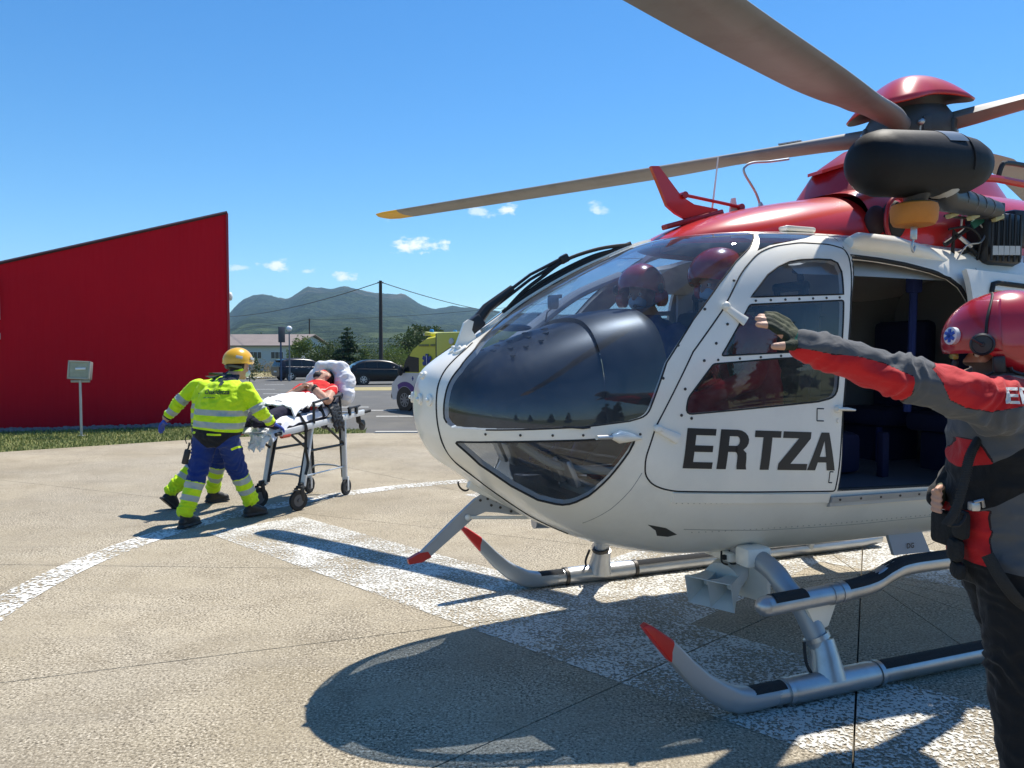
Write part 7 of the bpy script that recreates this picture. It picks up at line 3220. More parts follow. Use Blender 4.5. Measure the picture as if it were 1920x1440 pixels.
def rz(L):
    return .865 + .053 * L


# local axes: x to the head end, y to the far-left side, z up
for y in (-.27, .27):
    b = MB()
    b.box((-.02, y, rz(-.02)), (1.64, .035, .062), Matrix.Rotation(-math.atan(.053), 3, 'Y'), b=.008)
    b.build('side_rail', 'stretcher_white', st_)
    b = MB()
    b.tube([(.79, y, rz(.8)), (.95, y, rz(.95))], .019, 12)
    b.tube([(-.84, y, rz(-.84)), (-.92, y, rz(-.92))], .019, 12)
    b.build('handle', 'black_rubber', st_)
    b = MB()
    b.tube([(-.83, y, rz(-.83) - .03), (-.70, y, rz(-.7) - .035)], .022, 10)
    b.build('release_lever', mat('lever_red', (.42, .05, .02), .5), st_)
b = MB()
for L in (-.80, -.30, .30, .78):
    b.tube([(L, -.27, rz(L) - .01), (L, .27, rz(L) - .01)], .016, 8)
b.build('cross_bar', 'stretcher_alu', st_)
for y in (-.225, .225):
    for (x0, z0, x1, z1) in ((-.40, .235, -.24, rz(-.24) - .03), (.44, .15, .42, rz(.42) - .03)):
        lb = MB()
        d_ = V(x1 - x0, 0, z1 - z0)
        lb.box(V((x0 + x1) / 2, y, (z0 + z1) / 2), (.052, .036, d_.length), frame(d_, (1, 0, 0)) @ Matrix.Rotation(0, 3, 'Z'), b=.006)
        lg = lb.build('leg', 'stretcher_white', st_)
        hb = MB()
        for k in range(5):
            p = V(x0, y, z0).lerp(V(x1, y, z1), .22 + .12 * k)
            for s_ in (-1, 1):
                hb.lathe([(.006, 0), (.006, .002)], p + V(0, s_ * .018, 0), (0, s_, 0), 8)
        hb.build('peg_hole', 'frame_black', lg)
    # inner black folding struts
    b = MB()
    b.tube([(-.22, y * .82, rz(-.22) - .05), (-.40, y * .82, .26)], .015, 8)
    b.tube([(.40, y * .82, rz(.4) - .05), (.46, y * .82, .20)], .015, 8)
    b.tube([(-.60, y, rz(-.6) - .05), (-.30, y, .60)], .013, 8)
    b.tube([(.05, y, rz(0) - .06), (.43, y, .58)], .013, 8)
    b.tube([(-.32, y, .585), (.43, y, .575)], .014, 8)
    b.tube([(-.62, y, rz(-.62) - .045), (-.2, y, rz(-.2) - .045)], .012, 8)
    b.build('brace', 'frame_black', st_)
b = MB()
for x, z in ((-.375, .33), (.44, .31)):
    b.tube(spline([(x, -.225, z - .05), (x, -.13, z + .015), (x, .13, z + .015), (x, .225, z - .05)], 5), .011, 8)
b.tube([(-.37, .225, .335), (.44, .225, .325)], .008, 8)
b.tube([(-.37, -.225, .335), (.44, -.225, .325)], .008, 8)
b.build('tie_bar', 'stretcher_alu', st_)


def wheel(x, y, r_, swivel):
    b = MB()
    b.lathe([(r_ * .78, -.018), (r_ * .96, -.016), (r_, -.006), (r_, .006), (r_ * .96, .016), (r_ * .78, .018), (r_ * .55, .012), (r_ * .55, -.012), (r_ * .78, -.018)], (x, y, r_), (0, 1, 0) if not swivel else (.35, .93, 0), 28, caps=False)
    w = b.build('wheel', 'black_rubber', st_)
    b = MB()
    b.lathe([(r_ * .58, -.013), (r_ * .58, .013)], (x, y, r_), (0, 1, 0) if not swivel else (.35, .93, 0), 20)
    b.lathe([(r_ * .18, -.024), (r_ * .18, .024)], (x, y, r_), (0, 1, 0) if not swivel else (.35, .93, 0), 12)
    b.build('rim', mat('rim_grey', (.09, .09, .095), .5), w)
    b = MB()
    if swivel:
        for s_ in (-1, 1):
            b.box((x + .03 - s_ * .01, y + s_ * .030, r_ + .055), (.045, .010, .15), Matrix.Rotation(R(-14), 3, 'Y') @ Matrix.Rotation(-.36, 3, 'Z'), b=.004)
        b.box((x + .045, y, r_ + .13), (.08, .07, .03), b=.008)
        b.box((x + .07, y, r_ + .155), (.10, .05, .035), b=.01)
        b.box((x - .04, y, r_ + .105), (.06, .05, .012), b=.004)
        b.build('fork', 'frame_black', w)
    else:
        for s_ in (-1, 1):
            b.box((x, y + s_ * .028, r_ + .04), (.032, .010, .16), b=.004)
        b.build('fork', 'stretcher_white', w)


wheel(-.47, .25, .105, True)
wheel(-.47, -.215, .105, True)
wheel(.445, -.235, .092, False)
wheel(.445, .235, .092, False)
for y in (-.25, .25):
    b = MB()
    b.lathe([(.05, -.014), (.062, -.010), (.062, .010), (.05, .014)], (.80, y, rz(.8) - .15), (0, 1, 0), 18)
    b.tube([(.70, y, rz(.7) - .02), (.72, y, rz(.7) - .10), (.80, y, rz(.8) - .15)], [.03, .034, .03], 10, squash=(1, .5))
    b.build('loading_wheel', 'frame_black', st_)
b = MB()
b.tube(spline([(-.86, .20, rz(-.86) - .02), (-1.0, .16, .80), (-1.12, .10, .66), (-1.12, .10, .50)], 4), .016, 8)
b.build('foot_bar', 'frame_black', st_)
# mattress and raised back rest
b = MB()
b.box((-.45, 0, rz(-.45) + .055), (.86, .50, .075), Matrix.Rotation(-math.atan(.053), 3, 'Y'), b=.03)
b.box((.28, 0, 1.075), (.72, .50, .07), Matrix.Rotation(R(-30), 3, 'Y'), b=.03)
b.build('mattress', mat('mattress_navy', (.02, .024, .05), .7), st_)
b = MB()
for y in (-.285, .285):
    b.tube(spline([(-.28, y, rz(-.28) + .02), (-.28, y, 1.06), (-.25, y, 1.085), (.20, y, 1.13), (.24, y, 1.10), (.26, y, rz(.26) + .02)], 3), .014, 8)
    for x in (.45, .60):
        b.box((x, y, rz(x) + .05), (.04, .03, .09), b=.008)
    b.tube([(.42, y, rz(.42) + .09), (.68, y, rz(.68) + .09)], .014, 8)
b.build('guard_rail', 'frame_black', st_)


def cloth(name, ctrl, nu, nv, amp, seed, m, thick=.012, z0=None, wl=9):
    """sheet of cloth: ctrl[i][j] control grid, refined with folds"""
    C = np.array([[tuple(p) for p in r_] for r_ in ctrl], float)

    def interp(C, n, ax):
        k = C.shape[ax]
        t = np.linspace(0, k - 1, n)
        i = np.clip(t.astype(int), 0, k - 2)
        f = t - i
        f = f * f * (3 - 2 * f)
        a, c = np.take(C, i, ax), np.take(C, i + 1, ax)
        sh = [1] * C.ndim
        sh[ax] = n
        f = f.reshape(sh)
        return a * (1 - f) + c * f
    G = interp(interp(C, nu, 0), nv, 1)
    vs = []
    for i in range(nu):
        for j in range(nv):
            p = Vector(G[i, j])
            q = Vector((p.x * wl, p.y * wl, p.z * wl)) + Vector((seed, 0, 0))
            d = (1 - abs(mnoise.noise(q)) * 2.4) * amp + mnoise.noise(q * 2.3) * amp * .5
            vs.append((p.x + d * .4, p.y + d * .4, p.z + d))
    fs = [(i * nv + j, (i + 1) * nv + j, (i + 1) * nv + j + 1, i * nv + j + 1) for i in range(nu - 1) for j in range(nv - 1)]
    b_ = MB()
    b_.add(vs, fs)
    o = b_.build(name, m, None, 180)
    md = o.modifiers.new('thickness', 'SOLIDIFY')
    md.thickness = thick
    md.offset = 0
    apply_mods(o)
    o.data.polygons.foreach_set('use_smooth', [True] * len(o.data.polygons))
    o.location = SB
    o.rotation_euler = (0, 0, SR)
    return o


# under-sheet over the mattress, hanging at the near side
rows = []
for L, zc in ((-.92, .88), (-.70, .935), (-.45, .95), (-.2, .965), (.0, .985), (.15, 1.05)):
    rows.append([(L, .27, zc - .02), (L, .14, zc + .012), (L, 0, zc + .012), (L, -.15, zc + .015), (L, -.245, zc - .005), (L, -.268, zc - .06)])
rows[0] = [(p[0] - .04, p[1], p[2] - .07) for p in rows[0]]
tag(cloth('bed_sheet', rows, 46, 34, .012, 3, 'sheet_white'), 'white under-sheet creased over the lower half of the stretcher', 'sheet')
# folded blanket on the lap
rows = []
for L, zc in ((-.56, 1.06), (-.44, 1.115), (-.25, 1.14), (-.08, 1.155), (-.02, 1.125)):
    rows.append([(L, .26, zc - .13), (L, .20, zc - .02), (L, .05, zc), (L, -.10, zc - .005), (L, -.20, zc - .035), (L - .02, -.255, zc - .10)])
tag(cloth('blanket', rows, 40, 40, .022, 8, 'sheet_white', .02, wl=12), 'white folded blanket bunched over the lap of the patient', 'blanket')
# crumpled tissue held at the foot end
rows = []
g_ = random.Random(5)
for i in range(7):
    rows.append([(-.93 + .03 * g_.uniform(-1, 1) - .015 * i, -.02 - .035 * j + .02 * g_.uniform(-1, 1), .85 - .03 * i + .03 * g_.uniform(-1, 1)) for j in range(7)])
tag(cloth('paper_tissue', rows, 36, 36, .025, 21, 'sheet_white', .004, wl=22), 'crumpled white tissue hanging below the gloved hand at the foot of the stretcher', 'tissue')
# pillow behind and around the head
b = MB()
b.box((.60, .0, 1.32), (.10, .42, .40), Matrix.Rotation(R(-30), 3, 'Y'), b=.05)
for y0, z0, x0, r_ in ((-.19, 1.26, .52, .125), (-.215, 1.13, .47, .115), (.18, 1.27, .52, .12), (0, 1.40, .58, .10), (-.12, 1.38, .56, .105), (.12, 1.38, .56, .10)):
    b.ell((x0, y0, z0), (r_ * .9, r_ * .95, r_ * 1.15), None, 18, 12)
o, _ = skin_over('pillow', b, None, 'sheet_white', .011, 26, .014, 9)
o.location = SB
o.rotation_euler = (0, 0, SR)
tag(o, 'puffy white pillow wrapped round the head of the patient', 'pillow')

# patient
PB_ = SB
pt = thing('person', 'dark haired patient in a red shirt lying on the stretcher with hands folded', 'person', SB, SR)
field_mat('patient_cloth', (.62, .020, .020), [('f_trouser', (.018, .018, .038), .85), ('f_stripe', (.70, .52, .42), .8), ('f_hair', (.018, .013, .011), .8), ('f_skin', SKIN, .5)], .8, coarse=.3, cscale=14)
b = MB()
Y_ = (0, 1, 0)


def ring_t(c, hw, hd, tilt):
    c = V(*c)
    nv_ = V(-math.sin(tilt), 0, math.cos(tilt))
    return [c + V(0, 1, 0) * hw * math.cos(a) + nv_ * hd * math.sin(a) for a in np.linspace(0, 2 * math.pi, 21)[:-1]]


T30 = R(30)
b.loft([ring_t((-.22, 0, 1.00), .17, .10, 0), ring_t((-.10, 0, 1.02), .175, .11, R(8)), ring_t((.0, 0, 1.055), .18, .115, T30), ring_t((.13, 0, 1.125), .19, .12, T30), ring_t((.26, 0, 1.20), .195, .105, T30), ring_t((.33, 0, 1.235), .12, .08, T30)])
hdp = V(.41, 0.005, 1.315)
capsule(b, V(.31, 0, 1.235), .058, hdp - V(.02, 0, .02), .052)
hf, hu = V(-.42, .55, .72).normalized(), V(.80, .05, .55).normalized()
head_prims(b, hdp, hf, hu)
for k in (-1, 1):
    capsule(b, V(.25, k * .19, 1.195), .062, V(.02, k * .265, 1.09), .050)
capsule(b, V(.02, -.265, 1.09), .046, V(.06, -.05, 1.235), .032)
capsule(b, V(.02, .265, 1.09), .046, V(.05, .06, 1.225), .032)
for k in (-1, 1):
    capsule(b, V(-.20, k * .09, .995), .095, V(-.62, k * .10, .99), .070)
    capsule(b, V(-.62, k * .10, .99), .068, V(-.98, k * .09, .93), .050)
hdn = np.array(hdp)
hfn, hun = np.array(hf), np.array(hu)


def pt_arm(P):
    d = 9.
    for k in (-1, 1):
        d0, t0 = seg_d(P, (.25, k * .19, 1.195), (.02, k * .265, 1.09))
        d1, t1 = seg_d(P, (.02, k * .265, 1.09), (.055, -.05 if k < 0 else .06, 1.235))
        d = np.minimum(d, np.minimum(np.where(t0 > .45, d0, 9.), d1))
    return .062 - d


flds = dict(f_trouser=lambda P: -.16 - P[:, 0], f_stripe=lambda P: np.minimum(np.minimum(.0055 - np.abs(((P[:, 0] * .6 + P[:, 1] * .8 + 10) % .11) - .05), -(P[:, 0] + .16) * -1), np.minimum(-.12 - P[:, 1], -pt_arm(P))),
            f_hair=lambda P: np.minimum(.135 - np.linalg.norm(P - hdn, axis=1), np.maximum((P - hdn) @ hun - .02 - .5 * np.clip((P - hdn) @ hfn, 0, 1), -.02 - (P - hdn) @ hfn)),
            f_skin=lambda P: np.maximum(pt_arm(P), np.minimum(.15 - np.linalg.norm(P - hdn, axis=1), -np.maximum((P - hdn) @ hun - .03, -.03 - (P - hdn) @ hfn))))
skin_over('body', b, pt, 'patient_cloth', .0105, 4, .006, 12, flds, (0, 0, 0), wmask=lambda P: ((np.linalg.norm(P - hdn, axis=1) > .17) & (pt_arm(P) < 0)).astype(float))
kn1 = V(.075, -.005, 1.258)
glove(pt, (0, 0, 0), V(.06, -.05, 1.238), kn1, [(kn1 + V((k - 1.5) * .02, .035, .006), kn1 + V((k - 1.5) * .02, .065, -.008)) for k in range(4)], (V(.115, -.02, 1.265), V(.118, .015, 1.265)), 'skin', .0095, .032, .0048, name='hand')
kn2 = V(.05, .02, 1.245)
glove(pt, (0, 0, 0), V(.05, .06, 1.228), kn2, [(kn2 + V((k - 1.5) * .02, -.03, .0), kn2 + V((k - 1.5) * .02, -.055, -.012)) for k in range(4)], (V(.10, .03, 1.25), V(.105, .0, 1.255)), 'skin', .0095, .032, .0048, name='hand')
b = MB()
b.tube([(.045, -.105, 1.203), (.048, -.085, 1.213)], .041, 16)
wt = b.build('wristwatch', 'black_rubber', pt)
b = MB()
b.lathe([(.019, 0), (.019, .006), (.014, .008)], V(.047, -.10, 1.246), (0, -.3, 1), 16)
b.build('watch_face', 'black_plastic', wt)
b = MB()
b.ell(hdp + hf * .075 - hu * .055, (.055, .050, .048), None, 14, 10)
b.build('face_mask', mat('mask_black', (.012, .012, .014), .8), pt)
eyes(pt, hdp, hf, hu)
# dark coat slipping over the rail and the straps
b = MB()
for k in range(9):
    a = k / 8
    b.tube(spline([(.02 + .14 * a, -.20, 1.05 + .03 * a), (.04 + .16 * a, -.275, 1.02), (.06 + .20 * a, -.305, .90 - .05 * a), (.10 + .2 * a, -.30, .80 - .03 * (k % 3))], 4), [.03 - .001 * i for i in range(13)], 8, squash=(1, .5))
o, _ = skin_over('jacket', b, None, mat('coat_black', (.012, .013, .016), .6, bump=.4, bscale=30), .009, 5, .012, 18)
o.location = SB
o.rotation_euler = (0, 0, SR)
tag(o, 'crumpled black jacket hanging over the near rail of the stretcher', 'jacket')
for lb_, pts in (('black buckled strap over the legs of the patient', [(-.50, .28, .90), (-.50, .22, 1.0), (-.50, .05, 1.085), (-.50, -.12, 1.07), (-.48, -.22, .98), (-.46, -.29, .87), (-.455, -.30, .80)]),
                 ('black strap over the hips of the patient by the blanket', [(-.12, .28, .95), (-.12, .2, 1.07), (-.10, .05, 1.14), (-.08, -.12, 1.13), (-.08, -.21, 1.06), (-.08, -.28, .92)])):
    b = MB()
    b.tube(spline(pts, 5), .024, 8, squash=(1, .16), up=(1, 0, 0))
    o = b.build('strap', 'frame_black', None, 60)
    o.location = SB
    o.rotation_euler = (0, 0, SR)
    tag(o, lb_, 'strap', 'stretcher straps')
    bk = MB()
    bk.box(V(*pts[4]) + V(0, -.01, .012), (.06, .012, .045), Matrix.Rotation(R(60), 3, 'X'), b=.004)
    bk.build('buckle', 'stretcher_alu', o)
b = MB()
b.tube(spline([(-.455, -.30, .80), (-.45, -.295, .62), (-.40, -.285, .48), (-.42, -.27, .36)], 5), .017, 6, squash=(1, .25), up=(1, 0, 0))
o = b.build('strap', 'frame_black', None, 60)
o.location = SB
o.rotation_euler = (0, 0, SR)
tag(o, 'loose strap end dangling below the stretcher rail', 'strap', 'stretcher straps')
# ------------------------------------------------------------------ vehicles
mat('car_navy', (.006, .008, .020), .3, spec=.3, coat=.12, var=.1, vscale=3)
mat('car_black', (.006, .007, .010), .3, spec=.3, coat=.12, var=.1, vscale=3)
mat('car_glass', (.012, .016, .018), .08, spec=.4)
mat('tail_red', (.38, .012, .012), .2, coat=.6)
mat('alloy', (.50, .51, .52), .3, metal=.7)
mat('plate_white', (.65, .65, .62), .5)
mat('chrome', (.6, .6, .6), .15, metal=1)


def mono(T_, xs):
    T_ = np.array(T_)
    return np.array([pch(x, T_[:, 0], T_[:, 1]) for x in xs])


def wheel_car(parent, x, y, r_, wd_, spokes, rimm='alloy'):
    b = MB()
    sgn = 1 if y > 0 else -1
    b.lathe([(r_ * .66, -wd_ / 2), (r_ * .95, -wd_ / 2), (r_, -wd_ * .35), (r_, wd_ * .35), (r_ * .95, wd_ / 2), (r_ * .66, wd_ / 2)], (x, y - sgn * wd_ / 2, r_), (0, 1, 0), 28)
    w = b.build('wheel', 'black_rubber', parent)
    b = MB()
    c = V(x, y + sgn * .002, r_)
    b.lathe([(r_ * .66, -.02), (r_ * .66, .004), (r_ * .60, .004), (r_ * .58, -.03)], c, (0, sgn, 0), 24)
    b.lathe([(r_ * .17, -.02), (r_ * .15, .006), (0, .008)], c, (0, sgn, 0), 14)
    for k in range(spokes):
        a = 2 * math.pi * k / spokes + .2
        b.box(c + V(math.cos(a) * r_ * .36, -sgn * .008, math.sin(a) * r_ * .36), (r_ * .52, .02, r_ * .16), Matrix.Rotation(-a, 3, 'Y'), b=.005)
    b.build('rim', rimm, w)
    b = MB()
    b.lathe([(r_ * .6, 0), (r_ * .6, .004)], c - V(0, sgn * .05, 0), (0, sgn, 0), 20)
    b.build('brake_disc', 'frame_black', w)


def hatch(label, loc, rot, body, roofT, beltT, hoodT, L, Wd, group, spokes=5, rails=True):
    """x forward (0 = rear bumper), y left, z up"""
    root = thing('parked_car', label, 'car', loc, rot, group)
    xs = np.linspace(0, L, 44)
    b = MB()
    rg = []
    zb_ = .24
    for x in xs:
        e = min(x, L - x)
        w = Wd / 2 * (1 - .16 * max(0, 1 - e / .55) ** 2)
        zt_ = pch(x, np.array(beltT)[:, 0], np.array(beltT)[:, 1])
        lo = zb_ + .10 * max(0, 1 - e / .4) ** 2
        sec_ = [(w * .90, lo), (w * .985, lo + .10), (w, lo + .28), (w * .985, zt_ - .14), (w * .955, zt_ - .03), (w * .90, zt_)]
        rg.append([V(x, y, z) for y, z in sec_] + [V(x, -y, z) for y, z in reversed(sec_)])
    b.loft(rg)
    bo = b.build('body', body, root, 40)
    # cabin
    b = MB()
    rg = []
    x0, x1 = roofT[0][0], roofT[-1][0]
    for x in np.linspace(x0, x1, 30):
        zt_ = pch(x, np.array(roofT)[:, 0], np.array(roofT)[:, 1])
        zl = pch(x, np.array(beltT)[:, 0], np.array(beltT)[:, 1]) - .03
        h = max(zt_ - zl, .01)
        w0, w1 = Wd / 2 * .915, Wd / 2 * (.915 - .20 * h / .5)
        sec_ = [(w0, zl), (w0 + (w1 - w0) * .8, zl + h * .78), (w1 - .02, zl + h * .93), (w1 - .14, zl + h)]
        rg.append([V(x, y, z) for y, z in sec_] + [V(x, -y, z) for y, z in reversed(sec_)])
    b.loft(rg)
    b.build('roof', body, root, 40)
    # side glass and rear screen, slightly proud
    rA, bA = np.array(roofT), np.array(beltT)

    def side_pt(x, t, sgn, off=.006):
        zt_ = pch(x, rA[:, 0], rA[:, 1])
        zl = pch(x, bA[:, 0], bA[:, 1]) - .03
        h = max(zt_ - zl, .01)
        w0, w1 = Wd / 2 * .915, Wd / 2 * (.915 - .20 * h / .5)
        return V(x, sgn * (w0 + (w1 - w0) * .8 * t / .78 + off), zl + h * t)
    for sgn in (1, -1):
        for (xa, xb) in ((x0 + .42, x0 + .82), (x0 + .90, x0 + 1.55), (x0 + 1.62, x0 + 2.40)):
            b = MB()
            n_ = 10
            rg = []
            for i in range(n_ + 1):
                x = xa + (xb - xa) * i / n_
                rg.append([side_pt(x, .12, sgn), side_pt(x, .45, sgn), side_pt(x, .74, sgn)])
            b.loft(rg, caps=False, closed=False)
            b.build('window', 'car_glass', root, 60)
    b = MB()
    zl = beltT[0][1]
    xr0, xr1 = x0 + .02, x0 + .38
    for xa, xb, fwd_ in ((x0 + .02, x0 + .36, -1),):
        rg = []
        for i in range(5):
            x = xa + (xb - xa) * i / 4
            zt_ = pch(x, rA[:, 0], rA[:, 1]) + .008
            rg.append([V(x - .012, y, zt_ - abs(y) ** 2 * .05) for y in np.linspace(-Wd * .36, Wd * .36, 7)])
        b.loft(rg, caps=False, closed=False)
    b.build('rear_window', 'car_glass', root, 60)
    b = MB()
    rg = []
    for i in range(6):
        x = x1 - .62 + .58 * i / 5
        zt_ = pch(x, rA[:, 0], rA[:, 1]) + .008
        rg.append([V(x, y, zt_ - abs(y) ** 2 * .05) for y in np.linspace(-Wd * .36, Wd * .36, 7)])
    b.loft(rg, caps=False, closed=False)
    b.build('windscreen', 'car_glass', root, 60)
    for sgn in (1, -1):
        b = MB()
        zq = beltT[0][1] - .16
        b.loft([[V(.035, sgn * Wd * .24, zq - .03), V(.02, sgn * Wd * .24, zq + .06)], [V(.07, sgn * Wd * .41, zq - .05), V(.07, sgn * Wd * .405, zq + .08)], [V(.35, sgn * (Wd * .489), zq + .01), V(.38, sgn * (Wd * .478), zq + .10)]], caps=False, closed=False)
        b.build('tail_light', 'tail_red', root, 60)
        b = MB()
        b.ell((x0 + 2.52, sgn * (Wd / 2 + .07), beltT[2][1] + .06), (.08, .09, .07))
        b.build('mirror', body, root)
        for xx in (x0 + 1.05, x0 + 1.95):
            b = MB()
            b.tube([(xx, sgn * Wd * .497, beltT[2][1] - .12), (xx + .16, sgn * Wd * .497, beltT[2][1] - .115)], .014, 8)
            b.build('door_handle', 'chrome' if rails else body, root)
        for xx in (.78, L - .88):
            b = MB()
            b.lathe([(.38, -.02), (.38, .004)], (xx, sgn * (Wd / 2 - .012), .33), (0, sgn, 0), 24)
            b.build('wheel_arch', 'frame_black', root)
        for xx in (.78, L - .88):
            wheel_car(root, xx, sgn * (Wd / 2 - .0), .32, .21, spokes)
    b = MB()
    b.box((.0, 0, .62), (.02, .52, .115), b=.004)
    b.build('number_plate', 'plate_white', root)
    b = MB()
    b.box((L * .5, 0, .27), (L * .8, Wd * .86, .14), b=.03)
    b.build('underbody', 'frame_black', root)
    if rails:
        b = MB()
        for sgn in (1, -1):
            b.tube([(x0 + .5, sgn * Wd * .34, roofT[2][1] + .02), (x0 + 1.9, sgn * Wd * .34, roofT[3][1] + .02)], .018, 8)
        b.build('roof_rail', 'frame_black', root)
    b = MB()
    b.box((x0 + .10, 0, roofT[1][1] - .0), (.26, Wd * .66, .03), Matrix.Rotation(R(4), 3, 'Y'), b=.01)
    b.build('spoiler', body, root)
    return root


estT = [(.05, 1.00), (.24, 1.40), (.8, 1.505), (1.7, 1.52), (2.35, 1.46), (3.25, 1.0)]
beltT_ = [(0, .94), (.6, .98), (1.6, .955), (3.1, .94), (3.9, .80), (4.35, .62)]
hatch('dark estate car with five-spoke wheels parked left of the stretcher pillow', (PX(520, 54), 53.5, LOT_Z), R(38), 'car_navy', estT, beltT_, None, 4.35, 1.80, 'cars parked across the lot', 5)
hatT = [(.05, .98), (.55, 1.34), (1.0, 1.47), (1.7, 1.50), (2.4, 1.43), (3.25, .99)]
hatch('black hatchback with a bright red tail light parked right of the stretcher pillow', (PX(655, 46.5), 46.0, LOT_Z), R(22), 'car_black', hatT, beltT_, None, 4.28, 1.80, 'cars parked across the lot', 7, False)

# yellow ambulance
AM = thing('ambulance', 'yellow and white box ambulance with purple wheel arch parked behind the nose of the helicopter', 'ambulance', (PX(803, 25.6), 25.6, LOT_Z), R(136))
mat('amb_yellow', (.60, .56, .045), .35, coat=.3, var=.04, vscale=2)
mat('amb_white', (.66, .66, .68), .35, coat=.3, var=.03, vscale=2)
mat('amb_purple', (.085, .03, .22), .4)
# x forward from the front axle, y to the left of the van
prof = [(.86, .40), (.90, .62), (.86, .85), (.55, 1.12), (.30, 1.25), (-.22, 1.95), (-.55, 2.26), (-.85, 2.40), (-1.55, 2.47)]


def van_w(z):
    return .99 - .10 * max(0, (z - 1.1) / 1.35) ** 1.5


# cab: side profile swept across
b = MB()
P_ = [(.30, 1.22), (-.22, 1.95), (-.55, 2.26), (-.85, 2.40), (-1.55, 2.47), (-1.55, 1.22)]
rg = []
for y in np.linspace(-1, 1, 15):
    q = 1 - .10 * abs(y) ** 4
    rg.append([V(x - (.12 * abs(y) ** 3 if x > -1.5 else 0), y * van_w(z), z - (.10 * abs(y) ** 5 if z > 2.2 else 0)) for x, z in P_])
b.loft(rg)
b.build('cab', 'amb_yellow', AM, 40)
b = MB()
P_ = [(.86, .34), (.92, .60), (.88, .86), (.58, 1.10), (.28, 1.23), (-1.55, 1.23), (-1.55, .34)]
rg = []
for y in np.linspace(-1, 1, 15):
    rg.append([V(x - (.22 * abs(y) ** 4 if x > 0 else 0), y * .995, z) for x, z in P_])
b.loft(rg)
b.build('bonnet', 'amb_white', AM, 40)
b = MB()
b.box((-3.35, 0, 1.52), (3.5, 2.06, 1.96), b=.06)
b.build('box_body', 'amb_yellow', AM)
b = MB()
b.box((-3.35, 0, .62), (3.5, 2.02, .5), b=.03)
b.build('skirt', 'amb_white', AM)
b = MB()
b.box((-1.575, 0, 1.55), (.05, 2.0, 1.85), b=.01)
b.build('gap_seal', 'black_rubber', AM)
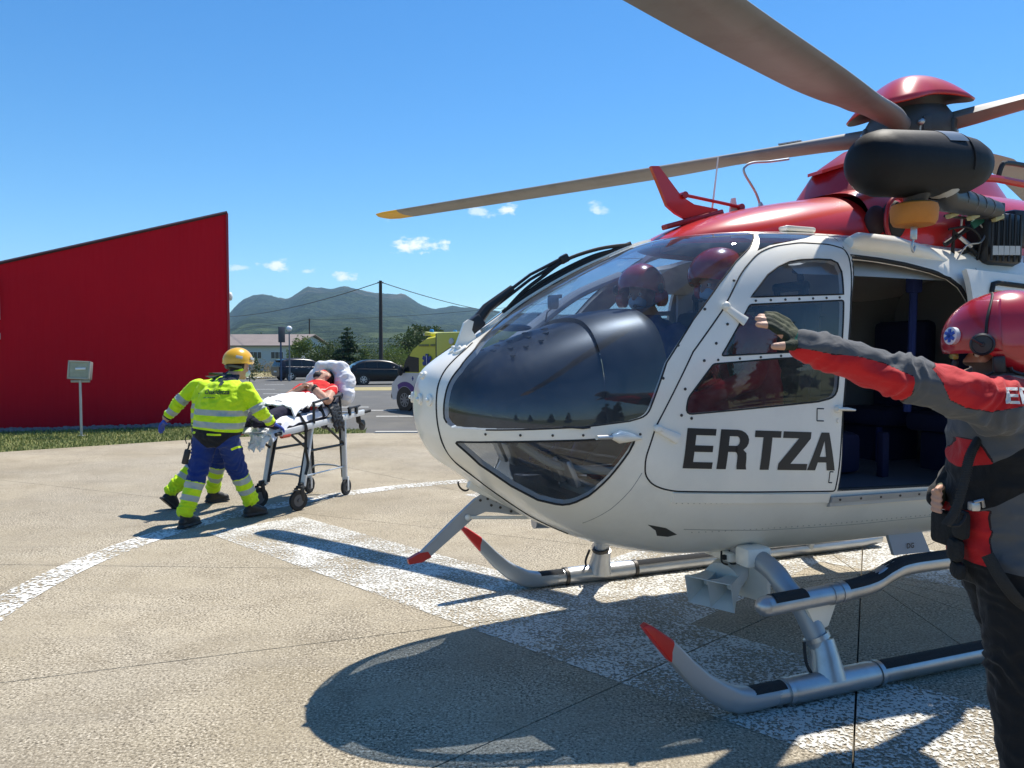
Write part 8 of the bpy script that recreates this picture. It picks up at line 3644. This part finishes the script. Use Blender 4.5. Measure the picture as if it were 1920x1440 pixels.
for sgn in (1, -1):
    b = MB()
    b.prism([V(.14, sgn * .985, 1.26), V(-.02, sgn * .955, 1.62), V(-.20, sgn * .935, 1.82), V(-.68, sgn * .93, 1.86), V(-.72, sgn * .985, 1.26)], (0, sgn * .012, 0))
    b.build('window', 'car_glass', AM, 0)
    b = MB()
    b.ell((.05, sgn * 1.12, 1.30), (.08, .10, .17))
    b.tube([(.0, sgn * .98, 1.25), (.04, sgn * 1.1, 1.25)], .03, 8)
    b.build('mirror', 'black_plastic', AM)
    # purple flash over the front wheel, in slices that follow the arch
    b = MB()
    A_, B_ = [], []
    for a in np.linspace(-10, 178, 22):
        A_.append((.43 * math.cos(R(a)), .36 + .43 * math.sin(R(a))))
        B_.append((.66 * math.cos(R(a)) - .03, .36 + .58 * math.sin(R(a))))
    rg = [[V(p[0], sgn * (.998 - (.0 if p[0] < .4 else .02)), max(p[1], .36)), V(q[0], sgn * (.998 - (.0 if q[0] < .4 else .03)), max(q[1], .36))] for p, q in zip(A_, B_)]
    b.loft(rg, caps=False, closed=False)
    b.build('wheel_flash', 'amb_purple', AM, 60)
    for xx, q_ in ((0, .006), (-3.3, .04)):
        b = MB()
        b.lathe([(.42, -.05), (.42, q_)], (xx, sgn * .995, .36), (0, sgn, 0), 28)
        b.build('wheel_arch', 'frame_black', AM)
    wheel_car(AM, 0, sgn * 1.0, .345, .24, 9, mat('steel_rim', (.25, .25, .26), .5, metal=.4))
    wheel_car(AM, -3.3, sgn * 1.03, .345, .24, 9, 'steel_rim')
    # star of life and lettering
    b = MB()
    for k in range(3):
        b.box((-1.12, sgn * .985, 1.62), (.115, .03, .44), Matrix.Rotation(k * math.pi / 3, 3, 'Y'))
    so_ = b.build('star_of_life', mat('star_blue2', (.02, .05, .26), .5), AM, 0)
    b = MB()
    b.box((-1.12, sgn * 1.001, 1.62), (.025, .004, .34))
    b.build('staff', 'amb_white', so_, 0)
    b = MB()
    for k in range(11):
        if k != 7:
            b.box((-.70 - .072 * k, sgn * .945, 2.11), (.052, .012, .07), b=.002)
    tag(b.build('faded_print', mat('letter_grey', (.22, .22, .09), .6), AM), kind='stuff')
    b = MB()
    b.box((-.42, sgn * .985, 1.05), (.04, .03, .14))
    b.box((-.42, sgn * .985, 1.05), (.09, .03, .05))
    b.build('emblem', 'star_blue2', AM, 0)
    for k in range(3):
        pass
    b = MB()
    b.prism([V(.80, sgn * .62, .72), V(.60, sgn * .93, .74), V(.42, sgn * .97, .98), V(.62, sgn * .70, .96)], (.03, sgn * .02, .02))
    b.build('headlight', mat('lamp_clear', (.5, .52, .55), .1, coat=.5), AM, 0)
b = MB()
rg = []
for t_ in np.linspace(0, 1, 6):
    x, z = .24 - .44 * t_, 1.30 + .62 * t_
    rg.append([V(x + .015 - .11 * abs(y) ** 3, y * (van_w(z) - .05), z + .012) for y in np.linspace(-1, 1, 11)])
b.loft(rg, caps=False, closed=False)
b.build('windscreen', 'car_glass', AM, 60)
b = MB()
b.box((-.80, 0, 2.47), (.34, 1.4, .12), Matrix.Rotation(R(-8), 3, 'Y'), b=.04)
b.build('light_bar', 'amb_yellow', AM)
for sgn in (1, -1):
    b = MB()
    b.lathe([(.07, 0), (.07, .07), (.05, .10), (0, .11)], (-.78, sgn * .5, 2.52), (0, 0, 1), 14)
    b.build('beacon', mat('beacon_blue', (.05, .25, .65), .2, coat=.5), AM)
    b = MB()
    b.box((-.62, sgn * .55, 2.455), (.05, .3, .07), b=.01)
    b.build('front_lamp', 'lamp_clear', AM)
for sgn in (1, -1):
    b = MB()
    b.lathe([(.10, 0), (.10, .04), (.08, .06)], (-2.35, sgn * 1.03, 2.22), (0, sgn, 0), 16)
    b.build('side_lamp', 'lamp_clear', AM)
b = MB()
b.box((-2.4, 0, .36), (4.6, 1.6, .24), b=.04)
b.build('underbody', 'frame_black', AM)
b = MB()
b.box((.80, 0, .45), (.28, 1.7, .20), b=.05)
b.build('bumper', 'black_plastic', AM)
